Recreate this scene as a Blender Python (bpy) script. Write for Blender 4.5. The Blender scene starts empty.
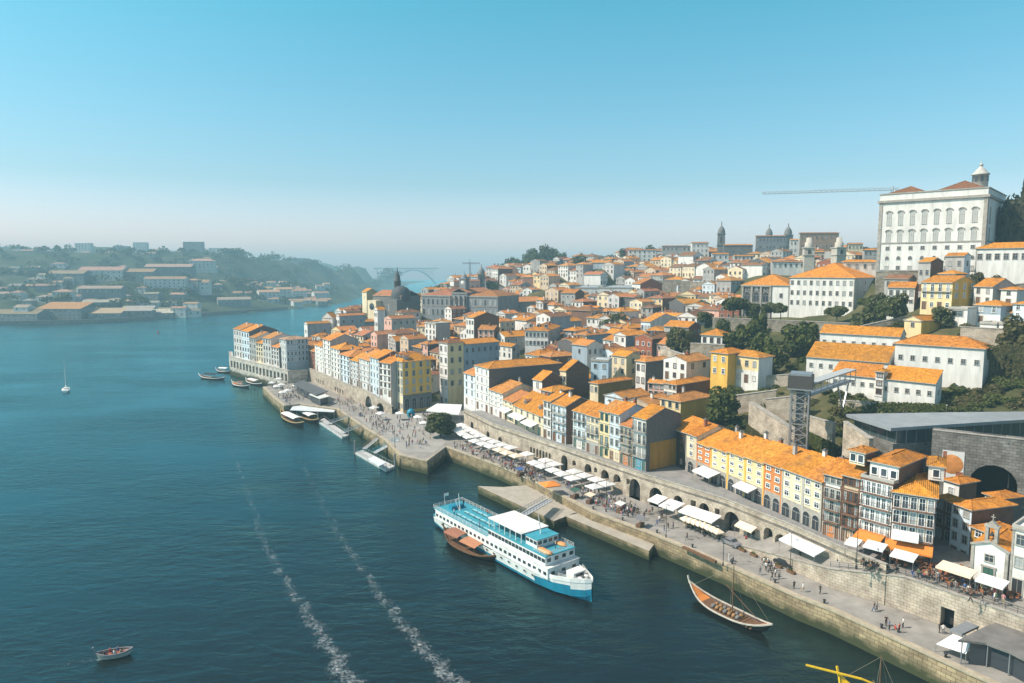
HAZE=0.00035; HAZECOL=(.50,.86,1.0,1); SKYRAMP=[(0,(1.5,1.12,1.32)),(.12,(.69,.87,.87)),(.36,(.36,1.07,.96)),(.55,(.60,.82,.78)),(.85,(.95,.86,.72))]; SKYSTR=.15; SUNSTR=4.8; EXPO=0.36
import bpy, bmesh, math, random
import numpy as np
from mathutils import Vector, Matrix
from mathutils.geometry import tessellate_polygon
R = random.Random(7)
S = bpy.context.scene
COL = S.collection
# ---------------------------------------------------------------- camera model
F = 683.0
TH = math.atan(71.5 / F)
CT, ST = math.cos(TH), math.sin(TH)
HC = 60.0

def P(x, y, z):
    u = (x - 512) / F; v = -(y - 341.5) / F
    t = (z - HC) / (-ST + v * CT)
    return Vector((u * t, (CT + v * ST) * t, z))

def D(x, y, d):
    u = (x - 512) / F; v = -(y - 341.5) / F
    t = d / (CT + v * ST)
    return Vector((u * t, d, HC + (-ST + v * CT) * t))

def proj(p):
    dep = p[1] * CT + (HC - p[2]) * ST
    up = p[1] * ST + (p[2] - HC) * CT
    return (512 + F * p[0] / dep, 341.5 - F * up / dep)

def zat(X, Y, y):
    v = -(y - 341.5) / F
    return HC + Y * (v * CT - ST) / (CT + v * ST)

def along(c, u, x, Z):
    k = (x - 512) / F
    return (k * (c[1] * CT + (HC - Z) * ST) - c[0]) / (u[0] - k * u[1] * CT)

def V2(p): return Vector((p[0], p[1]))

class Line:
    """polyline in plan; at(x, Z) is the point on it seen at picture column x"""
    def __init__(s, pts): s.p = [V2(p) for p in pts]
    def at(s, x, Z):
        best = None
        n = len(s.p) - 1
        for i in range(n):
            a, b = s.p[i], s.p[i + 1]
            L = (b - a).length
            u = (b - a) / L
            k = along(a, u, x, Z)
            lo = -1e9 if i == 0 else 0
            hi = 1e9 if i == n - 1 else L
            miss = max(lo - k, k - hi, 0)
            if best is None or miss < best[0]:
                best = (miss, a + u * k)
        return best[1]
    def off(s, d):
        out = []
        for i, p in enumerate(s.p):
            a = s.p[max(0, i - 1)]; b = s.p[min(len(s.p) - 1, i + 1)]
            t = (b - a).normalized()
            out.append(p + Vector((t.y, -t.x)) * d)
        return Line(out)

# ---------------------------------------------------------------- objects
def link(o, parent=None):
    COL.objects.link(o)
    if parent is not None: o.parent = parent
    return o

def tag(o, label=None, cat=None, group=None, kind=None):
    if label: o['label'] = label
    if cat: o['category'] = cat
    if group: o['group'] = group
    if kind: o['kind'] = kind
    return o

def thing(name, label, cat, loc=(0, 0, 0), rz=0.0, group=None):
    o = bpy.data.objects.new(name, None)
    o.empty_display_size = 0.2
    o.location = loc; o.rotation_euler = (0, 0, rz)
    link(o)
    return tag(o, label, cat, group)

def part(name, me, parent, loc=(0, 0, 0), rz=0.0, sc=None):
    o = bpy.data.objects.new(name, me)
    o.location = loc; o.rotation_euler = (0, 0, rz)
    if sc: o.scale = sc
    return link(o, parent)

KIDS = {}
def tree_copy(o, parent=None):
    c = o.copy()
    link(c, parent)
    for ch in o.children:
        tree_copy(ch, c)
    return c

class MB:
    def __init__(s): s.v = []; s.f = []; s.m = []; s.sm = []
    def poly(s, pts, m=0, sm=False):
        i = len(s.v); s.v += [tuple(p) for p in pts]
        s.f.append(tuple(range(i, i + len(pts)))); s.m.append(m); s.sm.append(sm)
    def faces(s, vs, fs, m=0, sm=False):
        i = len(s.v); s.v += [tuple(p) for p in vs]
        for f in fs:
            s.f.append(tuple(i + k for k in f)); s.m.append(m); s.sm.append(sm)
    def box(s, x0, y0, z0, x1, y1, z1, m=0):
        vs = [(x0,y0,z0),(x1,y0,z0),(x1,y1,z0),(x0,y1,z0),(x0,y0,z1),(x1,y0,z1),(x1,y1,z1),(x0,y1,z1)]
        s.faces(vs, [(0,3,2,1),(4,5,6,7),(0,1,5,4),(1,2,6,5),(2,3,7,6),(3,0,4,7)], m)
    def bar(s, p, q, w, h=None, m=0):
        h = h or w
        p = Vector(p); q = Vector(q); d = (q - p)
        if d.length < 1e-6: return
        d.normalize()
        up = Vector((0, 0, 1)) if abs(d.z) < .95 else Vector((0, 1, 0))
        a = d.cross(up).normalized(); b = a.cross(d).normalized()
        vs = []
        for c in (p, q):
            for (i, j) in ((-1,-1),(1,-1),(1,1),(-1,1)):
                vs.append(c + a * (i * w / 2) + b * (j * h / 2))
        s.faces(vs, [(3,2,1,0),(4,5,6,7),(0,1,5,4),(1,2,6,5),(2,3,7,6),(3,0,4,7)], m)
    def tube(s, p, q, r0, r1=None, n=8, m=0, cap=True):
        r1 = r0 if r1 is None else r1
        p = Vector(p); q = Vector(q); d = (q - p).normalized()
        up = Vector((0, 0, 1)) if abs(d.z) < .95 else Vector((0, 1, 0))
        a = d.cross(up).normalized(); b = d.cross(a).normalized()
        vs = []
        for c, r in ((p, r0), (q, r1)):
            for k in range(n):
                an = 2 * math.pi * k / n
                vs.append(c + a * (math.cos(an) * r) + b * (math.sin(an) * r))
        fs = [(k, (k + 1) % n, n + (k + 1) % n, n + k) for k in range(n)]
        s.faces(vs, fs, m, True)
        if cap:
            s.poly(vs[:n][::-1], m); s.poly(vs[n:], m)
    def lathe(s, prof, c=(0, 0, 0), n=12, m=0):
        vs = []
        for r, z in prof:
            for k in range(n):
                an = 2 * math.pi * k / n
                vs.append((c[0] + r * math.cos(an), c[1] + r * math.sin(an), c[2] + z))
        fs = []
        for i in range(len(prof) - 1):
            for k in range(n):
                fs.append((i*n+k, i*n+(k+1)%n, (i+1)*n+(k+1)%n, (i+1)*n+k))
        s.faces(vs, fs, m, True)
    def loft(s, rings, m=0, closed=True, cap=True, sm=True):
        n = len(rings[0]); vs = [p for r in rings for p in r]; fs = []
        for i in range(len(rings) - 1):
            for k in range(n if closed else n - 1):
                fs.append((i*n+k, i*n+(k+1)%n, (i+1)*n+(k+1)%n, (i+1)*n+k))
        s.faces(vs, fs, m, sm)
        if cap:
            s.poly(rings[0][::-1], m); s.poly(rings[-1], m)
    def prism(s, pts, z0, z1, m=0, mt=None):
        """vertical prism over a plan polygon (counter-clockwise)"""
        tri = tessellate_polygon([[Vector((p[0], p[1], 0)) for p in pts]])
        n = len(pts); mt = m if mt is None else mt
        area = sum(pts[i][0]*pts[(i+1)%n][1]-pts[(i+1)%n][0]*pts[i][1] for i in range(n))
        if area < 0: pts = pts[::-1]; tri = tessellate_polygon([[Vector((p[0], p[1], 0)) for p in pts]])
        fs = []
        for t in tri:
            a, b, c = [Vector((pts[k][0], pts[k][1])) for k in t]
            if (b-a).cross(c-a) < 0: t = (t[0], t[2], t[1])
            fs.append(tuple(t))
        s.faces([(p[0], p[1], z1 if not callable(z1) else z1(p)) for p in pts], fs, mt)
        for i in range(n):
            p, q = pts[i], pts[(i+1) % n]
            a = z1(p) if callable(z1) else z1; b = z1(q) if callable(z1) else z1
            s.poly([(p[0],p[1],z0),(q[0],q[1],z0),(q[0],q[1],b),(p[0],p[1],a)], m)
    def mesh(s, name, mats):
        me = bpy.data.meshes.new(name)
        me.from_pydata(s.v, [], s.f)
        me.polygons.foreach_set('material_index', s.m)
        me.polygons.foreach_set('use_smooth', s.sm)
        for k in (mats if isinstance(mats, (list, tuple)) else [mats]): me.materials.append(k)
        me.update()
        return me
    def build(s, name, mats, parent=None, loc=(0, 0, 0), rz=0.0):
        return part(name, s.mesh(name, mats), parent, loc, rz)

# ---------------------------------------------------------------- materials
def new_mat(name):
    m = bpy.data.materials.new(name); m.use_nodes = True
    nt = m.node_tree; b = nt.nodes['Principled BSDF']
    return m, nt, b

def N(nt, typ, **kw):
    n = nt.nodes.new(typ)
    for k, v in kw.items(): setattr(n, k, v)
    return n

_mc = {}
def mat(col, rough=.8, var=.18, scale=.6, streak=False, metal=0.0, bump=0.0, spec=.3, name='paint', fine=0):
    key = (tuple(round(c, 3) for c in col), rough, var, scale, streak, metal, bump, name)
    if key in _mc: return _mc[key]
    m, nt, b = new_mat(name)
    L = nt.links.new
    b.inputs['Roughness'].default_value = rough
    b.inputs['Metallic'].default_value = metal
    b.inputs['Specular IOR Level'].default_value = spec
    if var:
        tc = N(nt, 'ShaderNodeTexCoord'); mp = N(nt, 'ShaderNodeMapping')
        L(tc.outputs['Object'], mp.inputs[0])
        oi = N(nt, 'ShaderNodeObjectInfo')
        va = N(nt, 'ShaderNodeVectorMath', operation='SCALE'); va.inputs[3].default_value = 40
        cx = N(nt, 'ShaderNodeCombineXYZ')
        for i in range(3): L(oi.outputs['Random'], cx.inputs[i])
        L(cx.outputs[0], va.inputs[0]); L(va.outputs[0], mp.inputs['Location'])
        if streak: mp.inputs['Scale'].default_value = (1, 1, .18)
        n1 = N(nt, 'ShaderNodeTexNoise'); n1.inputs['Scale'].default_value = scale
        n1.inputs['Detail'].default_value = 6; n1.inputs['Roughness'].default_value = .65
        L(mp.outputs[0], n1.inputs['Vector'])
        rp = N(nt, 'ShaderNodeValToRGB')
        e = rp.color_ramp.elements
        lo = [c * (1 - var * 1.5) for c in col]; hi = [min(1, c * (1 + var * .45)) for c in col]
        e[0].position = .28; e[0].color = (*lo, 1); e[1].position = .62; e[1].color = (*hi, 1)
        L(n1.outputs[0], rp.inputs[0])
        L(rp.outputs[0], b.inputs['Base Color'])
        if bump:
            bp = N(nt, 'ShaderNodeBump'); bp.inputs['Strength'].default_value = bump
            bp.inputs['Distance'].default_value = .1
            L(n1.outputs[0], bp.inputs['Height']); L(bp.outputs[0], b.inputs['Normal'])
    else:
        b.inputs['Base Color'].default_value = (*col, 1)
    _mc[key] = m
    return m

def wallm(col): return mat(col, .85, .17, .6, True, name='plaster')

def stone_mat(name, c1, c2, cm, sx=.9, sz=.45, moss=0.0):
    m, nt, b = new_mat(name); L = nt.links.new
    tc = N(nt, 'ShaderNodeTexCoord')
    sep = N(nt, 'ShaderNodeSeparateXYZ'); L(tc.outputs['Object'], sep.inputs[0])
    ad = N(nt, 'ShaderNodeMath', operation='ADD')
    mu = N(nt, 'ShaderNodeMath', operation='MULTIPLY'); mu.inputs[1].default_value = -1.0
    L(sep.outputs[1], mu.inputs[0]); L(sep.outputs[0], ad.inputs[0]); L(mu.outputs[0], ad.inputs[1])
    mu2 = N(nt, 'ShaderNodeMath', operation='MULTIPLY'); mu2.inputs[1].default_value = .72
    L(ad.outputs[0], mu2.inputs[0])
    cb = N(nt, 'ShaderNodeCombineXYZ'); L(mu2.outputs[0], cb.inputs[0]); L(sep.outputs[2], cb.inputs[1])
    br = N(nt, 'ShaderNodeTexBrick')
    br.inputs['Scale'].default_value = 1
    br.inputs['Brick Width'].default_value = sx; br.inputs['Row Height'].default_value = sz
    br.inputs['Mortar Size'].default_value = .03
    br.inputs['Color1'].default_value = (*c1, 1); br.inputs['Color2'].default_value = (*c2, 1); br.inputs['Mortar'].default_value = (*cm, 1)
    L(cb.outputs[0], br.inputs['Vector'])
    ns = N(nt, 'ShaderNodeTexNoise'); ns.inputs['Scale'].default_value = .5; ns.inputs['Detail'].default_value = 8
    L(tc.outputs['Object'], ns.inputs['Vector'])
    rp = N(nt, 'ShaderNodeValToRGB'); rp.color_ramp.elements[0].position = .3; rp.color_ramp.elements[1].position = .7
    rp.color_ramp.elements[0].color = (.45, .42, .38, 1); rp.color_ramp.elements[1].color = (1.1, 1.08, 1.02, 1)
    L(ns.outputs[0], rp.inputs[0])
    mx = N(nt, 'ShaderNodeMix', data_type='RGBA', blend_type='MULTIPLY'); mx.inputs[0].default_value = .8
    L(br.outputs[0], mx.inputs[6]); L(rp.outputs[0], mx.inputs[7])
    out = mx.outputs[2]
    if moss:
        # weed and tide stain: low down, ragged upper edge
        n2 = N(nt, 'ShaderNodeTexNoise'); n2.inputs['Scale'].default_value = .35; n2.inputs['Detail'].default_value = 6
        L(tc.outputs['Object'], n2.inputs['Vector'])
        s1 = N(nt, 'ShaderNodeMath', operation='MULTIPLY_ADD'); s1.inputs[1].default_value = 3.0; s1.inputs[2].default_value = -1.5
        L(n2.outputs[0], s1.inputs[0])
        s2 = N(nt, 'ShaderNodeMath', operation='ADD'); L(sep.outputs[2], s2.inputs[0]); L(s1.outputs[0], s2.inputs[1])
        mr = N(nt, 'ShaderNodeMapRange'); mr.inputs[1].default_value = moss - .7; mr.inputs[2].default_value = moss + .7
        mr.inputs[3].default_value = 1; mr.inputs[4].default_value = 0
        L(s2.outputs[0], mr.inputs[0])
        m2 = N(nt, 'ShaderNodeMix', data_type='RGBA'); L(mr.outputs[0], m2.inputs[0]); L(out, m2.inputs[6])
        m2.inputs[7].default_value = (.045, .05, .022, 1); out = m2.outputs[2]
    L(out, b.inputs['Base Color']); b.inputs['Roughness'].default_value = .9
    b.inputs['Specular IOR Level'].default_value = .2
    bp = N(nt, 'ShaderNodeBump'); bp.inputs['Strength'].default_value = .6; bp.inputs['Distance'].default_value = .12
    L(br.outputs['Fac'], bp.inputs['Height']); bp.invert = True
    L(bp.outputs[0], b.inputs['Normal'])
    return m

def roof_mat(axis):
    m, nt, b = new_mat('roof_tiles'); L = nt.links.new
    tc = N(nt, 'ShaderNodeTexCoord'); oi = N(nt, 'ShaderNodeObjectInfo')
    w = N(nt, 'ShaderNodeTexWave', wave_type='BANDS', bands_direction='X' if axis == 0 else 'Y')
    w.inputs['Scale'].default_value = 1.05; w.inputs['Distortion'].default_value = .35; w.inputs['Detail'].default_value = 1
    L(tc.outputs['Object'], w.inputs['Vector'])
    v = N(nt, 'ShaderNodeTexVoronoi'); v.inputs['Scale'].default_value = 2.3
    L(tc.outputs['Object'], v.inputs['Vector'])
    n = N(nt, 'ShaderNodeTexNoise'); n.inputs['Scale'].default_value = .8; n.inputs['Detail'].default_value = 8; n.inputs['Roughness'].default_value = .75
    ofs = N(nt, 'ShaderNodeVectorMath', operation='ADD'); cx = N(nt, 'ShaderNodeCombineXYZ')
    mr_ = N(nt, 'ShaderNodeMath', operation='MULTIPLY'); mr_.inputs[1].default_value = 60
    L(oi.outputs['Random'], mr_.inputs[0]); L(mr_.outputs[0], cx.inputs[0]); L(tc.outputs['Object'], ofs.inputs[0]); L(cx.outputs[0], ofs.inputs[1])
    L(ofs.outputs[0], n.inputs['Vector'])
    rp = N(nt, 'ShaderNodeValToRGB'); e = rp.color_ramp.elements
    e[0].position = .3; e[0].color = (.66, .62, .60, 1); e[1].position = .62; e[1].color = (1.08, 1.06, 1.0, 1)
    L(n.outputs[0], rp.inputs[0])
    m1 = N(nt, 'ShaderNodeMix', data_type='RGBA', blend_type='MULTIPLY'); m1.inputs[0].default_value = 1
    L(oi.outputs['Color'], m1.inputs[6]); L(rp.outputs[0], m1.inputs[7])
    n9 = N(nt, 'ShaderNodeTexNoise'); n9.inputs['Scale'].default_value = .22; n9.inputs['Detail'].default_value = 6; L(ofs.outputs[0], n9.inputs['Vector'])
    mp9 = N(nt, 'ShaderNodeMapRange'); mp9.inputs[1].default_value = .52; mp9.inputs[2].default_value = .66; L(n9.outputs[0], mp9.inputs[0])
    mu9 = N(nt, 'ShaderNodeMath', operation='MULTIPLY'); L(mp9.outputs[0], mu9.inputs[0]); L(oi.outputs['Alpha'], mu9.inputs[1])
    m9 = N(nt, 'ShaderNodeMix', data_type='RGBA'); L(mu9.outputs[0], m9.inputs[0]); L(m1.outputs[2], m9.inputs[6]); m9.inputs[7].default_value = (.17, .10, .055, 1); m1 = m9
    bw = N(nt, 'ShaderNodeRGBToBW'); L(v.outputs['Color'], bw.inputs[0])
    mr = N(nt, 'ShaderNodeMapRange'); mr.inputs[1].default_value = .2; mr.inputs[2].default_value = .8; mr.inputs[3].default_value = .72; mr.inputs[4].default_value = 1.15
    L(bw.outputs[0], mr.inputs[0])
    m2 = N(nt, 'ShaderNodeMix', data_type='RGBA', blend_type='MULTIPLY'); m2.inputs[0].default_value = 1
    L(m1.outputs[2], m2.inputs[6])
    c3 = N(nt, 'ShaderNodeCombineXYZ')
    for i in range(3): L(mr.outputs[0], c3.inputs[i])
    L(c3.outputs[0], m2.inputs[7])
    L(m2.outputs[2], b.inputs['Base Color'])
    b.inputs['Roughness'].default_value = .85; b.inputs['Specular IOR Level'].default_value = .2
    bp = N(nt, 'ShaderNodeBump'); bp.inputs['Strength'].default_value = .7; bp.inputs['Distance'].default_value = .08
    L(w.outputs['Fac'], bp.inputs['Height']); L(bp.outputs[0], b.inputs['Normal'])
    return m

def leaf_mat(c1, c2, c3, name='leaves'):
    m, nt, b = new_mat(name); L = nt.links.new
    g = N(nt, 'ShaderNodeNewGeometry'); rp = N(nt, 'ShaderNodeValToRGB'); e = rp.color_ramp.elements
    e[0].color = (*c1, 1); e[1].color = (*c3, 1); k = e.new(.5); k.color = (*c2, 1)
    L(g.outputs['Random Per Island'], rp.inputs[0]); L(rp.outputs[0], b.inputs['Base Color'])
    b.inputs['Roughness'].default_value = .6; b.inputs['Specular IOR Level'].default_value = .25
    tr = N(nt, 'ShaderNodeBsdfTranslucent'); L(rp.outputs[0], tr.inputs[0])
    mx = N(nt, 'ShaderNodeMixShader'); mx.inputs[0].default_value = .35
    L(b.outputs[0], mx.inputs[1]); L(tr.outputs[0], mx.inputs[2])
    L(mx.outputs[0], nt.nodes['Material Output'].inputs[0])
    return m

def glass_mat(name, c, rough=.12):
    m, nt, b = new_mat(name)
    b.inputs['Base Color'].default_value = (*c, 1); b.inputs['Roughness'].default_value = rough
    b.inputs['Specular IOR Level'].default_value = .6
    return m

ROOF = [roof_mat(0), roof_mat(1)]
PANE = [glass_mat('window_glass', (.035, .045, .055)), glass_mat('window_glass', (.07, .085, .10)), glass_mat('curtained_glass', (.33, .34, .34), .35)]
WHITE = wallm((.70, .68, .64)); WHITG = wallm((.56, .55, .53)); CREAM = wallm((.72, .61, .42)); YEL = wallm((.72, .43, .09)); YELO = wallm((.78, .60, .33))
ORA = wallm((.60, .22, .07)); PBLUE = wallm((.60, .69, .75)); LBLUE = wallm((.50, .64, .74)); PINK = wallm((.70, .42, .33))
SLATE = mat((.125, .12, .12), .7, .2, 1.5, name='slate_cladding'); BROWN = mat((.185, .10, .066), .8, .2, 1.2, name='brown_cladding')
GREYB = mat((.30, .36, .41), .8, .15, .5, True, name='grey_blue_plaster'); GREY = wallm((.38, .37, .35)); DGREY = wallm((.2, .2, .2))
MUST = wallm((.38, .20, .035)); BRICK = mat((.30, .11, .06), .9, .2, 1, name='brick_red_plaster')
STONE = mat((.36, .33, .29), .9, .25, .9, bump=.3, name='granite'); STONED = mat((.17, .165, .155), .9, .3, .8, bump=.3, name='dark_granite')
FRW = mat((.78, .78, .76), .6, 0, name='white_paint'); FRS = mat((.40, .38, .34), .8, 0, name='stone_trim'); FRB = mat((.16, .07, .035), .6, 0, name='brown_paint'); FRG = mat((.05, .12, .09), .6, 0, name='green_paint')
IRON = mat((.035, .036, .038), .5, 0, name='black_iron'); STEEL = mat((.33, .35, .37), .4, 0, metal=.6, name='grey_steel'); WOOD = mat((.16, .085, .045), .7, .25, 2, name='brown_wood')
DARK = mat((.03, .03, .031), .9, 0, name='painted_dark_interior')  # flat dark colour painted in for the shade inside openings
CANVAS = mat((.70, .69, .67), .8, .06, 1, name='white_canvas'); CANO = mat((.72, .23, .04), .8, .1, 1, name='orange_canvas'); CREAMC = mat((.74, .62, .47), .8, .08, 1, name='cream_canvas')
QSTONE = stone_mat('quay_stone', (.40, .32, .20), (.27, .215, .14), (.10, .08, .05), 1.3, .6, moss=1.5)
WSTONE = stone_mat('wall_stone', (.56, .49, .41), (.47, .41, .34), (.30, .26, .21), 1.0, .5)
DSTONE = stone_mat('viaduct_stone', (.25, .245, .235), (.18, .177, .17), (.09, .088, .085), 1.2, .6)
RSTONE = stone_mat('rubble_stone', (.40, .36, .30), (.28, .25, .21), (.14, .12, .09), .8, .5)
# ================================================================ house kit
_win = {}
def window_mesh(w, h, style, fr, pane):
    """frame (with casement bars) and pane as two meshes, or one mesh when style is 'far'"""
    key = (round(w, 1), round(h, 1), style, fr.name, pane.name)
    if key in _win: return _win[key]
    w, h = key[0], key[1]; a = MB(); t = .14
    x0, x1 = -w / 2, w / 2
    arch = 'arch' in style
    if arch:
        r = w / 2; hz = h - r; n = 6
        pts = [(x0, 0), (x1, 0)] + [(r * math.cos(math.pi * k / n), hz + r * math.sin(math.pi * k / n)) for k in range(n + 1)]
        a.box(x0 - t, -.12, 0, x0, 0, hz); a.box(x1, -.12, 0, x1 + t, 0, hz)
        for k in range(n):
            p, q = pts[2 + k], pts[3 + k]; mz = (0, hz)
            def o(s): return (s[0] * (r + t) / r, hz + (s[1] - hz) * (r + t) / r)
            P_, Q_ = o(p), o(q)
            a.poly([(p[0], -.12, p[1]), (q[0], -.12, q[1]), (Q_[0], -.12, Q_[1]), (P_[0], -.12, P_[1])][::-1])
            a.poly([(p[0], -.12, p[1]), (p[0], 0, p[1]), (q[0], 0, q[1]), (q[0], -.12, q[1])])
            a.poly([(P_[0], -.12, P_[1]), (Q_[0], -.12, Q_[1]), (Q_[0], 0, Q_[1]), (P_[0], 0, P_[1])])
    else:
        pts = [(x0, 0), (x1, 0), (x1, h), (x0, h)]
        a.box(x0 - t, -.12, 0, x0, 0, h); a.box(x1, -.12, 0, x1 + t, 0, h); a.box(x0 - t, -.14, h, x1 + t, 0, h + t)
    a.box(x0 - t - .05, -.2, -.1, x1 + t + .05, 0, 0)
    if 'far' not in style:
        a.box(-.03, -.07, 0, .03, -.03, h - (w / 2 if arch else 0)); a.box(x0, -.07, h * .62, x1, -.032, h * .62 + .06)
    b = MB(); b.poly([(p[0], -.025, p[1]) for p in pts], 0)
    if 'far' in style:
        i = len(a.v); a.poly([(p[0], -.025, p[1]) for p in pts], 1)
        res = (a.mesh('window', [fr, pane]), None)
    else:
        res = (a.mesh('window', [fr]), b.mesh('pane', [pane]))
    _win[key] = res
    return res

def put_window(root, face, u, z, w, h, style='near', fr=FRW, W=0, Dp=0, pane=None):
    pane = pane or R.choice(PANE if h > 1.2 else PANE[:2])
    fm, pm = window_mesh(w, h, style, fr, pane)
    if face == 'f': loc, rz = (u, 0, z), 0
    elif face == 'r': loc, rz = (W, u, z), math.pi / 2
    elif face == 'l': loc, rz = (0, Dp - u, z), -math.pi / 2
    else: loc, rz = (W - u, Dp, z), math.pi
    o = part('window', fm, root, loc, rz)
    if pm: part('pane', pm, o)
    return o

_bal = {}
def balcony(root, u, z, w, W=0, face='f', m=IRON, slab=STONE):
    key = (round(w, 1), m.name, slab.name)
    if key not in _bal:
        w_ = key[0]; b = MB()
        b.box(-w_/2, -.7, -.14, w_/2, 0, 0, 1)
        b.box(-w_/2, -.7, .92, w_/2, -.66, .96); b.box(-w_/2, -.7, .92, -w_/2+.04, 0, .96); b.box(w_/2-.04, -.7, .92, w_/2, 0, .96)
        n = max(2, int(w_ / .4))
        for k in range(n + 1):
            x = -w_/2 + .02 + (w_ - .04) * k / n
            b.box(x-.015, -.68, 0, x+.015, -.66, .92)
        for k in range(4):
            for x in (-w_/2+.02, w_/2-.02): b.box(x-.015, -.6+.18*k, 0, x+.015, -.58+.18*k, .92)
        _bal[key] = b.mesh('balcony', [m, slab])
    return part('balcony', _bal[key], root, (u, 0, z) if face == 'f' else (W, u, z), 0 if face == 'f' else math.pi / 2)

_door = {}
def door(root, u, w=1.3, h=2.5, m=WOOD, fr=FRS, z=0.0):
    key = (round(w, 1), round(h, 1), m.name, fr.name)
    if key not in _door:
        b = MB(); t = .16
        b.box(-w/2-t, -.12, 0, -w/2, 0, h); b.box(w/2, -.12, 0, w/2+t, 0, h); b.box(-w/2-t, -.12, h, w/2+t, 0, h+t)
        b.box(-w/2, -.05, 0, w/2, -.01, h, 1); b.box(-.02, -.07, .1, .02, -.05, h-.1, 0)
        for s in (-1, 1):
            b.box(s*w/4-.16*w, -.075, .3, s*w/4+.16*w, -.05, h*.42, 1); b.box(s*w/4-.16*w, -.075, h*.5, s*w/4+.16*w, -.05, h*.92, 1)
        _door[key] = b.mesh('door', [fr, m])
    return part('door', _door[key], root, (u, 0, z))

def roof_build(root, w, d, h, typ, pitch, o=.45, color=(.6, .22, .06), fas=FRS):
    b = MB(); t = .16; x0, x1, y0, y1 = -o, w + o, -o, d + o
    tp = math.tan(pitch); z = h - o * tp * .5
    if typ == 'x' or typ == 'y':
        if typ == 'x':
            m = d / 2; zr = z + (m + o) * tp; sx = .15
            q = lambda x, y, zz: (x, y, zz)
            A0, A1, W0, W1 = x0 + o - sx, x1 - o + sx, y0, y1
        else:
            m = w / 2; zr = z + (m + o) * tp; sx = .15
            q = lambda y, x, zz: (x, y, zz)
            A0, A1, W0, W1 = y0 + o - sx, y1 - o + sx, x0, x1
        f = typ == 'y'
        def pl(ps, k): b.poly(ps[::-1] if f else ps, k)
        for dz, rev in ((t, False), (0, True)):
            s1 = [q(A0, W0, z+dz), q(A1, W0, z+dz), q(A1, m, zr+dz), q(A0, m, zr+dz)]
            s2 = [q(A0, m, zr+dz), q(A1, m, zr+dz), q(A1, W1, z+dz), q(A0, W1, z+dz)]
            for s in (s1, s2): pl(s[::-1] if rev else s, 1 if rev else 0)
        pl([q(A0, W0, z), q(A1, W0, z), q(A1, W0, z+t), q(A0, W0, z+t)], 1)
        pl([q(A1, W1, z), q(A0, W1, z), q(A0, W1, z+t), q(A1, W1, z+t)], 1)
        for A, s in ((A0, 1), (A1, -1)):
            e = [q(A, m, zr), q(A, W0, z), q(A, W0, z+t), q(A, m, zr+t)]; pl(e if s == 1 else e[::-1], 1)
            e = [q(A, W1, z), q(A, m, zr), q(A, m, zr+t), q(A, W1, z+t)]; pl(e if s == 1 else e[::-1], 1)
        b.tube(q(A0, m, zr + t), q(A1, m, zr + t), .16, n=6)
        top = zr + t
    elif typ == 'hip':
        if w >= d: k = d / 2 + o; r0 = (x0 + k, d/2); r1 = (x1 - k, d/2)
        else: k = w / 2 + o; r0 = (w/2, y0 + k); r1 = (w/2, y1 - k)
        zr = z + k * tp
        c = [(x0, y0), (x1, y0), (x1, y1), (x0, y1)]
        lo = [(p[0], p[1], z) for p in c]; hi = [(p[0], p[1], z + t) for p in c]
        ra, rb = (*r0, zr + t), (*r1, zr + t)
        if w >= d:
            b.poly([hi[0], hi[1], rb, ra]); b.poly([hi[1], hi[2], rb]); b.poly([hi[2], hi[3], ra, rb]); b.poly([hi[3], hi[0], ra])
        else:
            b.poly([hi[0], hi[1], ra]); b.poly([hi[1], hi[2], rb, ra]); b.poly([hi[2], hi[3], rb]); b.poly([hi[3], hi[0], ra, rb])
        b.poly(lo[::-1], 1)
        for i in range(4): b.poly([lo[i], lo[(i+1)%4], hi[(i+1)%4], hi[i]], 1)
        if (Vector(ra) - Vector(rb)).length > .3: b.tube(ra, rb, .15, n=6)
        for i, e in ((0, ra), (3, ra if w >= d else rb), (1, rb if w >= d else ra), (2, rb)): b.tube(hi[i], e, .12, n=5, cap=False)
        top = zr + t
    elif typ == 'shed':   # falls to the front
        zr = z + (d + 2*o) * tp
        lo = [(x0+o-.1, y0, z), (x1-o+.1, y0, z), (x1-o+.1, y1, zr), (x0+o-.1, y1, zr)]
        hi = [(p[0], p[1], p[2] + t) for p in lo]
        b.poly(hi); b.poly(lo[::-1], 1)
        for i in range(4): b.poly([lo[i], lo[(i+1)%4], hi[(i+1)%4], hi[i]], 1)
        top = zr + t
    else:                 # flat with a parapet
        b.box(.02, .02, h - .3, w - .02, d - .02, h - .05, 0)
        for q in ((-.1,-.1,w+.1,.2), (-.1,d-.2,w+.1,d+.1), (-.1,.2,.2,d-.2), (w-.2,.2,w+.1,d-.2)): b.box(q[0], q[1], h, q[2], q[3], h+.5, 1)
        top = h + .5
    m0 = ROOF[1 if typ == 'y' else 0] if typ != 'flat' else mat((.35, .33, .31), .9, .2, .5, name='flat_roof')
    r = b.build('roof', [m0, fas], root)
    k = R.uniform(.8, 1.12)
    r.color = (color[0] * k, color[1] * k * R.uniform(.97, 1.12), color[2] * k * R.uniform(.8, 1.15), R.uniform(0, .55))
    r['ztop'] = top
    return r

TILE = (.60, .24, .04); TILEF = (.44, .175, .085); TILEB = (.27, .125, .07); TILEP = (.56, .235, .075)

def chimney(roof, x, y, z0, z1, m=WHITE):
    b = MB(); b.box(x-.35, y-.35, z0, x+.35, y+.35, z1); b.box(x-.45, y-.45, z1, x+.45, y+.45, z1+.15, 1)
    b.box(x-.2, y-.2, z1+.15, x+.2, y+.2, z1+.45, 1)
    b.build('chimney', [m, STONED], roof)

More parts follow.
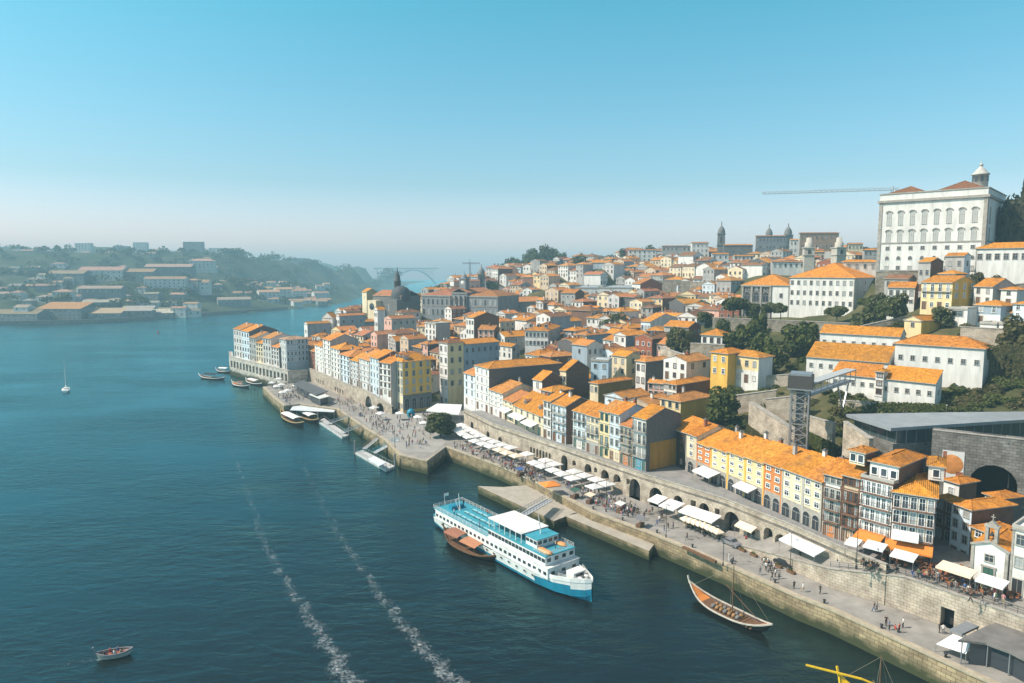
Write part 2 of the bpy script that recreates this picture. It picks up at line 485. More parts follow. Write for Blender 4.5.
def dormer(roof, x, y, z, w=1.3, h=1.2, m=GREY, dep=2.0):
    b = MB(); b.box(x-w/2, y, z-.6, x+w/2, y+dep, z+h); b.poly([(x-w/2-.15,y-.15,z+h),(x+w/2+.15,y-.15,z+h),(x+w/2+.15,y+dep,z+h),(x-w/2-.15,y+dep,z+h)][::-1],1)
    a = [(x-w/2-.15, y-.15, z+h), (x, y-.15, z+h+.5), (x+w/2+.15, y-.15, z+h)]; c = [(p[0], y+dep+.6, p[2]) for p in a]
    b.poly(a[::-1], 0); b.poly([a[0], a[1], c[1], c[0]][::-1], 1); b.poly([a[1], a[2], c[2], c[1]][::-1], 1)
    b.box(x-w*.32, y-.04, z+.1, x+w*.32, y-.004, z+h-.1, 2)
    b.build('dormer', [m, mat((.30, .13, .06), .85, .2, 1, name='dormer_tiles'), PANE[0]], roof)

def house(label, A, B, dep, z0, h, front=WHITE, side=None, roof='x', pitch=.42, tile=TILE, floors=3, cols=2, rcols=0, lcols=0,
          style='near', fr=FRW, ground=None, gh=3.2, trim=None, bal=(), group=None, cat='house', name='house', chim=0, deep=5,
          doors=1, win=(1.0, 1.7), skip=(), band=None, o=.45, topw=None, rskip=(), cornice=True, doorm=WOOD, dorm=0, balm=IRON, bals=STONE, sky=0):
    A = V2(A); B = V2(B); W = (B - A).length
    root = thing(name, label, cat, (A.x, A.y, z0), math.atan2(B.y - A.y, B.x - A.x), group)
    side = side or front
    b = MB()
    # walls
    b.poly([(0,0,-deep),(W,0,-deep),(W,0,h),(0,0,h)], 0); b.poly([(W,dep,-deep),(0,dep,-deep),(0,dep,h),(W,dep,h)], 0)
    tp = math.tan(pitch)
    if roof == 'x':
        zr = h + dep / 2 * tp
        b.poly([(W,0,-deep),(W,dep,-deep),(W,dep,h),(W,dep/2,zr),(W,0,h)], 1); b.poly([(0,dep,-deep),(0,0,-deep),(0,0,h),(0,dep/2,zr),(0,dep,h)], 1)
    elif roof == 'shed':
        zr = h + dep * tp
        b.poly([(W,0,-deep),(W,dep,-deep),(W,dep,zr),(W,0,h)], 1); b.poly([(0,dep,-deep),(0,0,-deep),(0,0,h),(0,dep,zr)], 1)
        b.poly([(W,dep+.01,h-.5),(0,dep+.01,h-.5),(0,dep+.01,zr),(W,dep+.01,zr)], 1)
    else:
        b.poly([(W,0,-deep),(W,dep,-deep),(W,dep,h),(W,0,h)], 1); b.poly([(0,dep,-deep),(0,0,-deep),(0,0,h),(0,dep,h)], 1)
        if roof == 'y':
            zr = h + W / 2 * tp
            b.poly([(0,-.002,h),(W,-.002,h),(W/2,-.002,zr)], 0); b.poly([(W,dep,h),(0,dep,h),(W/2,dep,zr)], 0)
        if roof == 'flat': b.poly([(0,0,h),(W,0,h),(W,dep,h),(0,dep,h)], 1)
    mats = [front, side, trim or STONE, ground or front]
    if ground: b.box(.0, -.05, -deep, W, -.003, gh, 3)
    fh = (h - gh) / max(1, floors - 1) if floors > 1 else h
    if cornice:
        b.box(-.05, -.22, h - .32, W + .05, -.004, h - .02, 2)
    if trim:
        b.box(0, -.1, -deep, .3, -.006, h - .33, 2); b.box(W - .3, -.1, -deep, W, -.006, h - .33, 2)
    if band is not None:
        for k in range(1, floors): b.box(.31 if trim else 0, -.08, gh + (k-1)*fh - .18, W - (.31 if trim else 0), -.055 if ground else -.005, gh + (k-1)*fh, 2)
    b.build('wall', mats, root)
    r = roof_build(root, W, dep, h, roof, pitch, o, tile)
    for k in range(chim):
        cx = W * (.2 + .6 * R.random()); cy = dep * (.35 + .3 * R.random())
        chimney(r, cx, cy, h + .3, r['ztop'] + R.uniform(.5, 1.1), R.choice([WHITE, GREY, BRICK]))
    if dorm:
        for k in range(dorm):
            dormer(r, W * (k + .5) / dorm, dep * .12, h + dep * .12 * tp + .1)
    for k in range(sky):
        x = W * R.uniform(.2, .8); y = dep * R.uniform(.12, .3); zz = h + .12 + y * tp; e = MB()
        e.faces([(x-.5, y, zz), (x+.5, y, zz), (x+.5, y+1.1, zz+1.1*tp), (x-.5, y+1.1, zz+1.1*tp)] + [(x-.5, y, zz+.25), (x+.5, y, zz+.25), (x+.5, y+1.1, zz+1.1*tp+.25), (x-.5, y+1.1, zz+1.1*tp+.25)], [(4,5,6,7),(0,1,5,4),(1,2,6,5),(2,3,7,6),(3,0,4,7)])
        e.build('skylight', [PANE[1]], r)
    # windows
    ww, wh = win
    st = style
    for k in range(1, floors):
        zf = gh + (k - 1) * fh
        hh = min(wh, fh - 1.0)
        if k in bal: zb, hh2 = zf + .05, min(2.3, fh - .55)
        else: zb, hh2 = zf + max(.75, (fh - hh) * .5), hh
        for c in range(cols):
            if (k, c) in skip: continue
            put_window(root, 'f', W * (c + .5) / cols, zb, min(ww, W / cols * .62), hh2, st, fr, W, dep)
        if k in bal: balcony(root, W / 2, zf, W - .5, m=balm, slab=bals)
        for c in range(rcols):
            if (k, c) in rskip: continue
            put_window(root, 'r', dep * (c + .5) / rcols, zf + max(.75, (fh - hh) * .5), min(ww, dep / rcols * .6), hh, st, fr, W, dep)
        for c in range(lcols):
            put_window(root, 'l', dep * (c + .5) / lcols, zf + max(.75, (fh - hh) * .5), min(ww, dep / lcols * .6), hh, st, fr, W, dep)
    if floors == 1:
        for c in range(cols): put_window(root, 'f', W * (c + .5) / cols, h * .38, min(ww, W / cols * .62), min(wh, h * .42), st, fr, W, dep)
        for c in range(rcols): put_window(root, 'r', dep * (c + .5) / rcols, h * .38, min(ww, dep / rcols * .6), min(wh, h * .42), st, fr, W, dep)
    elif doors:
        for c in range(cols):
            if c % 2 == (0 if doors == 1 else c % 2) : door(root, W * (c + .5) / cols, min(1.3, W / cols * .6), min(2.6, gh - .5), doorm)
            else: put_window(root, 'f', W * (c + .5) / cols, 1.0, min(ww, W / cols * .6), min(1.4, gh - 1.6), st, fr, W, dep)
    return root

HB = []   # footprint circles of built houses and landmarks: (x, y, r)
GP = []   # ground control points (x, y, z)

def claim(A, B, dep, z0, ground=True):
    A = V2(A); B = V2(B); u = (B - A).normalized(); n = Vector((-u.y, u.x)); W = (B - A).length
    c = A + u * W / 2 + n * dep / 2
    m = max(1, int(round(W / 6)))
    for i in range(m):
        for j in range(max(1, int(round(dep / 6)))):
            q = A + u * W * (i + .5) / m + n * dep * (j + .5) / max(1, int(round(dep / 6)))
            HB.append((q.x, q.y, 4.2))
    if ground:
        for q in (A, B, A + n * dep, B + n * dep): GP.append((q.x, q.y, z0 - .3))

DEF = Vector((-.62, .78))
def corner_house(label, xl, xc, xr, yt, yb, d, ang=None, **kw):
    """a house seen from its river-and-east corner: xl..xc its front, xc..xr its flank; eave and base rows at the corner, distance d"""
    C = D(xc, yb, d); z0 = C.z; c = V2(C)
    if ang is None: u = DEF
    else: u = Vector((math.cos(math.radians(ang)), math.sin(math.radians(ang))))
    n = Vector((u.y, -u.x))     # inland
    h = zat(c.x, c.y, yt) - z0
    W = along(c, u, xl, z0 + h); dep = along(c, n, xr, z0 + h)
    W = min(max(W, 2.5), 60); dep = min(max(dep, 3), 60)
    if 'dep' in kw: dep = kw.pop('dep')
    if 'wid' in kw: W = kw.pop('wid')
    A = c + u * W
    claim(A, c, dep, z0)
    return house(label, A, c, dep, z0, h, **kw)

# ================================================================ plants
LEAFA = leaf_mat((.045, .056, .018), (.080, .095, .028), (.15, .15, .05))
LEAFB = leaf_mat((.035, .055, .012), (.075, .095, .02), (.15, .155, .035), 'light_leaves')
LEAFC = leaf_mat((.035, .042, .02), (.06, .062, .03), (.10, .09, .045), 'olive_needles')
LEAFD = leaf_mat((.06, .06, .02), (.10, .095, .03), (.16, .13, .05), 'dry_leaves')
BARK = mat((.10, .075, .05), .9, .3, 3, name='bark')
def leaf_cloud(n, blobs, size, seed):
    """leaf clusters: small bent faces spread through the given (cx,cy,cz,rx,ry,rz) lobes"""
    q = random.Random(seed); b = MB()
    tot = sum(k[3] * k[4] * k[5] for k in blobs) ; 
    for (cx, cy, cz, rx, ry, rz) in blobs:
        m = int(n * (rx * ry * rz) / tot) + 3
        for _ in range(m):
            while True:
                v = Vector((q.uniform(-1, 1), q.uniform(-1, 1), q.uniform(-1, 1)))
                if .1 < v.length < 1: break
            r = v.length ** .45; v.normalize(); w = v * r
            p = Vector((cx + w.x * rx, cy + w.y * ry, cz + w.z * rz))
            nn = (v + Vector((q.uniform(-.8, .8), q.uniform(-.8, .8), q.uniform(-.3, 1.0)))).normalized()
            a = nn.cross(Vector((q.uniform(-1, 1), q.uniform(-1, 1), q.uniform(-1, 1)))).normalized(); c = nn.cross(a)
            s = size * q.uniform(.6, 1.3)
            b.faces([p - a * s, p + c * s * .7 + nn * s * .15, p + a * s, p - c * s * .7 - nn * s * .1], [(0, 1, 2, 3)])
    return b
def crown_blobs(kind, seed):
    q = random.Random(seed); o = []
    if kind == 'round':
        for k in range(15):
            a = k * 2.4 + q.uniform(-.3, .3); z = -.62 + 1.2 * ((k * 7) % 15) / 14; r = q.uniform(.35, .62) * math.sqrt(max(.05, 1 - z * z))
            o.append((math.cos(a) * r, math.sin(a) * r, z, q.uniform(.32, .46), q.uniform(.32, .46), q.uniform(.28, .4)))
    elif kind == 'flat':
        for _ in range(10):
            a = q.uniform(0, 6.28); r = q.uniform(.1, .75)
            o.append((math.cos(a) * r, math.sin(a) * r, q.uniform(-.12, .15), q.uniform(.3, .42), q.uniform(.3, .42), q.uniform(.16, .26)))
    elif kind == 'cone':
        for k in range(12):
            z = -1 + 2 * k / 11; r = (1 - (z + 1) / 2.15) * .62; a = q.uniform(0, 6.28)
            o.append((math.cos(a) * r * .5, math.sin(a) * r * .5, z, r + .08, r + .08, .2))
    else:
        for _ in range(6):
            a = q.uniform(0, 6.28); r = q.uniform(0, .6)
            o.append((math.cos(a) * r, math.sin(a) * r, q.uniform(0, .4), q.uniform(.3, .5), q.uniform(.3, .5), q.uniform(.3, .45)))
    return o
_crown = {}
def crown_mesh(kind, lm, var, n=900, size=.125):
    key = (kind, lm.name, var, n)
    if key not in _crown: _crown[key] = leaf_cloud(n, crown_blobs(kind, var * 31 + 5), size, var).mesh('crown', [lm])
    return _crown[key]
_trunk = {}
def trunk_mesh(var):
    if var not in _trunk:
        q = random.Random(var); b = MB(); p = Vector((0, 0, -.2)); top = Vector((q.uniform(-.06, .06), q.uniform(-.06, .06), .55))
        b.tube(p, top, .05, .032, 8)
        for k in range(5):
            a = q.uniform(0, 6.28); e = top + Vector((math.cos(a) * .22, math.sin(a) * .22, q.uniform(.15, .4)))
            b.tube(top + Vector((0, 0, -.12 * q.random())), e, .025, .008, 6)
        _trunk[var] = b.mesh('trunk', [BARK])
    return _trunk[var]
def tree(label, p, h, r, kind='round', lm=LEAFA, group=None, name='tree', n=900, rz=None, th=None, cat='tree'):
    """h: full height, r: crown radius; unit crown scaled to fit"""
    root = thing(name, label, cat, p, R.uniform(0, 6.28), group)
    cz = h * (.56 if kind == 'round' else .74 if kind == 'flat' else .55)
    rv = h * .5 if kind == 'round' else h * .45
    if kind == 'flat': rv = h * .75
    part('trunk', trunk_mesh(R.randint(1, 3)), root, (0, 0, 0), 0, (h * .75, h * .75, cz / .75))
    part('crown', crown_mesh(kind, lm, R.randint(1, 3), n), root, (0, 0, cz), 0, (r, r, rv))
    return root
def bush(label, p, r, lm=LEAFA, group=None, sz=1.0, n=420):
    root = thing('bush', label, 'bush', p, R.uniform(0, 6.28), group)
    part('foliage', crown_mesh('bush', lm, R.randint(1, 4), n, .13), root, (0, 0, 0), 0, (r, r, r * sz))
    b = _trunk.get('stem')
    if b is None:
        m = MB()
        for a in range(4): m.tube((0, 0, -.6), (.3 * math.cos(a * 1.6), .3 * math.sin(a * 1.6), .3), .05, .02, 5)
        b = _trunk['stem'] = m.mesh('stem', [BARK])
    part('stem', b, root, (0, 0, 0), 0, (r, r, r * sz))
    return root

# ================================================================ people
SKIN = mat((.48, .29, .20), .6, 0, name='skin')
CLO = {'dark': mat((.025, .026, .03), .8, 0, name='dark_cloth'), 'white': mat((.75, .74, .72), .8, 0, name='white_cloth'), 'blue': mat((.06, .12, .28), .8, 0, name='blue_cloth'),
       'red': mat((.45, .05, .04), .8, 0, name='red_cloth'), 'grey': mat((.2, .2, .21), .8, 0, name='grey_cloth'), 'tan': mat((.42, .32, .2), .8, 0, name='tan_cloth'),
       'pink': mat((.6, .28, .28), .8, 0, name='pink_cloth'), 'green': mat((.08, .16, .08), .8, 0, name='green_cloth')}
HAIR = mat((.04, .025, .018), .7, 0, name='dark_hair')
def skin_person(pose):
    """one continuous body grown over a skeleton, coloured by region"""
    J = {}
    st = {'walk': .28, 'stand': .06, 'sit': 0}[pose]
    hip = .93 if pose != 'sit' else .47
    J['pel'] = ((0, 0, hip), .135); J['waist'] = ((0, 0, hip + .17), .12); J['chest'] = ((0, -.01, hip + .38), .155); J['neck'] = ((0, .0, hip + .56), .06)
    J['head'] = ((0, -.02, hip + .66), .085); J['crown'] = ((0, -.01, hip + .78), .07)
    E = [('pel', 'waist'), ('waist', 'chest'), ('chest', 'neck'), ('neck', 'head'), ('head', 'crown')]
    for s, nm in ((-1, 'L'), (1, 'R')):
        fw = st * s
        if pose == 'sit':
            J['h' + nm] = ((.1 * s, -.04, hip - .02), .09); J['k' + nm] = ((.11 * s, -.42, hip), .065); J['a' + nm] = ((.11 * s, -.40, .08), .042); J['t' + nm] = ((.11 * s, -.56, .04), .035)
        else:
            J['h' + nm] = ((.1 * s, 0, hip - .06), .1); J['k' + nm] = ((.1 * s, -.06 - fw * .55, .5), .068); J['a' + nm] = ((.1 * s, .02 - fw, .09 + (.06 if fw < 0 else 0)), .045); J['t' + nm] = ((.11 * s, -.15 - fw, .04), .038)
        J['s' + nm] = ((.19 * s, 0, hip + .47), .065); J['e' + nm] = ((.25 * s, .03 + fw * .3, hip + .2), .048)
        J['w' + nm] = ((.23 * s, -.08 + fw * .7, hip - .02), .035) if pose != 'sit' else ((.16 * s, -.28, hip + .14), .035)
        J['f' + nm] = ((J['w' + nm][0][0], J['w' + nm][0][1] - .04, J['w' + nm][0][2] - .1), .03)
        E += [('pel', 'h' + nm), ('h' + nm, 'k' + nm), ('k' + nm, 'a' + nm), ('a' + nm, 't' + nm), ('chest', 's' + nm), ('s' + nm, 'e' + nm), ('e' + nm, 'w' + nm), ('w' + nm, 'f' + nm)]
    ks = list(J); me = bpy.data.meshes.new('t')
    me.from_pydata([J[k][0] for k in ks], [(ks.index(a), ks.index(b)) for a, b in E], [])
    o = bpy.data.objects.new('t', me); COL.objects.link(o)
    md = o.modifiers.new('s', 'SKIN'); me.skin_vertices or bpy.context.view_layer.update()
    for i, k in enumerate(ks):
        sv = me.skin_vertices[0].data[i]; sv.radius = (J[k][1], J[k][1] * (.72 if k in ('chest', 'waist', 'pel') else 1)); sv.use_root = (k == 'pel')
    o.modifiers.new('u', 'SUBSURF').levels = 1
    dg = bpy.context.evaluated_depsgraph_get()
    m2 = bpy.data.meshes.new_from_object(o.evaluated_get(dg))
    bpy.data.objects.remove(o); bpy.data.meshes.remove(me)
    m2.name = 'body'; m2.materials.clear()
    for k in (SKIN, CLO['white'], CLO['dark'], HAIR): m2.materials.append(k)
    for f in m2.polygons:
        c = f.center; f.use_smooth = True
        if c.z > hip + .68 and (c.y > -.045 or c.z > hip + .8): k = 3
        elif c.z > hip + .53 and abs(c.x) < .12: k = 0
        elif abs(c.x) > .185 and hip - .2 < c.z < hip + .26 and pose != 'sit': k = 0
        elif c.z > hip + .02 and c.y > -.25: k = 1
        elif c.z < .075: k = 3
        else: k = 2
        f.material_index = k
    return m2
BODY = {k: skin_person(k) for k in ('walk', 'stand', 'sit')}
NPEOPLE = [0]
def person(label, p, pose, top, bottom, rz=None, group=None, s=None):
    o = bpy.data.objects.new('person', BODY[pose])
    o.location = p; o.rotation_euler = (0, 0, R.uniform(0, 6.28) if rz is None else rz)
    k = s or R.uniform(.94, 1.06); o.scale = (k, k, k)
    link(o); NPEOPLE[0] += 1
    for i, c in ((1, top), (2, bottom)):
        o.material_slots[i].link = 'OBJECT'; o.material_slots[i].material = CLO[c]
    return tag(o, label, 'person', group)

# ================================================================ street furniture
_par = {}
def parasol(label, p, s=3.6, m=CANVAS, rz=0, group=None, h=2.6):
    key = (round(s, 1), m.name)
    if key not in _par:
        c = MB(); a = s / 2; k = 6
        top = (0, 0, h + .75); e = [(-a,-a,h),(a,-a,h),(a,a,h),(-a,a,h)]
        for i in range(4):
            c.poly([e[i], e[(i+1)%4], top]); q, r = e[i], e[(i+1)%4]
            c.poly([(q[0],q[1],h-.22),(r[0],r[1],h-.22),r,q])
        pl = MB(); pl.tube((0,0,0),(0,0,h+.72),.035,n=6); pl.box(-.35,-.35,0,.35,.35,.08)
        for i in range(4): pl.bar((0,0,h+.2),(e[i][0]*.95,e[i][1]*.95,h+.02),.03)
        _par[key] = (c.mesh('canopy',[m]), pl.mesh('pole',[STEEL]))
    root = thing('parasol', label, 'parasol', p, rz, group)
    part('canopy', _par[key][0], root); part('pole', _par[key][1], root)
    return root
_tab = {}
def table_set(p, rz, label_t, label_c, gt, gc, n=4, cm=None, seats=True):
    cm = cm or mat((.22, .09, .05), .6, .1, 2, name='rattan')
    if 't' not in _tab:
        b = MB(); b.lathe([(0,.76),(.42,.76),(.42,.73),(0,.73)], n=12); _tab['t'] = b.mesh('table_top',[WOOD])
        b = MB(); b.tube((0,0,0),(0,0,.73),.03,n=6); b.lathe([(.25,0),(.22,.04),(.02,.05)],n=8); _tab['l'] = b.mesh('pedestal',[IRON])
    if cm.name not in _tab:
        b = MB(); b.box(-.23,-.22,.42,.23,.22,.47); s_ = b.mesh('seat',[cm])
        b = MB(); b.box(-.23,.19,.5,.23,.23,.9); k_ = b.mesh('backrest',[cm])
        b = MB()
        for x in (-.2,.2):
            for y in (-.19,.19): b.box(x-.02,y-.02,0,x+.02,y+.02,.42 if y < 0 else .9)
        _tab[cm.name] = (s_, k_, b.mesh('chair_frame',[IRON]))
    t = thing('cafe_table', label_t, 'table', p, rz, gt); part('table_top', _tab['t'], t); part('pedestal', _tab['l'], t)
    for k in range(n):
        a = rz + k * 2 * math.pi / n + .3
        c = thing('cafe_chair', label_c, 'chair', (p[0] + .75*math.cos(a), p[1] + .75*math.sin(a), p[2]), a - math.pi/2, gc)
        for nm, me in zip(('seat','backrest','chair_frame'), _tab[cm.name]): part(nm, me, c)

def awning(label, A, B, z, out, drop=.5, m=CANVAS, posts=True, zg=None, group=None, name='awning', thick=.08):
    """sloping canopy hung along A-B (plan), reaching out on the river side"""
    A = V2(A); B = V2(B); u = (B-A).normalized(); L = (B-A).length
    root = thing(name, label, 'awning', (A.x, A.y, z), math.atan2(u.y, u.x), group)
    b = MB(); n = max(2, int(L/1.2))
    b.poly([(0,0,0),(0,-out,-drop),(L,-out,-drop),(L,0,0)][::-1][::1]); 
    b.poly([(0,0,-thick),(0,-out,-drop-thick),(L,-out,-drop-thick),(L,0,-thick)])
    b.poly([(0,-out,-drop-.28),(L,-out,-drop-.28),(L,-out,-drop),(0,-out,-drop)])
    b.poly([(0,0,-thick),(0,0,0),(0,-out,-drop),(0,-out,-drop-.28)]); b.poly([(L,0,-thick),(L,-out,-drop-.28),(L,-out,-drop),(L,0,0)])
    b.build('canopy', [m], root)
    if posts and zg is not None:
        q = MB(); k = max(2, int(L/3.5)+1)
        for i in range(k):
            x = .1 + (L-.2)*i/(k-1); q.tube((x,-out+.1,zg-z),(x,-out+.1,-drop-.02),.04,n=6)
        q.bar((0,-out+.1,-drop-.1),(L,-out+.1,-drop-.1),.05)
        q.build('frame', [STEEL], root)
    return root

def lamp_post(label, p, h=7, group=None, arms=1, rz=0):
    root = thing('street_lamp', label, 'lamp post', p, rz, group)
    b = MB(); b.lathe([(.16,0),(.14,.6),(.07,.8),(.05,h)], n=8)
    for s in ((-1,1) if arms == 2 else (1,)): b.bar((0,0,h-.1),(s*1.1,0,h),.06)
    b.build('post',[IRON],root)
    for s in ((-1,1) if arms == 2 else (1,)):
        c = MB(); c.box(s*1.3-.3,-.12,h-.02,s*1.3+.3,.12,h+.12); c.build('lamp_head',[STEEL],root)
    return root

def rail(label, pts, h=1.05, m=IRON, step=1.5, name='railing', group=None, bars=3):
    o = Vector(pts[0]); b = MB(); q = MB()
    for i in range(len(pts)-1):
        a = Vector(pts[i]) - o; c = Vector(pts[i+1]) - o; L = (c-a).length; n = max(1, int(L/step))
        for k in range(n + (1 if i == len(pts)-2 else 0)):
            p = a.lerp(c, k/n); b.tube(p, p+Vector((0,0,h)), .035, n=5)
        for k in range(bars):
            z = h*(k+1)/bars - .03; q.bar(a+Vector((0,0,z)), c+Vector((0,0,z)), .045)
    root = thing(name, label, 'railing', o, 0, group)
    b.build('post',[m],root); q.build('rail',[m],root)
    return root

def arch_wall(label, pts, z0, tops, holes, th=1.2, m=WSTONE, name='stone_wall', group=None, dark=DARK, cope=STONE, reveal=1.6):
    """wall along a plan polyline; holes = (segment, distance along, width, height, base, arched)"""
    o = Vector((pts[0][0], pts[0][1], z0))
    root = thing(name, label, 'wall', o, 0, group)
    b = MB(); cp = MB(); n = len(pts)
    L_ = Line(pts); back = L_.off(th).p
    Pv = [V2(p) for p in pts]
    for i in range(n-1):
        a, c = Pv[i], Pv[i+1]; u = (c-a).normalized(); L = (c-a).length; nn = Vector((u.y,-u.x))
        w = lambda s, z, dd=0: (a.x+u.x*s+nn.x*dd-o.x, a.y+u.y*s+nn.y*dd-o.y, z)
        ha, hc = tops[i]-z0, tops[i+1]-z0
        outer = [(0,-3),(L,-3),(L,hc),(0,ha)]
        polys = [outer]
        for (sg, s, ww, hh, bz, ar) in holes:
            if sg != i: continue
            if ar:
                r = ww/2; hz = max(.2, hh-r)
                hp = [(s-r,bz),(s+r,bz)] + [(s+r*math.cos(math.pi*k/8), bz+hz+r*math.sin(math.pi*k/8)*min(1,(hh-hz)/r)) for k in range(9)]
            else: hp = [(s-ww/2,bz),(s+ww/2,bz),(s+ww/2,bz+hh),(s-ww/2,bz+hh)]
            polys.append(hp)
            for k in range(len(hp)):
                p, q = hp[k], hp[(k+1)%len(hp)]
                b.poly([w(*p),w(*q),w(*q,reveal),w(*p,reveal)],0)
            d = MB(); d.poly([w(*p,reveal-.02) for p in hp]); d.build('archway' if ar else 'opening',[dark],root)  # dark sheet behind the hole, painted for the shaded interior
        tri = tessellate_polygon([[Vector((p[0],p[1],0)) for p in pl] for pl in polys])
        flat = [p for pl in polys for p in pl]
        b.faces([w(*p) for p in flat], [tuple(t) for t in tri], 0)
        b.poly([w(L,-3,0),w(0,-3,0),w(0,ha,0),w(L,hc,0)][:0] or [w(0,ha),w(L,hc),(back[i+1].x-o.x,back[i+1].y-o.y,hc),(back[i].x-o.x,back[i].y-o.y,ha)],0)
        b.poly([(back[i].x-o.x,back[i].y-o.y,ha),(back[i+1].x-o.x,back[i+1].y-o.y,hc),(back[i+1].x-o.x,back[i+1].y-o.y,hc-1.4),(back[i].x-o.x,back[i].y-o.y,ha-1.4)],0)
        # coping
        A_ = [w(0,ha,-.12),w(0,ha,.5),w(L,hc,.5),w(L,hc,-.12)]
        tp = [(p[0],p[1],p[2]+.18) for p in A_]
        cp.faces(A_+tp,[(4,7,6,5),(0,3,7,4),(1,5,6,2),(0,4,5,1),(2,6,7,3)])
    b.build('wall_face',[m],root); cp.build('coping',[cope],root)
    return root
# ================================================================ riverfront lines (plan, near to far)
def px(l, z): return [V2(P(x, y, z)) for x, y in l]
L1 = [V2((92, 50)), V2((80, 66))] + px([(971,674),(832,610),(800,598),(722,563),(652,534),(592,512),(537,483),(502,467),(446,447),(427,461),(400,455),(385,440),(365,428),(337,409),(300,404),(284,406),(272,396),(263,387)], 4)
L3P = [(62.5,109.5),(58.5,117),(54,127.5),(45.6,143),(31.4,161.2),(13.6,187.5),(-6,215),(-17,238)]
L3 = Line(L3P)
RAMP = [(46.0,134.0),(56.2,116),(64.6,107.6),(72,97.5),(84,82),(104,56)]
FC = Line([(34.9,163.2),(17.2,190.2),(9.8,200.5),(-4,229),(-16,250)])
FY = Line([(60.3,124.1),(47.4,157.6),(42.6,170)])
FN = Line([(73,111.6),(66.8,115.2),(63.4,119.4),(60.4,123.6)])
Z10 = 10.0
# ---------------------------------------------------------------- near block by the tunnel
def row(line, x0, x1, yt, z0, dep, label, **kw):
    B = line.at(x1, z0 + 6); A = line.at(x0, z0 + 6)
    h = zat(B.x, B.y, yt) - z0
    claim(A, B, dep, z0)
    return house(label, A, B, dep, z0, h, **kw)
GN = 'tall houses on the upper street by the tunnel'
RAILB = mat((.10,.06,.042),.6,0,name='brown_rail'); OCH = wallm((.60,.46,.32))
NB = dict(balm=RAILB, bals=BROWN)
row(FN, 823, 841, 478, Z10, 9, 'white tall house with brown balcony bands, left end of the near block', group=GN, floors=5, cols=3, fr=FRS, side=BROWN, trim=BROWN, bal=(1,2,3), gh=3, ground=ORA, band=1, **NB)
h2 = row(FN, 841.4, 859, 479, Z10, 9, 'narrow cream house with orange attic room on its roof, second in near block', group=GN, front=OCH, floors=5, cols=3, fr=FRB, side=BROWN, trim=BROWN, bal=(1,2,3), gh=3, ground=OCH, band=1, **NB)
row(FN, 859.4, 891, 484, Z10, 13, 'wide white house with set-back white attic, third in near block', group=GN, floors=5, cols=6, fr=FRW, side=BROWN, trim=BROWN, bal=(1,2,3,4), gh=3, ground=ORA, band=1, roof='flat', **NB)
row(FN, 891.4, 934, 498, Z10, 14, 'tall corner house with brown slate flank and glazed balconies by orange awning', group=GN, floors=4, cols=5, fr=FRW, side=BROWN, trim=BROWN, bal=(1,2,3), gh=3.6, ground=ORA, band=1, front=OCH, **NB, roof='hip', pitch=.36, rcols=3, rskip=((1,1),(2,0),(2,2),(3,1)))
# attic storey on the wide house: its own walls and roof, a part of it
def attic(root, x0, y0, x1, y1, z, h, wallmat, sidem, roofc=TILE, nwin=3, typ='hip', pitch=.38):
    W, dp = x1-x0, y1-y0
    b = MB(); b.poly([(0,0,0),(W,0,0),(W,0,h),(0,0,h)],0); b.poly([(W,0,0),(W,dp,0),(W,dp,h),(W,0,h)],1); b.poly([(W,dp,0),(0,dp,0),(0,dp,h),(W,dp,h)],0); b.poly([(0,dp,0),(0,0,0),(0,0,h),(0,dp,h)],1)
    w = b.build('attic_storey',[wallmat,sidem],root,(x0,y0,z))
    r = roof_build(w, W, dp, h, typ, pitch, .4, roofc)
    for k in range(nwin):
        fm, pm = window_mesh(.9,1.3,'far',FRW,PANE[k%2]); part('window',fm,w,(W*(k+.5)/nwin,0,h*.25))
    return w
nb = [o for o in COL.objects if o.get('group') == GN]
def ztop(root): return [c for c in root.children if c.name.startswith('wall')][0].bound_box[6][2]
attic(nb[1], .6, .8, 3.4, 4.5, ztop(nb[1]) + .2, 2.4, CREAM, BROWN, nwin=2)
attic(nb[2], .7, 1.6, 5.6, 12.4, ztop(nb[2]) - .2, 3.0, WHITE, BROWN, nwin=3)
attic(nb[3], 5.0, 7.5, 7.4, 13.4, ztop(nb[3]) + 1.0, 2.6, WHITE, BROWN, nwin=1)
corner_house('low dark-flanked house with pale river face behind the chapel', 952, 968, 1014, 510, 566, 116, ang=106, group=GN, floors=4, cols=2, front=PBLUE, side=BROWN, roof='hip', pitch=.34, gh=3, fr=FRS, win=(.9,1.4))
corner_house('small orange-roofed house tucked behind the dark-flanked house', 985, 999, 1022, 499, 530, 130, ang=106, floors=2, cols=1, front=WHITE, side=SLATE, roof='hip', pitch=.32, gh=2.8, fr=FRS)
corner_house('narrow dark brown house filling the alley right of the tall corner house', 936, 951, 960, 503, 562, 121, ang=110, floors=4, cols=2, front=BROWN, side=BROWN, roof='hip', pitch=.32, gh=3, fr=FRS)
corner_house('low mustard house wall with orange lean-to roof above the chapel', 972, 984, 1014, 532, 560, 112, ang=106, floors=2, cols=1, front=MUST, side=MUST, roof='hip', pitch=.3, gh=2.8)
corner_house('small square tower house with pyramid roof above the tall corner house', 944, 957, 977, 484, 520, 128, ang=112, floors=2, cols=1, front=WHITE, side=BROWN, roof='hip', pitch=.34, tile=TILE)
corner_house('small brick-flanked house with pyramid roof left of the flat-roofed station', 842, 856, 878, 469, 500, 137, floors=3, cols=1, front=WHITE, side=BROWN, roof='hip', pitch=.34, gh=2.8)

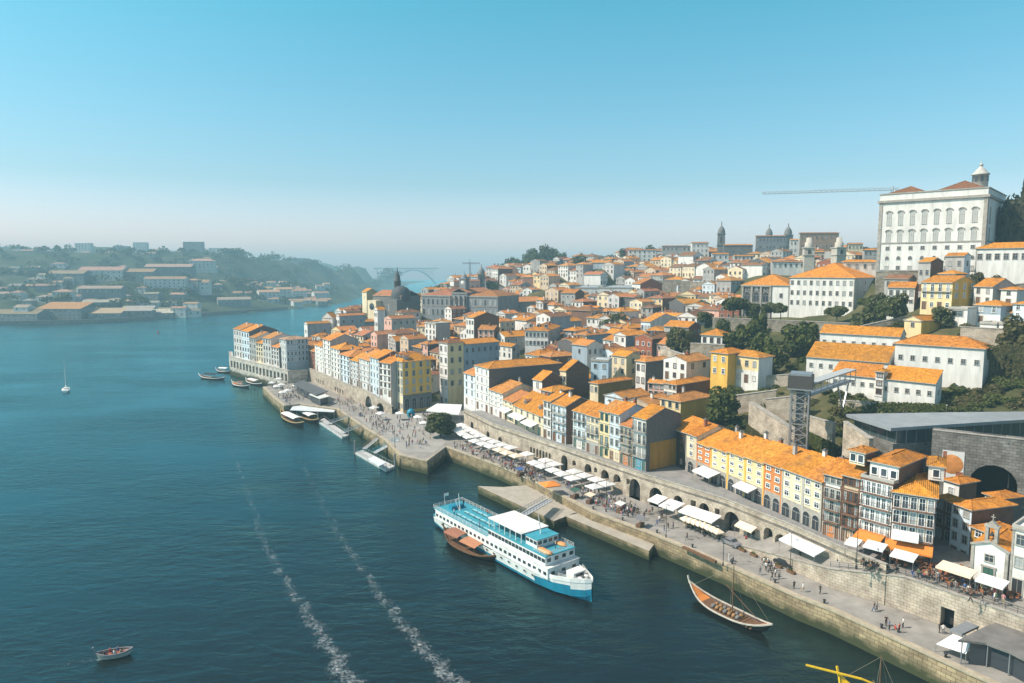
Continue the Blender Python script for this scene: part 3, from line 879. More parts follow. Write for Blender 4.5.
# chapel
A = FN.at(0, 0) if False else V2(P(969.5, 581, Z10)); B = V2(P(999, 590, Z10))
B = A + (B-A).normalized() * 4.9
W = (B-A).length; claim(A, B, 8, Z10)
ch = thing('chapel', 'small white chapel with dark green door and stone belfry', 'chapel', (A.x, A.y, Z10), math.atan2(B.y-A.y, B.x-A.x))
b = MB(); H = 6.3
b.poly([(0,0,-2),(W,0,-2),(W,0,H),(W/2,0,H+1.1),(0,0,H)]); b.poly([(W,0,-2),(W,8,-2),(W,8,H),(W,0,H)]); b.poly([(0,8,-2),(0,0,-2),(0,0,H),(0,8,H)]); b.poly([(W,8,-2),(0,8,-2),(0,8,H),(W/2,8,H+1.1),(W,8,H)])
b.box(-.06,-.15,-2,.38,-.01,H-.2,1); b.box(W-.38,-.15,-2,W+.06,-.01,H-.2,1); b.bar((-.2,-.1,H),(W/2,-.1,H+1.15),.35,.3,1); b.bar((W+.2,-.1,H),(W/2,-.1,H+1.15),.35,.3,1)
b.build('wall',[WHITE,STONE],ch); roof_build(ch,W,8,H,'y',.42,.1,TILE)
dm = MB(); dm.box(W/2-.95,-.16,0,W/2-.7,-.01,3.1); dm.box(W/2+.7,-.16,0,W/2+.95,-.01,3.1); dm.box(W/2-1.05,-.2,3.1,W/2+1.05,-.01,3.4)
d_ = dm.build('door_frame',[STONE],ch); dm = MB(); dm.box(W/2-.7,-.08,0,W/2+.7,-.02,3.1); dm.box(W/2-.02,-.1,.1,W/2+.02,-.081,3,1); dm.build('door',[FRG,IRON],d_)
put_window(ch,'f',W/2,4.1,1.1,1.1,'near',FRS,W,8)
bf = MB(); bx = W/2
bf.box(bx-.85,.1,H+.7,bx-.42,.9,H+3.3); bf.box(bx+.42,.1,H+.7,bx+.85,.9,H+3.3); bf.box(bx-1.0,.02,H+3.3,bx+1.0,.98,H+3.65); bf.box(bx-.42,.2,H+.7,bx+.42,.8,H+1.3)
bf.poly([(bx-.8,.1,H+3.65),(bx+.8,.1,H+3.65),(bx,.1,H+4.5)]); bf.poly([(bx+.8,.9,H+3.65),(bx-.8,.9,H+3.65),(bx,.9,H+4.5)]); bf.poly([(bx-.8,.1,H+3.65),(bx,.1,H+4.5),(bx,.9,H+4.5),(bx-.8,.9,H+3.65)]); bf.poly([(bx,.1,H+4.5),(bx+.8,.1,H+3.65),(bx+.8,.9,H+3.65),(bx,.9,H+4.5)])
bt = bf.build('belfry',[STONE],ch)
bl = MB(); bl.lathe([(.0,.75),(.12,.72),(.2,.4),(.34,.05),(.36,0)],(bx,.5,H+1.9),10); bl.build('bell',[IRON],bt)
cr = MB(); cr.box(bx-.06,.45,H+4.4,bx+.06,.57,H+5.4); cr.box(bx-.3,.455,H+4.9,bx+.3,.565,H+5.03); cr.build('cross',[STONE],bt)
# pale corner house on the right
A = B + (B-A).normalized()*.3; u_ = Vector((.62,-.785)); Bp = A + u_*11
h = zat(A.x, A.y, 527) - Z10; claim(A, Bp, 9, Z10)
house('pale grey house with stone-framed windows and flat parapet beside the chapel', A, Bp, 9, Z10, h, front=WHITE, floors=3, cols=5, fr=FRS, roof='flat', gh=3.6, trim=STONE, win=(1.0,1.6), doors=1, doorm=IRON, rcols=3)

# ---------------------------------------------------------------- yellow and orange row
GY = 'yellow and orange row above the arcade'
spec = [(686,697,437,CREAM,'cream house end with black drainpipe at far end of the yellow row',1),(697,711,448,ORA,'rust orange house with white windows at far end of the yellow row',2),(711,728,453,YELO,'yellow house next to the far rust orange house',2),(728,745,458,YELO,'yellow house in the middle of the three yellow houses',2),(745,764,464,YELO,'yellow house with laundry balcony, left of near rust orange house',2),
        (764,782,469,ORA,'rust orange house with white windows at centre of the yellow row',2),(782,803,476,CREAM,'cream house just right of the centre rust orange house',2),(803,822,483,CREAM,'cream house at near end of the yellow row',2)]
for x0,x1,yt,c,lab,nc in spec:
    rr = row(FY, x0, x1, yt, Z10, 15 if x0 > 690 else 12, lab, group=GY, front=c, side=c if x0 != 686 else CREAM, floors=4, cols=nc, fr=FRW, gh=3.6, ground=STONE, trim=YEL if c is YELO else (FRS if c is CREAM else ORA), win=(1.15,1.6), roof='x', pitch=.34, doors=0, chim=1, tile=TILE)
    W = 6
    bw_ = (V2(FY.at(x1,16))-V2(FY.at(x0,16))).length
    for k in range(nc):
        o, p_ = window_mesh(min(2.2,bw_/nc*.72),2.8,'arch',FRS,PANE[0]); o = part('arched_doorway',o,rr,(bw_*(k+.5)/nc,-.06,0)); part('pane',p_,o)
row(FY, 671, 685.5, 433, Z10, 13, 'dark house in deep shade in the gap beside the mustard flank', group=GY, front=mat((.05,.048,.04),.85,.2,.8,name='shade_painted_plaster'), floors=4, cols=2, fr=FRB, gh=3.6, roof='x', pitch=.34, doors=1)  # deep shade of the gap is put into the front's plaster colour
# ---------------------------------------------------------------- row behind the arcade
GC = 'narrow houses above the arcade wall'
rs = [(464,475,376,9,PBLUE,dict(floors=4,cols=2,side=WHITE,ground=WHITE),'tall thin white house beside the square with orange mural on its flank'),
 (475.4,489,369,30,WHITE,dict(floors=5,cols=3,side=SLATE,roof='hip',pitch=.3),'tall white house with long blank dark slate flank'),
 (489.4,503,394,15,WHITE,dict(floors=4,cols=3,side=CREAM),'white house right below the long dark slate flank'),
 (503.4,513,403,13,CREAM,dict(floors=3,cols=2),'cream house between white house and low orange-roofed house'),
 (513.4,543,417,14,CREAM,dict(floors=2,cols=5,roof='x',pitch=.5,dorm=2),'long low cream house with two dormers in its orange roof'),
 (543.4,551,402,10,WHITE,dict(floors=4,cols=2,side=GREY),'thin white house right of the long low cream house'),
 (552.4,566,407,11,PBLUE,dict(floors=4,cols=3,side=BROWN,bal=(1,2,3)),'pale blue house with narrow brown flank'),
 (573,586,414,11,PBLUE,dict(floors=4,cols=3,ground=WHITE,bal=(1,3)),'pale blue house with red and white ground floor'),
 (586.4,599,418,11,CREAM,dict(floors=4,cols=3,ground=GREY,bal=(2,)),'cream house with green shutters above the arcade'),
 (599.4,609,413,11,YELO,dict(floors=4,cols=2,bal=(1,),fr=FRG),'soft yellow house with balcony above the arcade'),
 (609.4,619.6,415,11,PBLUE,dict(floors=4,cols=2,ground=CREAM),'tall pale blue tiled house beside the yellow-orange house'),
 (620,632,428,10,YELO,dict(floors=4,cols=3,bal=(1,2,3),ground=ORA),'yellow-orange house with balconies beside white end house'),
 (632.4,646.5,420,12,WHITE,dict(floors=4,cols=3,bal=(1,2,3),side=SLATE,ground=mat((.06,.30,.42),.7,.1,1,name='turquoise_paint'),trim=STONED),'white end house with blue ground floor and slate and mustard flank')]
RC = {}
for x0,x1,yt,dep,c,kw,lab in rs:
    kw = dict(dict(roof='x',pitch=.36,gh=3.4,win=(.95,1.7),fr=FRS if R.random()<.4 else FRW,band=1,doors=1,chim=R.choice([0,1,1]),doorm=R.choice([WOOD,FRG,FRB]),tile=R.choice([TILE,TILE,TILEP])),**kw)
    RC[x0] = row(FC, x0, x1, yt, Z10, dep, lab, group=GC, front=c, **kw)
e = RC[632.4]; W = (FC.at(646.5,16)-FC.at(632.4,16)).length
b = MB(); b.box(0,1.2,.3,.03,11,7.2); b.build('flank_panel',[MUST],e,(W+.003,0,0))
e = RC[464]; W = (FC.at(475,16)-FC.at(464,16)).length
# abstract painted figure on the flank: blobs of orange and red on white
b = MB()
for k,(y,z,ry,rz,m) in enumerate(((4.6,4,3.4,4,0),(3.2,6.5,1.5,2.2,1),(6.2,6.8,1.6,2.6,0),(4.6,2.2,2.5,2,2),(5.6,9.6,1.2,1.4,3),(3,9.8,.9,1.2,2))):
    pts = [(0.01+.004*k, y+ry*math.cos(a*.4189), max(.2,z+rz*math.sin(a*.4189)*(1+.15*math.sin(3*a)))) for a in range(15)]
    b.poly(pts, m)
b.build('mural',[ORA,CREAM,mat((.5,.09,.04),.8,.1,1,name='red_mural_paint'),PBLUE],e,(W,0,0))

# ---------------------------------------------------------------- the square
yb_ = corner_house('tall yellow corner house with grey stone ground arcade on the square', 392, 403.5, 431, 362, 410.5, 263, front=CREAM, side=YEL, floors=5, cols=4, rcols=4, roof='hip', pitch=.5, gh=6, trim=STONE, fr=FRS, win=(1.1,2.1), deep=3, band=1)  # sunlit front and shaded flank are put into the two wall colours
wl_ = [c for c in yb_.children if c.name.startswith('wall')][0]; W = wl_.bound_box[6][0] - .04
for k in range(4):
    o, p_ = window_mesh(2.0,4.6,'arch',FRS,PANE[0]); 
    dd = wl_.bound_box[6][1]
    o = part('arched_doorway',o,yb_,(W+.05,dd*(k+.5)/4,0),math.pi/2); part('pane',p_,o)
r_ = [c for c in yb_.children if c.name.startswith('roof')][0]
hh = ztop(yb_)
for k in range(3): dormer(r_, W*(k+.5)/3, 1.2, hh+.7, 1.2, 1.3, GREY)
b = MB(); b.box(0,.02,0,.06,dd-.02,6); b.build('stone_base',[STONED],yb_,(W,0,0))
cb = corner_house('cream corner house with yellow flank and open arches across the square', 439, 448.5, 463.5, 343.5, 405, 275, front=WHITE, side=YELO, floors=5, cols=2, rcols=2, roof='hip', pitch=.34, gh=6.5, trim=STONE, fr=FRS, win=(1.2,2.0), tile=TILEB, band=1)
C = D(463.8, 400, 283); n_ = Vector((.78,.62)); c2 = V2(D(448.5,405,275)) + n_*along(V2(D(448.5,405,275)), n_, 463.8, 24)
k2 = along(c2, n_, 499, 24); A = c2 + DEF*9; zb = D(448.5,405,275).z; claim(A, c2, k2, zb)
house('big blue-grey tiled block joined behind the cream corner house', A + n_*.02, c2 + n_*.02, k2, zb, zat(c2.x,c2.y,344.5)-zb, front=GREYB, side=GREYB, floors=4, cols=2, rcols=6, roof='y', pitch=.3, gh=9, fr=GREYB, win=(1.1,1.7), tile=TILE, doors=0, trim=STONE)

# ---------------------------------------------------------------- far white row over the quay wall
L3F = px([(392,413),(373,408.5),(361,402.5),(345,396.5),(325,387),(308,379)], 4.5)
FG = Line([p + Vector((.75,.66))*1.6 for p in L3F])
GG = 'white row over the far quay wall'
gs = [(307,315,352,BRICK,4),(315.2,323,347,WHITE,6),(323.2,331,341,WHITE,7),(331.2,340,350,WHITE,6),(340.2,350,357,PBLUE,5),(350.2,359,362,WHITG,5),(359.2,370,361,WHITG,5),(370.2,379,359,PBLUE,5),(379.2,391.5,364,WHITE,5)]
gl = ['reddish dark house at far end of the white row by the recess','tall thin white house next to the reddish far-end house','tallest white house with brown bands in the far white row','white house just right of the tallest in the far white row','pale blue house in the middle of the far white row','white house right of the pale blue middle house','white house above the big quay arch','pale blue house third from the yellow corner house','white house touching the tall yellow corner house']
for (x0,x1,yt,c,fl),lab in zip(gs,gl):
    row(FG, x0, x1, yt, 10.2, R.uniform(10,15), lab, group=GG, front=c, side=R.choice([SLATE,GREY,BROWN]), floors=fl, cols=3 if x1-x0>8.5 else 2, style='far', fr=R.choice([FRW,FRS,FRB]), roof=R.choice(['x','x','hip']), pitch=.38, gh=3, band=1, trim=R.choice([None,BROWN,STONED]), tile=R.choice([TILE,TILEP]), chim=1, win=(1.0,1.8))
# ---------------------------------------------------------------- point of the quay, far left
FH = Line([V2(P(287,368,11)), V2(P(235,356,11)), V2(P(228,354,11))])
GH = 'tall houses on the far point of the quay'
hs = [(234,241.8,330,WHITG,'white end house with wide orange roof at the river point'),(242,249.5,332,PBLUE,'pale blue house second from the river point'),(249.7,256,338,GREY,'dark narrow house third from the river point'),(256.2,263,344,CREAM,'cream house in middle of the river point block'),(263.2,271,339,WHITG,'white balconied house in the river point block'),(271.2,279,348,WHITG,'white house second from the blue-flanked corner house'),]
for x0,x1,yt,c,lab in hs:
    row(FH, x0, x1, yt, 11, R.uniform(13,17), lab, group=GH, front=c, side=R.choice([GREY,SLATE,WHITE]), floors=4, cols=3, style='far', fr=R.choice([FRS,FRB,FRS]), roof='x', pitch=.36, gh=3, band=1, tile=R.choice([TILE,TILEP]), chim=1, win=(1.0,1.8))
corner_house('white corner house with blue-grey flank at the recess on far quay', 279.5, 287, 308, 340, 369, 341, group=GH, front=WHITG, side=GREYB, floors=5, cols=3, rcols=6, style='far', roof='hip', pitch=.25, tile=(.5,.3,.22), fr=FRW, gh=3, win=(1.0,1.9), band=1)
# ---------------------------------------------------------------- bishop's palace
Bc = V2(D(983.5,262,250)); A = Bc - Vector((.73,-.68))*35.6; z0 = 58.5; W = (Bc-A).length; Dp = 40
u = (Bc-A).normalized(); n = Vector((-u.y,u.x)); claim(A,Bc,Dp,z0)
pal = thing('bishop_palace','huge white hilltop palace with two rows of tall arched windows','palace',(A.x,A.y,z0),math.atan2(u.y,u.x))
H = zat(Bc.x,Bc.y,196)-z0; Htop = zat(Bc.x,Bc.y,187)-z0
b = MB()
b.poly([(0,0,-8),(W,0,-8),(W,0,Htop),(0,0,Htop)]); b.poly([(W,0,-8),(W,Dp,-8),(W,Dp,Htop),(W,0,Htop)]); b.poly([(W,Dp,-8),(0,Dp,-8),(0,Dp,Htop),(W,Dp,Htop)]); b.poly([(0,Dp,-8),(0,0,-8),(0,0,Htop),(0,Dp,Htop)]); b.poly([(0,0,Htop-.6),(W,0,Htop-.6),(W,Dp,Htop-.6),(0,Dp,Htop-.6)])
for z,hh,o in ((H-.3,.9,.7),(Htop-.25,.4,.3),(H*.42,.5,.2),(1.2,.4,.2)): b.box(-o,-o,z,W+o,-.003,z+hh,1); b.box(W+.003,-.002,z,W+o,Dp+o,z+hh,1); b.box(-o,-.002,z,-.003,Dp,z+hh,1)
for x in (0,W-1.0): b.box(x-.1,-.25,-8,x+1.1,-.004,H-.31,1)
b.box(W+.004,.1,-8,W+.25,1.2,H-.31,1); b.box(W+.004,Dp-1.2,-8,W+.25,Dp-.1,H-.31,1)
b.build('wall',[WHITE,STONE],pal)
def hood(root,u_,z,w,m=STONE,face='f',Wd=0):
    b = MB(); r = w/2+.35; n_=7
    for k in range(n_): a0=math.pi*k/n_; a1=math.pi*(k+1)/n_; b.bar((r*math.cos(a0),-.2,r*.75*math.sin(a0)),(r*math.cos(a1),-.2,r*.75*math.sin(a1)),.4,.24)
    b.build('window_hood',[m],root,(u_,0,z) if face=='f' else (Wd,u_,z),0 if face=='f' else math.pi/2)
PSH = [glass_mat('shuttered_glass',(.42,.42,.40),.4)]
for k in range(8):
    x = 1.6+(W-3.2)*(k+.5)/8
    put_window(pal,'f',x,H*.675,1.4,H*.175,'near-arch',FRS,W,Dp,PSH[0]); hood(pal,x,H*.845,1.5)
    put_window(pal,'f',x,H*.44,1.4,H*.15,'near-arch',FRS,W,Dp,PSH[0]); hood(pal,x,H*.585,1.5)
    put_window(pal,'f',x,H*.335,1.2,1.2,'near',FRS,W,Dp,PANE[1]); put_window(pal,'f',x,H*.20,1.2,1.2,'near-arch',FRS,W,Dp,PANE[1])
    put_window(pal,'f',x,H*.04,1.2,1.9,'near',FRS,W,Dp,PANE[1] if k in (1,4) else PSH[0])
for k in range(3): 
    put_window(pal,'r',Dp*(k+.5)/3,H*.665,1.7,H*.215,'near-arch',FRS,W,Dp,PANE[1]); put_window(pal,'r',Dp*(k+.5)/3,H*.43,1.7,H*.18,'near-arch',FRS,W,Dp,PANE[1])
def hiproof(root,x0,y0,x1,y1,z,pitch,c):
    e = bpy.data.objects.new('roof',None); bpy.data.objects.remove(e)
    r = roof_build(root,x1-x0,y1-y0,z,'hip',pitch,.1,c); r.location=(x0,y0,0); return r
hiproof(pal,1.2,1.2,W*.45,Dp-1,Htop-.3,.42,TILEB); r2 = hiproof(pal,W*.52,1.2,W-1,Dp-1,Htop-.3,.46,TILEB)
tw = MB(); cx,cy = W*.86,14; zt=Htop+3.4
tw.lathe([(2.6,-3),(2.6,2.6),(3.0,2.6),(3.0,3.0),(2.3,3.6),(1.7,4.5),(.9,5.4),(.55,5.6),(.55,6.2),(.75,6.3),(.5,6.9),(.1,7.2),(.05,8)],(cx,cy,zt),12)
lt = tw.build('lantern_tower',[mat((.48,.46,.42),.8,.15,1,name='pale_stone')],pal)
for k in range(8):
    a=2*math.pi*(k+.5)/8; g=MB(); g.box(-.45,-.05,0,.45,.05,2.0); g.build('window',[PANE[0]],lt,(cx+2.6*math.cos(a),cy+2.6*math.sin(a),zt+.2),a+math.pi/2)
# ---------------------------------------------------------------- right-hand upper houses
def flat_house(label, x0, y0b, d0, x1, d1, yt1, dep, **kw):
    """house whose long front runs from (x0, d0) to (x1, d1); base row given at x0, eave row at x1"""
    p0 = D(x0,y0b,d0); A = V2(p0); z0 = p0.z; B = V2(D(x1,y0b,d1)); h = zat(B.x,B.y,yt1)-z0
    claim(A,B,dep,z0); return house(label,A,B,dep,z0,h,**kw)
flat_house('long white house with orange roof and stone-framed windows beside the palace',974,279,240,1075,222,247,9,floors=2,cols=11,roof='hip',pitch=.38,fr=FRS,gh=5,win=(1.3,1.9),doors=0,trim=STONE,style='near')
flat_house('bright yellow house with orange roof on the slope below the palace',920,309,228,951,219,283,13,front=YELO,side=YEL,floors=3,cols=4,rcols=3,roof='x',pitch=.3,fr=FRW,gh=3.2,win=(1.0,1.9),bal=(2,))
flat_house('yellow lean-to house with sloping orange roof below the bright yellow house',904,330,214,921,209,321,9,front=YELO,side=YEL,floors=1,cols=1,roof='y',pitch=.4,fr=FRS)
flat_house('small white house with blue flank and orange cap under the palace front',938,290,238,954,233,274,6,side=GREYB,floors=2,cols=3,roof='hip',pitch=.35,fr=FRS,gh=2,win=(.8,1.4))
flat_house('stone house with pale flank and orange roof right beside palace foot',944,279,244,963,239,256,5,front=GREY,side=PBLUE,floors=2,cols=2,rcols=1,roof='x',pitch=.35,fr=FRS,gh=3)
flat_house('white house with broad sloping orange roof below the long white house',973,303,222,992,216,287,10,floors=2,cols=2,roof='x',pitch=.45,fr=FRS,gh=2.5,side=GREY)
flat_house('low white house with orange roof left below the palace corner',887,305,240,914,235,288,9,floors=2,cols=4,roof='x',pitch=.36,fr=FRS,gh=2.6,side=BROWN)
flat_house('low dark-roofed stone cottage at foot of the palace left corner',884,290,252,908,246,279,8,front=GREY,floors=1,cols=3,roof='x',pitch=.3,fr=FRS,tile=TILEB)
flat_house('narrow brown-flanked house with orange roof under the palace middle',917,291,246,929,242,262,7,front=GREY,side=BROWN,floors=2,cols=2,roof='x',pitch=.36,fr=FRS,gh=3)
flat_house('small white cottage with brown door at right edge of the slope',1000,305,216,1016,212,290,6,floors=2,cols=1,roof='hip',pitch=.3,fr=FRS,gh=2.5)
flat_house('white cottage with grey upper floor in the middle of the slope houses',974,322,210,1000,203,306,7,front=GREYB,floors=2,cols=2,roof='hip',pitch=.35,fr=FRW,gh=2.5,ground=WHITE)
flat_house('white cube house with orange roof beside the grey-topped cottage',998,325,206,1012,203,313,7,floors=1,cols=1,roof='x',pitch=.35,fr=FRS)
flat_house('pale blue house with orange roof at the right edge of slope',1011,330,203,1034,197,305,8,front=PBLUE,floors=3,cols=2,roof='hip',pitch=.3,fr=FRW,gh=3)
flat_house('white garage-like house with long dark window on the slope',979,338,202,996,198,324,6,floors=1,cols=1,roof='flat',fr=FRS,win=(3.2,1.0))
flat_house('white flat-roofed house with cream side beside the garage-like house',998,338,198,1020,193,325,6,floors=1,cols=2,roof='flat',fr=FRS,side=CREAM,win=(2,1.0))
flat_house('white flat-roofed house with wide dark opening right of the yellow lean-to',948,320,212,967,207,309,6,floors=1,cols=1,roof='flat',fr=FRS,win=(3,1.6))
# the long white barracks-like terraces
flat_house('longest white building with orange roof and two rows of small windows',893,384,192,982,178,349,10,floors=2,cols=7,roof='hip',pitch=.42,fr=FRS,gh=4.2,win=(.9,1.2),doors=0,deep=3,side=WHITE)
flat_house('white upper-left building with orange roof behind the longest white building',819,358,214,899,200,337,9,floors=2,cols=8,roof='x',pitch=.42,fr=FRS,gh=2.6,win=(.8,1.1),doors=0)
flat_house('white middle building with orange roof stepping below the upper-left one',806,372,204,888,190,363,8,floors=1,cols=8,roof='shed',pitch=.42,fr=FRS,win=(.8,1.1))
flat_house('lower white building with orange roof and row of small windows',831,388,191,876,183,378,6,floors=1,cols=5,roof='shed',pitch=.4,fr=FRS,win=(.8,1.0))
flat_house('lowest white building with orange roof and small dark doorway',880,397,180,935,171,384,6,floors=1,cols=5,roof='shed',pitch=.4,fr=FRS,win=(.8,1.1),rcols=1)
flat_house('thin white stair tower with tiny orange roof between white buildings',874,405,180,882,178.5,372,3,floors=4,cols=1,roof='hip',pitch=.4,fr=FRB,gh=2.5,win=(1.2,1.5),doors=0,band=1)
# church and college
flat_house('large white college block with orange hipped roof above the rubble wall',788,316,300,853,281,278,34,side=GREYB,floors=4,cols=10,rcols=4,roof='hip',pitch=.42,fr=FRS,gh=4,win=(1.0,1.7),doors=0,trim=STONE,style='near')  # flank's shade is put into its wall colour as grey-blue
B = V2(D(787.5,316,300.5)); A = B - Vector((.80,-.6))*20.5; z0 = D(788,316,300).z; claim(A,B,26,z0)
W=(B-A).length; u=(B-A).normalized()
chh = thing('church','grey church front with three tall arches beside the white college block','church',(A.x,A.y,z0),math.atan2(u.y,u.x)); H=zat(A.x,A.y,285)-z0
b = MB(); b.poly([(0,0,-4),(W*.62,0,-4),(W*.62,0,H),(0,0,H)],1); b.poly([(W*.62,0,-4),(W,0,-4),(W,0,H),(W*.62,0,H)],0); b.poly([(W,0,-4),(W,26,-4),(W,26,H),(W,0,H)],0); b.poly([(0,26,-4),(0,0,-4),(0,0,H),(0,26,H)],1); b.poly([(W,26,-4),(0,26,-4),(0,26,H),(W,26,H)],0)
for k in range(4): b.box(W*.2*k+.1,-.5,-4,W*.2*k+.9,-.005,H-.6,2)
b.box(-.3,-.7,H-.6,W*.62+.4,-.006,H-.05,2); b.box(.9,-.35,H*.38,W*.61,-.007,H*.38+.5,2)
b.build('wall',[WHITE,STONED,STONE],chh); roof_build(chh,W,26,H,'hip',.42,.5,TILE)
for k in range(3):
    x=W*.2*k+.5+W*.1
    for z,hh in ((.2,H*.33),(H*.44,H*.34)):
        o,p_=window_mesh(W*.12,hh,'arch',FRS,PANE[0]); o=part('arch',o,chh,(x,0,z)); part('pane',p_,o)
    put_window(chh,'f',x,H*.83,1.0,1.3,'far',FRS)
put_window(chh,'f',W*.85,H*.6,1.2,1.8,'far',FRS)
# garden slope houses
flat_house('tall yellow house with stepped orange roof in the hillside garden',710,388,212,727,207,354,9,front=YEL,floors=3,cols=2,roof='hip',pitch=.35,fr=FRW,gh=4,win=(1.0,1.6),doors=0)
flat_house('yellow garden house with white porch right of the tall yellow house',727.4,380,212,758,203,358,7,front=YELO,side=WHITE,floors=2,cols=4,roof='hip',pitch=.35,fr=FRS,gh=4,ground=WHITE)
flat_house('small white pavilion with pyramid orange roof among garden trees',701,346,245,722,240,336,8,floors=1,cols=3,roof='hip',pitch=.45,fr=FRB)
# ---------------------------------------------------------------- middle hillside, one by one
mh = [
 ('light blue house with six small windows amid the orange roofs',591,608,612,361,392,236,dict(ang=160,front=LBLUE,floors=3,cols=2,roof='flat',win=(.9,1.4),gh=3)),
 ('gabled brown house with bright orange roof left of the light blue house',560,566,589,371,396,230,dict(front=CREAM,side=BROWN,floors=2,cols=2,roof='x',pitch=.5)),
 ('gabled brown house with pale front further left of the light blue house',533,542,562,381,400,226,dict(front=WHITE,side=BROWN,floors=2,cols=1,roof='x',pitch=.5)),
 ('white house with six windows and broad dark flank below the garden',636,645,672,362,396,226,dict(front=WHITE,side=SLATE,floors=3,cols=2,roof='hip',pitch=.3,fr=FRB,win=(1.0,1.9),gh=3)),
 ('pink and blue narrow house beside the white dark-flanked house',648,664,668,384,408,214,dict(ang=150,front=PINK,floors=3,cols=3,roof='x',pitch=.36,gh=3)),
 ('cream house with broad orange roof below the tall yellow house',664,676,711,385,408,205,dict(front=WHITE,side=BROWN,floors=3,cols=3,roof='hip',pitch=.3,gh=2.6)),
 ('yellow-fronted house with orange hip roof above the yellow row',660,680,712,402,432,190,dict(front=YELO,side=YEL,floors=3,cols=3,rcols=0,roof='hip',pitch=.32,gh=3)),
 ('olive yellow house with wide hipped roof behind the narrow row',590,598,632,384,405,215,dict(front=CREAM,side=mat((.20,.15,.05),.85,.15,1,name='olive_plaster'),floors=2,cols=2,roof='hip',pitch=.3)),
 ('white house with black frames in a window grid on the middle slope',646,662,668,331,352,292,dict(ang=158,front=WHITE,side=SLATE,floors=3,cols=3,roof='hip',pitch=.3,fr=FRB,gh=3)),
 ('long house with dark blue window band and orange roof mid-slope',603,616,655,341,356,285,dict(front=WHITE,side=GREYB,floors=2,cols=2,rcols=8,roof='x',pitch=.3,gh=3)),
 ('broad white-flanked house with long orange roof on the middle slope',641,650,680,322,340,315,dict(front=PBLUE,side=WHITE,floors=2,cols=3,roof='x',pitch=.3)),
 ('grey-blue house with orange roof left of the long blue-banded house',572,587,603,346,366,262,dict(front=GREYB,side=WHITE,floors=2,cols=1,rcols=3,roof='x',pitch=.35)),
 ('white corner house with two dark gables above the dark slate flank',497,512,520,347,366,300,dict(front=WHITE,side=GREY,floors=3,cols=3,rcols=2,roof='x',pitch=.4)),
 ('white balconied house under a dormered orange roof on the slope',525,548,560,331,354,305,dict(ang=165,front=WHITE,side=GREY,floors=3,cols=6,rcols=2,roof='hip',pitch=.35,dorm=3,gh=3)),
 ('brown-flanked house with orange roof next to the balconied house',466,474,499,318,343,330,dict(front=WHITE,side=BROWN,floors=3,cols=3,roof='x',pitch=.3)),
 ('pink-fronted house under the grey exchange hall',478,494,500,330,348,318,dict(ang=165,front=PINK,side=BROWN,floors=3,cols=3,roof='x',pitch=.3)),
 ('orange-roofed house with hollow attic above the low houses',541,552,572,392,410,216,dict(front=BRICK,side=BROWN,floors=2,cols=2,roof='hip',pitch=.35)),
 ('white house with blank blue-grey gable near the white dark-flanked house',612,626,640,357,385,240,dict(front=CREAM,side=YELO,floors=3,cols=2,rcols=1,roof='x',pitch=.36,gh=3)),
 ('dark grey long block with orange roof below the hillside church',727-60,690,712,306,318,392,dict(front=WHITE,side=GREY,floors=2,cols=4,rcols=5,roof='x',pitch=.3)),
 ('salmon warehouse with zigzag white front high on the slope',600,632,652,288,309,440,dict(ang=165,front=WHITE,side=GREYB,floors=2,cols=6,roof='flat',gh=4)),
 ('teal shed with white zigzag side left of the salmon warehouse',575,600,608,288,305,452,dict(ang=170,front=WHITE,side=GREYB,floors=2,cols=3,roof='flat',gh=4)),
 ('red brick flank house beside the terraced slope',632,640,662,284,300,440,dict(front=WHITE,side=BRICK,floors=2,cols=2,roof='x',pitch=.3)),
]
for lab,xl,xc,xr,yt,yb,d,kw in mh:
    kw = dict(dict(style='far',fr=FRS,group='houses on the hillside',chim=R.choice([0,1]),tile=R.choice([TILE,TILE,TILEP]),doors=0,gh=3),**kw)
    corner_house(lab,xl,xc,xr,yt,yb,d,**kw)
# exchange hall: long grey building with centre block and clock turret
A=V2(D(421,315,432)); B=V2(D(497,315,408)); z0=D(460,318,420).z; W=(B-A).length; u=(B-A).normalized(); claim(A,B,30,z0); claim(A+u*0,A+u*(W*.5),44,z0)
ex=thing('exchange_hall','long dark grey hall with orange roof and central columned block','hall',(A.x,A.y,z0),math.atan2(u.y,u.x)); H=zat(A.x,A.y,295)-z0
b=MB()
for (x0,y0,x1,y1,h) in ((0,1,W*.42,30,H),(W*.42,0,W*.62,31,H+2),(W*.62,1,W,30,H)):
    for f in ([(x0,y0,-6),(x1,y0,-6),(x1,y0,h),(x0,y0,h)],[(x1,y0,-6),(x1,y1,-6),(x1,y1,h),(x1,y0,h)],[(x1,y1,-6),(x0,y1,-6),(x0,y1,h),(x1,y1,h)],[(x0,y1,-6),(x0,y0,-6),(x0,y0,h),(x0,y1,h)]): b.poly(f)
    b.box(x0-.1,y0-.4,h-.7,x1+.1,y0-.005,h-.1,1); b.box(x0+.0,y0-.2,H*.52,x1,y0-.006,H*.52+.4,1)
EXM=mat((.23,.245,.26),.9,.2,.8,True,name='grey_granite')
b.build('wall',[EXM,STONE],ex)
r=roof_build(ex,W*.42,29,H,'hip',.3,.4,TILEF); r.location=(0,1,0); r=roof_build(ex,W*.38,29,H,'hip',.3,.4,TILEF); r.location=(W*.62,1,0); r=roof_build(ex,W*.2,31,H+2,'y',.4,.3,TILEF); r.location=(W*.42,0,0)
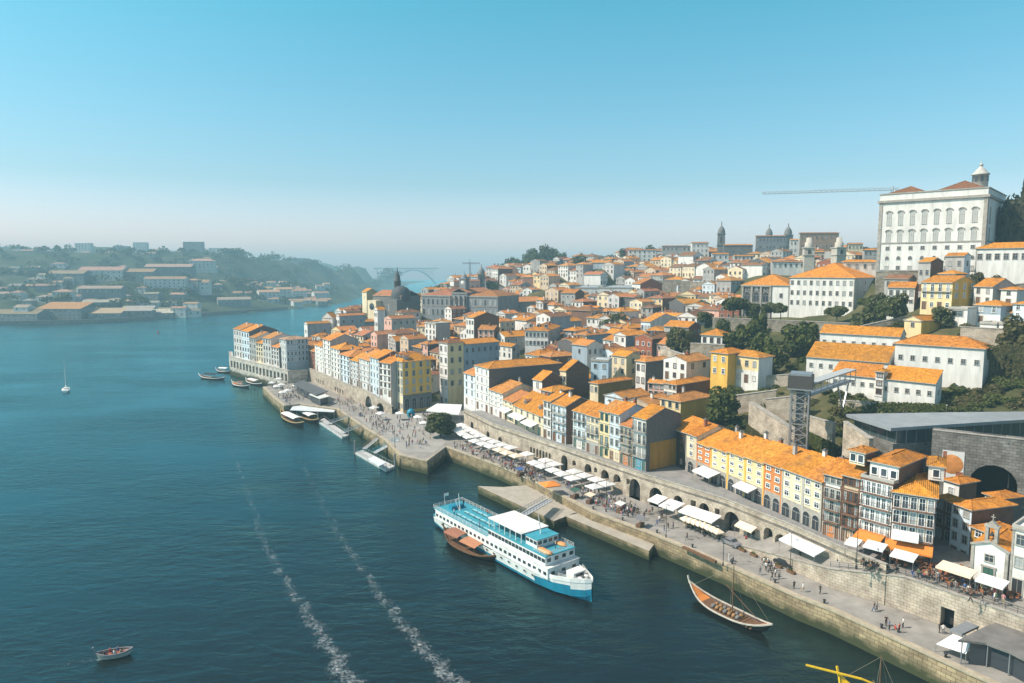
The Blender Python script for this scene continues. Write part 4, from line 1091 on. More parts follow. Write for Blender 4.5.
for k in range(16):
    x=W*(k+.5)/16
    if .4<(k+.5)/16<.64:
        cl=MB(); cl.lathe([(.7,0),(.55,.5),(.5,H*.9),(.75,H*.95),(.75,H)],n=10); cl.build('column',[STONE],ex,(x,-.8,0))
    for z in (1.5,H*.58): put_window(ex,'f',x,z,1.4,H*.26,'far-arch',FRS).location.y = 1 if not .42<(k+.5)/16<.62 else 0
tb=MB(); tb.box(W*.52-2.2,4,H,W*.52+2.2,8.4,H+10); tb.box(W*.52-2.6,3.6,H+10,W*.52+2.6,8.8,H+10.6); tb.lathe([(2,0),(1.8,1.2),(1.0,2.2),(.2,3),(.05,5)],(W*.52,6.2,H+10.6),8); t_=tb.build('clock_turret',[EXM],ex)
for a in range(1): 
    cf=MB(); cf.lathe([(0,.02),(1.2,.02),(1.3,-.05)],n=16); c_=cf.build('clock_face',[WHITE],t_,(W*.52,3.98,H+8)); c_.rotation_euler=(math.pi/2,0,0)
# domed church
C=D(397,318,455); z0=C.z
sf=thing('domed_church','dark stone church with lead lantern spire and rose gable by the river','church',(C.x,C.y,z0),math.radians(-35)); claim(V2(C)-Vector((14,8)),V2(C)+Vector((14,-8)),24,z0)
b=MB(); H=15; b.box(-13,-9,-6,13,9,H); b.box(-13,-14,-6,-5,-9,H-3,1); b.box(6,-13,-6,13,-9,H-2,0)
b.build('wall',[STONED,CREAM],sf); r=roof_build(sf,26,18,H,'x',.35,.4,TILEF); r.location=(-13,-9,0)
d=MB(); d.lathe([(6.5,H-3),(6.5,H+.5),(6.2,H+2),(5.4,H+4),(3.8,H+5.6),(2.0,H+6.4),(1.6,H+6.5)],(8,-4,0),16); d.build('dome',[mat((.07,.075,.08),.7,.2,1,name='lead_roof')],sf)
d=MB(); d.lathe([(2.2,H+2),(2.2,H+9),(2.6,H+9.2),(2.0,H+10),(1.7,H+13),(1.2,H+14.5),(.4,H+16),(.08,H+19)],(-1,2,0),8); d.build('spire',[mat((.10,.095,.09),.8,.2,1,name='dark_spire')],sf)
for k in range(4): put_window(sf,'f',-10+6*k,5,1.4,5,'far-arch',FRS).location.y=-9
w=MB(); w.lathe([(0,0),(2.2,0),(2.4,-.15)],n=18); w.build('rose_window',[PANE[0]],sf,(-9,-14.05,H-7)).rotation_euler=(math.pi/2,0,0)
# second church gable left of it
corner_house('ochre church gable with small rose window left of the domed church',362,367,377,292,312,470,front=CREAM,side=mat((.5,.37,.2),.85,.15,.6,name='ochre_stone'),floors=2,cols=1,roof='x',pitch=.5,doors=0,style='far',gh=6)
for lab,xl,xc,xr,yt,yb,d,kw in [
 ('white house with steep white gable at far end behind the point',322,333,338,318,345,420,dict(ang=160,front=WHITE,side=WHITE,roof='y',pitch=.7,floors=2,cols=2,rcols=0)),
 ('long orange-roofed house with bluish flank behind the far white row',336,340,365,316,345,418,dict(front=WHITE,side=GREYB,roof='y',floors=3,cols=2,rcols=3,pitch=.4)),
 ('low bluish house with two dark windows behind the river point',304,308,330,324,345,410,dict(front=WHITE,side=GREYB,roof='y',floors=2,cols=1,rcols=2,pitch=.35)),
 ('white gabled house above the far white row',374,378,385,310,335,400,dict(front=WHITE,side=WHITE,roof='y',pitch=.6,floors=3,cols=2)),
 ('pink house with faded ribbed roof beside the white gabled house',384,392,416,319,342,390,dict(front=PINK,side=GREY,roof='y',floors=3,cols=2,rcols=4,pitch=.3,tile=TILEF)),
 ('grey low block with dark brown roof above the yellow corner house',388,396,420,334,350,350,dict(front=WHITE,side=GREY,roof='hip',floors=2,cols=2,rcols=3,pitch=.3,tile=TILEB)),
 ('tall white house with ragged grey flank below the exchange hall',425,436,450,324,348,345,dict(front=WHITE,side=GREY,roof='flat',floors=4,cols=3,rcols=0)),
 ('pale arcaded block with red roof high above the exchange hall',450,454,480,281,298,520,dict(front=WHITE,side=PINK,roof='y',floors=2,cols=2,rcols=5,pitch=.25,tile=TILEF)),
 ('long orange-roofed hall stretching right of the exchange hall',500,516,575,302,316,440,dict(front=WHITE,side=EXM,roof='y',floors=2,cols=3,rcols=10,pitch=.3)),
]:
    kw=dict(dict(style='far',fr=FRS,group='houses on the hillside',tile=R.choice([TILE,TILEP]),doors=0,gh=3.5),**kw); corner_house(lab,xl,xc,xr,yt,yb,d,**kw)
# skyline buildings
for lab,xl,xc,xr,yt,yb,d,kw in [
 ('grey courthouse-like block with two window rows on the skyline',756,785,796,236,262,560,dict(ang=172,front=EXM,side=GREY,roof='x',floors=4,cols=9,rcols=2,pitch=.25,tile=TILEF)),
 ('dark arched hall with orange roof left of the grey skyline block',724,752,756,245,268,560,dict(ang=172,front=STONED,roof='hip',floors=2,cols=3,pitch=.4,tile=TILEP)),
 ('grey long block with flat cornice at left of skyline ridge',662,690,694,246,262,600,dict(ang=172,front=GREY,side=GREY,roof='hip',floors=3,cols=7,pitch=.2,tile=TILEF)),
 ('white skyline house with red roof and tower-like side',628,656,664,250,266,610,dict(ang=172,front=WHITE,side=GREY,roof='hip',floors=4,cols=6,pitch=.3,tile=TILEF)),
 ('white five-storey house below the grey skyline block',734,753,756,256,274,480,dict(ang=172,front=WHITE,side=GREY,roof='x',floors=4,cols=5,pitch=.3)),
 ('long white terrace house stepping down from the stone belfry church',772,815,826,262,274,430,dict(ang=174,front=WHITE,side=GREY,roof='x',floors=2,cols=8,pitch=.3,tile=TILEF)),
 ('brown long palace with reddish roof right on the skyline',800,838,846,233,255,520,dict(ang=174,front=mat((.33,.24,.17),.85,.2,.6,name='brown_stone'),side=GREY,roof='hip',floors=3,cols=8,pitch=.25,tile=TILEF)),
 ('orange broad-roofed house just left of the palace foot',845,877,880,262,272,300,dict(ang=172,front=WHITE,side=GREY,roof='hip',floors=1,cols=4,pitch=.45)),
 ('white skyline house beside the stone clock tower',692,708,714,243,262,590,dict(ang=172,front=WHITE,side=WHITE,roof='x',floors=4,cols=4,pitch=.4,tile=TILEF)),
 ('white gabled house on the skyline between grey block and brown palace',790,800,806,240,258,540,dict(ang=165,front=WHITE,side=GREY,roof='x',floors=3,cols=3,pitch=.4,tile=TILEP)),
 ('cream skyline house with red roof right of the brown long palace',848,862,868,244,262,470,dict(ang=168,front=CREAM,side=BROWN,roof='x',floors=3,cols=4,pitch=.38,tile=TILEF)),
 ('grey skyline house with bright orange roof touching the palace left edge',864,876,881,250,268,420,dict(ang=168,front=GREY,side=GREY,roof='hip',floors=3,cols=3,pitch=.38,tile=TILE)),
 ('ochre house with orange hip roof just below the brown long palace',806,824,832,252,266,480,dict(ang=168,front=OCH,side=BROWN,roof='hip',floors=2,cols=4,pitch=.38,tile=TILEP)),
 ('off-white house with brown roof below the grey skyline block',762,780,788,258,274,500,dict(ang=168,front=WHITG,side=GREY,roof='x',floors=3,cols=4,pitch=.36,tile=TILEB)),
 ('orange house between clock tower and dark arched hall',712,728,734,254,276,520,dict(ang=172,front=WHITE,side=PBLUE,roof='x',floors=4,cols=3,pitch=.4,tile=TILE)),
]:
    kw=dict(dict(style='far',fr=FRS,group='buildings along the skyline',doors=0,gh=3.5,deep=12),**kw); corner_house(lab,xl,xc,xr,yt,yb,d,**kw)
PSTONE = mat((.46,.42,.36),.85,.2,.8,name='pale_stone')
def bell_tower(label,x,yb,d,w,yt,m=STONED,cap='dome',name='bell_tower',cat='tower'):
    C=D(x,yb,d); H=zat(C.x,C.y,yt)-C.z
    t=thing(name,label,cat,C,math.radians(R.uniform(-25,10))); b=MB(); hs=H*.68
    b.box(-w/2,-w/2,-8,w/2,w/2,hs); b.box(-w*.58,-w*.58,hs,w*.58,w*.58,hs+.6); b.box(-w*.58,-w*.58,hs*.6,w*.58,w*.58,hs*.6+.4)
    b.build('shaft',[m],t); c=MB()
    if cap=='dome': c.lathe([(w*.48,hs+.6),(w*.48,hs+w*.4),(w*.4,hs+w*.7),(w*.2,hs+w*1.0),(w*.08,hs+w*1.1),(w*.06,H-.6),(.02,H)],n=10)
    else: c.lathe([(w*.42,hs+.6),(w*.4,hs+w*.6),(w*.3,hs+w*.62),(w*.26,hs+w*1.1),(.02,H)],n=8)
    c.build('cupola',[m],t)
    for s in range(2):
        o,p_=window_mesh(w*.32,hs*.24,'arch',FRS,DARK); o=part('belfry_opening',o,t,(0,-w/2,hs*.68) if s==0 else (w/2,0,hs*.68),0 if s==0 else math.pi/2); part('pane',p_,o)
    return t
bell_tower('dark stone clock tower with pointed dome standing on the skyline',720.5,262,590,6.2,221)
bell_tower('left twin cathedral tower with small dome behind the grey skyline block',768,262,620,6.5,224)
bell_tower('right twin cathedral tower with small dome behind the grey skyline block',787,262,620,7,223)
bell_tower('square dark tower above the red-roofed arcaded block',481.5,298,540,5.5,264,m=DGREY)
bell_tower('pale stone bell tower with domed top nearest to the palace, right of its twin',838,266,420,6,240,m=PSTONE,cap='cone')
bell_tower('pale stone bell tower with domed top, left twin further from the palace',808,266,430,6,240,m=PSTONE,cap='cone')
# zig-zag of smaller skyline shapes is filled by the row houses
# ================================================================ ground
def in_poly(X, Y, poly):
    c = np.zeros(np.shape(X), bool); n = len(poly)
    for i in range(n):
        xi, yi = poly[i]; xj, yj = poly[i-1]
        if yi == yj: continue
        c ^= ((yi > Y) != (yj > Y)) & (X < (xj-xi)*(Y-yi)/(yj-yi)+xi)
    return c
def seg_dist(X, Y, pts, close=None):
    """distance to the polyline (near to far), positive inland; close = far-off corners that make it a land polygon"""
    best = np.full(np.shape(X), 1e9); sg = np.zeros(np.shape(X))
    for i in range(len(pts)-1):
        ax, ay = pts[i]; bx, by = pts[i+1]; dx, dy = bx-ax, by-ay; L2 = dx*dx+dy*dy
        t = np.clip(((X-ax)*dx+(Y-ay)*dy)/L2, 0, 1)
        d = np.hypot(X-ax-t*dx, Y-ay-t*dy); s = np.sign((X-ax)*dy-(Y-ay)*dx)
        m = d < best
        best = np.where(m, d, best); sg = np.where(m, s, sg)
    if close: sg = np.where(in_poly(X, Y, list(pts)+close), 1, -1)
    return best*sg
LAND = [(2500, 3600), (2500, 40)]
# back edge of the flat quays: where the hill ground starts (near to far)
sqb = [(p.x, p.y) for p in L3F]
EDGE = [(112,40),(92,72),(80,90),(66,108)] + [(p.x,p.y) for p in L3.off(4).p[1:]] + [(-14,262),(-30,282),(-46,272)] + [(p[0]+1.5,p[1]+1.5) for p in sqb] + [(-98,345)] + [(p.x+1.5,p.y+1.5) for p in FH.p] + [(-166,420),(-176,470),(-185,560),(-190,700),(-210,1000),(-230,1500),(-150,2200),(100,3600)]
EDGEZ = [9.6]*4 + [9.6]*(len(L3P)-1) + [5.2,5.2,5.2] + [9.8]*len(sqb) + [11] + [10.7]*len(FH.p) + [9,7,4,3,3,3,3,3]
for (x,y),z in zip(EDGE,EDGEZ): GP.append((x,y,z))
for i in range(len(EDGE)-1):
    (x0,y0),(x1,y1) = EDGE[i],EDGE[i+1]; L=math.hypot(x1-x0,y1-y0); n=int(L/14); nx,ny=(y1-y0)/L,-(x1-x0)/L
    for k in range(n+1):
        t=k/(n+1); z=EDGEZ[i]*(1-t)+EDGEZ[i+1]*t
        GP.append((x0+(x1-x0)*t,y0+(y1-y0)*t,z)); GP.append((x0+(x1-x0)*t+nx*11,y0+(y1-y0)*t+ny*11,z+(.3 if L<60 else 0)))
for x,y,d in [(500,370,275),(520,345,325),(500,330,355),(560,330,345),(600,320,370),(640,300,395),(680,290,400),(560,300,430),(600,285,470),(540,290,470),(640,272,500),(700,262,520),(600,268,540),(560,274,560),(540,270,620),(580,262,640),(640,256,650),(700,252,680),(780,252,680),(850,254,640),(520,272,700),(500,278,600),(470,285,600),(450,300,500),(430,330,400),(400,340,380),(360,335,430),(330,345,420),(300,350,400),(440,360,330),(470,350,335),
             (540,262,760),(600,256,800),(700,250,850),(800,250,850),(900,252,800),(980,262,400),(1010,300,222),(1010,345,190),(980,345,190),(880,335,212),(850,322,235),(800,340,240),(760,352,238),(740,335,262),(700,352,245),(690,370,225),(740,392,204),(780,400,195),(770,372,215),(735,420,188),(710,425,186),(700,420,192),
             (840,400,182),(800,405,188),(930,412,172),(1000,410,168),(1010,380,176),(990,395,170),(880,412,172),(1060,380,180),(1060,300,240),(1100,270,260),(1200,250,280),(1200,400,180)]:
    p=D(x,y,d); GP.append((p.x,p.y,p.z))
for x,y,z in [(75,140,11),(90,150,12),(100,140,12),(110,125,12),(88,165,14),(70,165,14),(60,175,15),(120,140,20),(140,120,40),(160,140,42),(170,100,48),(125,90,14)]: GP.append((x,y,z))
for x,y in [(-100,2500),(200,2600),(600,2400),(900,1200),(500,900),(700,600),(450,350),(300,200),(400,120),(250,60)]: GP.append((x,y,70 if y>100 else 55))
tw0=D(712,340,286); tw1=D(775,340,272); tw2=D(895,340,246)
for v in (tw0,tw1,tw2): v.z=30.5
for a,c in ((tw0,tw1),(tw1,tw2)):
    u=V2(c-a).normalized(); n=Vector((-u.y,u.x)); L=V2(c-a).length
    for k in range(int(L/4)+1):
        p=V2(a)+u*4*k
        GP+= [(p.x+n.x*3,p.y+n.y*3,39.9),(p.x+n.x*9,p.y+n.y*9,40.2),(p.x-n.x*4,p.y-n.y*4,30.6),(p.x-n.x*9,p.y-n.y*9,30)]
for x,y,d in [(870,290,262),(880,285,258),(900,300,240),(930,282,245),(868,305,262),(900,312,228),(870,322,240)]: p=D(x,y,d); GP.append((p.x,p.y,p.z))
GPA=np.array(GP)
def ground_np(X,Y):
    X=np.asarray(X,float); Y=np.asarray(Y,float); sh=X.shape; X=X.ravel(); Y=Y.ravel(); out=np.zeros_like(X)
    for i in range(0,len(X),4000):
        d2=(X[i:i+4000,None]-GPA[None,:,0])**2+(Y[i:i+4000,None]-GPA[None,:,1])**2+12.0
        w=d2**-1.6; out[i:i+4000]=(w*GPA[None,:,2]).sum(1)/w.sum(1)
    return out.reshape(sh)
def ground(x,y): return float(ground_np([x],[y])[0])
def grid_mesh(name,x0,x1,y0,y1,step,fz,mats,keep=None):
    xs=np.arange(x0,x1+.1,step); ys=np.arange(y0,y1+.1,step); X,Y=np.meshgrid(xs,ys); Z=fz(X,Y); nx=len(xs)
    K=np.ones_like(X,bool) if keep is None else keep(X,Y)
    v=np.stack([X.ravel(),Y.ravel(),Z.ravel()],1); fs=[]
    for j in range(len(ys)-1):
        for i in range(nx-1):
            if K[j,i] or K[j,i+1] or K[j+1,i] or K[j+1,i+1]: fs.append((j*nx+i,j*nx+i+1,(j+1)*nx+i+1,(j+1)*nx+i))
    used=sorted({k for f in fs for k in f}); mp={k:i for i,k in enumerate(used)}
    me=bpy.data.meshes.new(name); me.from_pydata([tuple(v[k]) for k in used],[],[tuple(mp[k] for k in f) for f in fs])
    me.polygons.foreach_set('use_smooth',[True]*len(fs)); me.materials.append(mats); me.update(); return me
def ground_mat(name,cols,sc=.05,bump=.5):
    m,nt,b=new_mat(name); L=nt.links.new; tc=N(nt,'ShaderNodeTexCoord')
    n=N(nt,'ShaderNodeTexNoise'); n.inputs['Scale'].default_value=sc; n.inputs['Detail'].default_value=10; n.inputs['Roughness'].default_value=.7; L(tc.outputs['Object'],n.inputs['Vector'])
    rp=N(nt,'ShaderNodeValToRGB'); e=rp.color_ramp.elements; e[0].position=.3; e[1].position=.7; e[0].color=(*cols[0],1); e[1].color=(*cols[-1],1)
    for k in range(1,len(cols)-1): q=e.new(.3+.4*k/(len(cols)-1)); q.color=(*cols[k],1)
    L(n.outputs[0],rp.inputs[0]); L(rp.outputs[0],b.inputs['Base Color']); b.inputs['Roughness'].default_value=.95; b.inputs['Specular IOR Level'].default_value=.15
    bp=N(nt,'ShaderNodeBump'); bp.inputs['Strength'].default_value=bump; bp.inputs['Distance'].default_value=.5; L(n.outputs[0],bp.inputs['Height']); L(bp.outputs[0],b.inputs['Normal']); return m
EARTH=ground_mat('hill_earth',[(.03,.038,.014),(.055,.06,.022),(.10,.09,.04),(.17,.145,.09)],.08)
def fz(X,Y):
    s=seg_dist(X,Y,EDGE,LAND); z=ground_np(X,Y); return np.where(s<5,-3.0,z-.25)
me=grid_mesh('hill_ground',-240,420,40,960,6,fz,EARTH,lambda X,Y: seg_dist(X,Y,EDGE,LAND)>0)
tag(part('hill_ground',me,None),kind='structure')
def fz2(X,Y):
    s=seg_dist(X,Y,EDGE,LAND); z=ground_np(X,Y); return np.where(s<12,-4.0,z-2)
me=grid_mesh('far_terrain',-300,1500,900,3600,60,fz2,EARTH,lambda X,Y: seg_dist(X,Y,EDGE,LAND)>0); tag(part('far_terrain',me,None),kind='structure')

# ---------------------------------------------------------------- water
wm,nt,b=new_mat('river_water'); L=nt.links.new
tc=N(nt,'ShaderNodeTexCoord'); mp=N(nt,'ShaderNodeMapping'); mp.inputs['Rotation'].default_value=(0,0,-.15); mp.inputs['Scale'].default_value=(.5,1.15,1); L(tc.outputs['Object'],mp.inputs[0])
n1=N(nt,'ShaderNodeTexNoise'); n1.inputs['Scale'].default_value=.42; n1.inputs['Detail'].default_value=5; n1.inputs['Roughness'].default_value=.6; n1.inputs['Distortion'].default_value=.6; L(mp.outputs[0],n1.inputs['Vector'])
n2=N(nt,'ShaderNodeTexNoise'); n2.inputs['Scale'].default_value=.022; n2.inputs['Detail'].default_value=4; L(mp.outputs[0],n2.inputs['Vector'])
n3=N(nt,'ShaderNodeTexNoise'); n3.inputs['Scale'].default_value=.09; n3.inputs['Detail'].default_value=3; n3.inputs['Distortion'].default_value=.2; L(mp.outputs[0],n3.inputs['Vector'])
rp=N(nt,'ShaderNodeMapRange'); rp.inputs[1].default_value=.35; rp.inputs[2].default_value=.7; rp.inputs[3].default_value=.15; rp.inputs[4].default_value=1.45; L(n2.outputs[0],rp.inputs[0])
ad=N(nt,'ShaderNodeMath',operation='MULTIPLY_ADD'); ad.inputs[1].default_value=1.6; L(n3.outputs[0],ad.inputs[0]); L(n1.outputs[0],ad.inputs[2])
bp=N(nt,'ShaderNodeBump'); bp.inputs['Distance'].default_value=.42; L(rp.outputs[0],bp.inputs['Strength']); L(ad.outputs[0],bp.inputs['Height'])
nt.nodes.remove(b); df=N(nt,'ShaderNodeBsdfDiffuse'); df.inputs[0].default_value=(.008,.010,.009,1); gl=N(nt,'ShaderNodeBsdfGlossy'); gl.inputs[0].default_value=(.40,.93,1.0,1); gl.inputs[1].default_value=.16; fr_=N(nt,'ShaderNodeFresnel'); fr_.inputs[0].default_value=1.5; ms=N(nt,'ShaderNodeMixShader'); L(fr_.outputs[0],ms.inputs[0]); L(df.outputs[0],ms.inputs[1]); L(gl.outputs[0],ms.inputs[2]); L(ms.outputs[0],nt.nodes['Material Output'].inputs[0]); [L(bp.outputs[0],x.inputs['Normal']) for x in (df,gl,fr_)]
w=MB(); w.poly([(-2500,-200,0),(700,-200,0),(700,4200,0),(-2500,4200,0)]); tag(w.build('river_water',wm),kind='structure')
bed=MB(); bed.poly([(-3000,-300,-6),(2500,-300,-6),(2500,4400,-6),(-3000,4400,-6)]); tag(bed.build('river_bed',EARTH),kind='structure')
# foam trails left by a passing boat
fm,nt,b=new_mat('foam'); L=nt.links.new; tc=N(nt,'ShaderNodeTexCoord'); n=N(nt,'ShaderNodeTexNoise'); n.inputs['Scale'].default_value=1.7; n.inputs['Detail'].default_value=9; n.inputs['Roughness'].default_value=.72; n.inputs['Distortion'].default_value=.8; L(tc.outputs['Object'],n.inputs['Vector'])
at=N(nt,'ShaderNodeAttribute'); at.attribute_name='foam'
sm=N(nt,'ShaderNodeMath',operation='ADD'); L(n.outputs[0],sm.inputs[0]); L(at.outputs['Fac'],sm.inputs[1])
mr=N(nt,'ShaderNodeMapRange'); mr.inputs[1].default_value=.88; mr.inputs[2].default_value=1.34; mr.inputs[3].default_value=0; mr.inputs[4].default_value=.7; L(sm.outputs[0],mr.inputs[0]); L(mr.outputs[0],b.inputs['Alpha']); b.inputs['Base Color'].default_value=(.72,.76,.77,1); b.inputs['Roughness'].default_value=.9
def trail(name,pp,w0,w1,s0,s1,z):
    pts=[P(x,y,0) for x,y in pp]; fine=[]
    for i in range(len(pts)-1):
        for k in range(10): fine.append(pts[i].lerp(pts[i+1],k/10))
    fine.append(pts[-1]); n=len(fine); v=[];fo=[];f=[]; q=random.Random(3)
    for i,p in enumerate(fine):
        a=fine[max(0,i-1)]; c=fine[min(n-1,i+1)]; t=(c-a).normalized(); s=Vector((t.y,-t.x,0)); k=i/(n-1); w_=w0+(w1-w0)*k; wob=math.sin(i*.7)*.25+q.uniform(-.2,.2)
        for j in range(-3,4):
            v.append(p+s*(j/3*w_+wob*w_*.4)+Vector((0,0,z))); fo.append((s0+(s1-s0)*k)*(1-(abs(j)/3)**2.2)+q.uniform(-.07,.07) if abs(j)<3 else 0)
    for i in range(n-1):
        for j in range(6): f.append((i*7+j,i*7+j+1,(i+1)*7+j+1,(i+1)*7+j))
    me=bpy.data.meshes.new(name); me.from_pydata(v,[],f); a=me.attributes.new('foam','FLOAT','POINT'); a.data.foreach_set('value',fo); me.materials.append(fm); me.update()
    return tag(part(name,me,None),kind='stuff')
trail('foam_trail',[(228,440),(240,470),(250,500),(265,545),(283,578),(300,602),(318,630),(335,655),(352,690)],1.5,3.2,.31,.47,.03)
trail('foam_trail',[(294,445),(308,475),(325,510),(345,545),(366,575),(388,605),(412,635),(436,662),(462,690)],1.5,3.1,.31,.47,.03)
trail('foam_trail',[(30,671),(60,666),(90,661),(104,659)],1.4,.6,.22,.46,.03)

# ---------------------------------------------------------------- quays and streets
PAVE=ground_mat('paving',[(.15,.138,.125),(.24,.225,.205),(.29,.272,.248),(.35,.33,.30)],.22,.15); PAVD=ground_mat('street_paving',[(.18,.175,.17),(.25,.243,.235),(.30,.29,.28)],.3,.1); SAND=ground_mat('pale_ramp',[(.30,.27,.22),(.42,.385,.33)],.4,.2)
def prism_obj(name,pts,z0,z1,mats,label=None,cat=None,kind='structure'):
    b=MB(); b.prism([(p[0],p[1]) for p in pts],z0,z1,0,1 if isinstance(mats,list) else 0); o=b.build(name,mats)
    return tag(o,label,cat,None,kind)
back=[(-158,384),(-112,352),(-100,345)]
inner=[(100,70),(82,93),(66,112)]+[(p.x,p.y) for p in L3.off(3).p[1:]]+[(-8,262),(-22,296),(-50,300)]+[(p.x+4,p.y+4) for p in L3F]
quay=[(p.x,p.y) for p in L1]+[(-110,352)]+inner[::-1]
prism_obj('quay_pavement',quay,3.2,4.0,[PAVE,PAVE])
# quay retaining wall with coping, one long masonry wall along the water
def strip_wall(label,pts,z0,z1,th,m,cope,name='quay_wall',bat=.5):
    o=Vector((pts[0][0],pts[0][1],0)); root=thing(name,label,'wall',o); L_=Line(pts); f=L_.off(-bat).p; k=L_.off(th).p; c0=L_.off(-.12).p; c1=L_.off(.9).p; p=L_.p; b=MB(); c=MB()
    q=lambda v,z:(v.x-o.x,v.y-o.y,z)
    for i in range(len(p)-1):
        b.poly([q(f[i],z0),q(f[i+1],z0),q(p[i+1],z1),q(p[i],z1)]); 
        c.poly([q(c0[i],z1+.16),q(c0[i+1],z1+.16),q(c1[i+1],z1+.16),q(c1[i],z1+.16)]); c.poly([q(c0[i],z1-.2),q(c0[i+1],z1-.2),q(c0[i+1],z1+.16),q(c0[i],z1+.16)]); c.poly([q(c1[i],z1),q(c1[i+1],z1),q(c1[i+1],z1+.16),q(c1[i],z1+.16)])
    b.build('wall_face',[m],root); c.build('coping',[cope],root); return root
strip_wall('long mossy masonry river wall running the whole length of the quay',[(p.x,p.y) for p in L1],-3,4.0,1,QSTONE,mat((.40,.34,.25),.9,.2,.8,name='coping_stone'))
prism_obj('lower_landing',px([(478,486),(503,487),(540,484),(585,511),(574,513),(554,521)],2),-2,2.0,[QSTONE,SAND])
prism_obj('lower_landing',px([(565,516),(592,510),(650,535),(655,543),(649,551)],2),-2,2.0,[QSTONE,SAND])
# ramp street in front of the near houses
rp_=[V2(p) for p in RAMP]; rz=[4.05,7.4,9.7,9.7,9.7,9.7]
up=[(45.6,143),(54,127.5),(60,114),(74,104),(88,90),(112,60)]
b=MB()
for i in range(5):
    a,c=rp_[i],rp_[i+1]; d,e=up[i],up[i+1]; ext=2
    b.poly([(a.x,a.y,rz[i]),(c.x,c.y,rz[i+1]),(e[0]+ext,e[1]+1,rz[i+1]),(d[0]+ext*(i>0),d[1]+1*(i>0),rz[i])])
b.poly([(64,108,9.72),(118,64,9.72),(118,90,9.72),(75,116,9.72)])
tag(b.build('ramp_street',PAVE),kind='structure')
st=[(p.x,p.y) for p in L3.p]+[(p.x,p.y) for p in L3.off(24).p[::-1]]
b=MB(); b.prism(st,9.55,Z10); tag(b.build('upper_street',PAVD),kind='structure')
b=MB(); b.prism([(64,108.5),(90,85),(116,75),(90,135),(62,135)],9.5,Z10-.02); tag(b.build('terrace_street',PAVE),kind='structure')
b=MB(); b.prism([(-17,244),(-24,206),(-34,206),(-43,223),(-60,258),(-48,266),(-40,264),(-31,271),(-22,282),(-8,262)],3.9,4.03); tag(b.build('square_pavement',ground_mat('square_paving',[(.26,.25,.23),(.36,.345,.32)],.2,.1)),kind='structure')
# arcade wall
def L3hole(xp,zc,w,h,b0,ar):
    q=L3.at(xp,zc)
    for i in range(len(L3.p)-1):
        a,c=L3.p[i],L3.p[i+1]; L=(c-a).length; t=(q-a).dot((c-a).normalized())
        if -.5<=t<=L+.5: return (i,min(max(t,w/2+.4),L-w/2-.4),w,h,b0,ar)
holes=[]
for xp,w_,h_,b0,ar in [(638,3.8,5.0,0,1),(656,4.0,4.6,0,1),(730,4.4,4.8,0,1),(768,2.2,4.0,0,1),(781,3.0,3.2,.3,1),(560,2.8,4.6,0,1),(704,2.6,2.4,2.2,1),(693,1.4,1.6,2.8,0),(678,2.6,2.4,2.0,1),(617,2.6,2.4,2.2,1),(605,3.0,2.6,2.0,1),(588,2.8,2.6,2.0,1),(574,1.5,1.6,2.6,1),(751,2.0,2.8,0,0),(717,1.2,1.5,2.8,0),(628,1.2,1.4,3,0),(595.5,1.2,1.4,3,1),(472,2.6,4,0,1),(488,2.4,3.6,0,1),(500,2.2,3.4,0,1),(795,2.6,2.6,.3,0),(806,2.4,2.4,.5,0)]+[(531+3.1*k,.9,2.6,1.2,1) for k in range(7)]:
    hh=L3hole(xp,6.5,w_,h_,b0+(0 if xp<735 else (xp-735)*.018),ar)
    if hh: holes.append(hh)
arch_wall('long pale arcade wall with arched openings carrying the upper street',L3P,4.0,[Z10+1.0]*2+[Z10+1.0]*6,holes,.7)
hl=[(1,4,8.4,5.0,0,1),(0,5,4.6,3.4,0,1)]
Lf=[(p.x,p.y) for p in L3F]
arch_wall('pale quay wall with two low arches under the far white row',Lf,4.0,[7,10.2,10.4,10.4,10.4,10.4],[(1,min(5.2,(L3F[2]-L3F[1]).length-4.4),8,4.8,0,1),(0,(L3F[1]-L3F[0]).length*.62,5,3.4,0,1)]+[(i,s,1.3,2.0,1,0) for i in (3,4) for s in (3,6.5,10,13) if s<(L3F[i+1]-L3F[i]).length-1],.9)
Hw=[V2(P(308,381,4)),FH.off(-2).at(288,8),FH.off(-2).at(262,8),FH.off(-2).at(230,8),FH.at(226,8)+Vector((-4,14))]
hl=[]
for i in (1,2):
    L=(Hw[i+1]-Hw[i]).length; n=int(L/4)
    hl+=[(i,L*(k+.5)/n,2.5,3.8,3.6,0) for k in range(n)]
arch_wall('white embankment wall with dark square bays under the point houses',[(p.x,p.y) for p in Hw],1.0,[9.6,10.2,10.4,10.4,10.4],hl,2,stone_mat('pale_embankment', (.58,.55,.50), (.50,.47,.43), (.36,.34,.30), 1.6, .8, moss=1.6))
# retaining wall of the ramp and railing
rw=[(p.x,p.y) for p in rp_[::-1]]
arch_wall('tall stone retaining wall below the railing with doorway to the lower quay',rw,4.0,[9.8,9.8,9.8,9.8,7.4,4.3],[(2,6.0,1.9,3.1,0,0)],.6,WSTONE)
rail('black iron railing along the top of the stone retaining wall',[(p.x+.25,p.y+.3,z) for p,z in zip(rp_[1:],[7.6,10,10,10,10])])
rail('thin steel railing along the arcade wall top',[(p.x+.2,p.y+.15,Z10+1.15) for p in L3.p[1:]],.6,STEEL,2.4,bars=2)

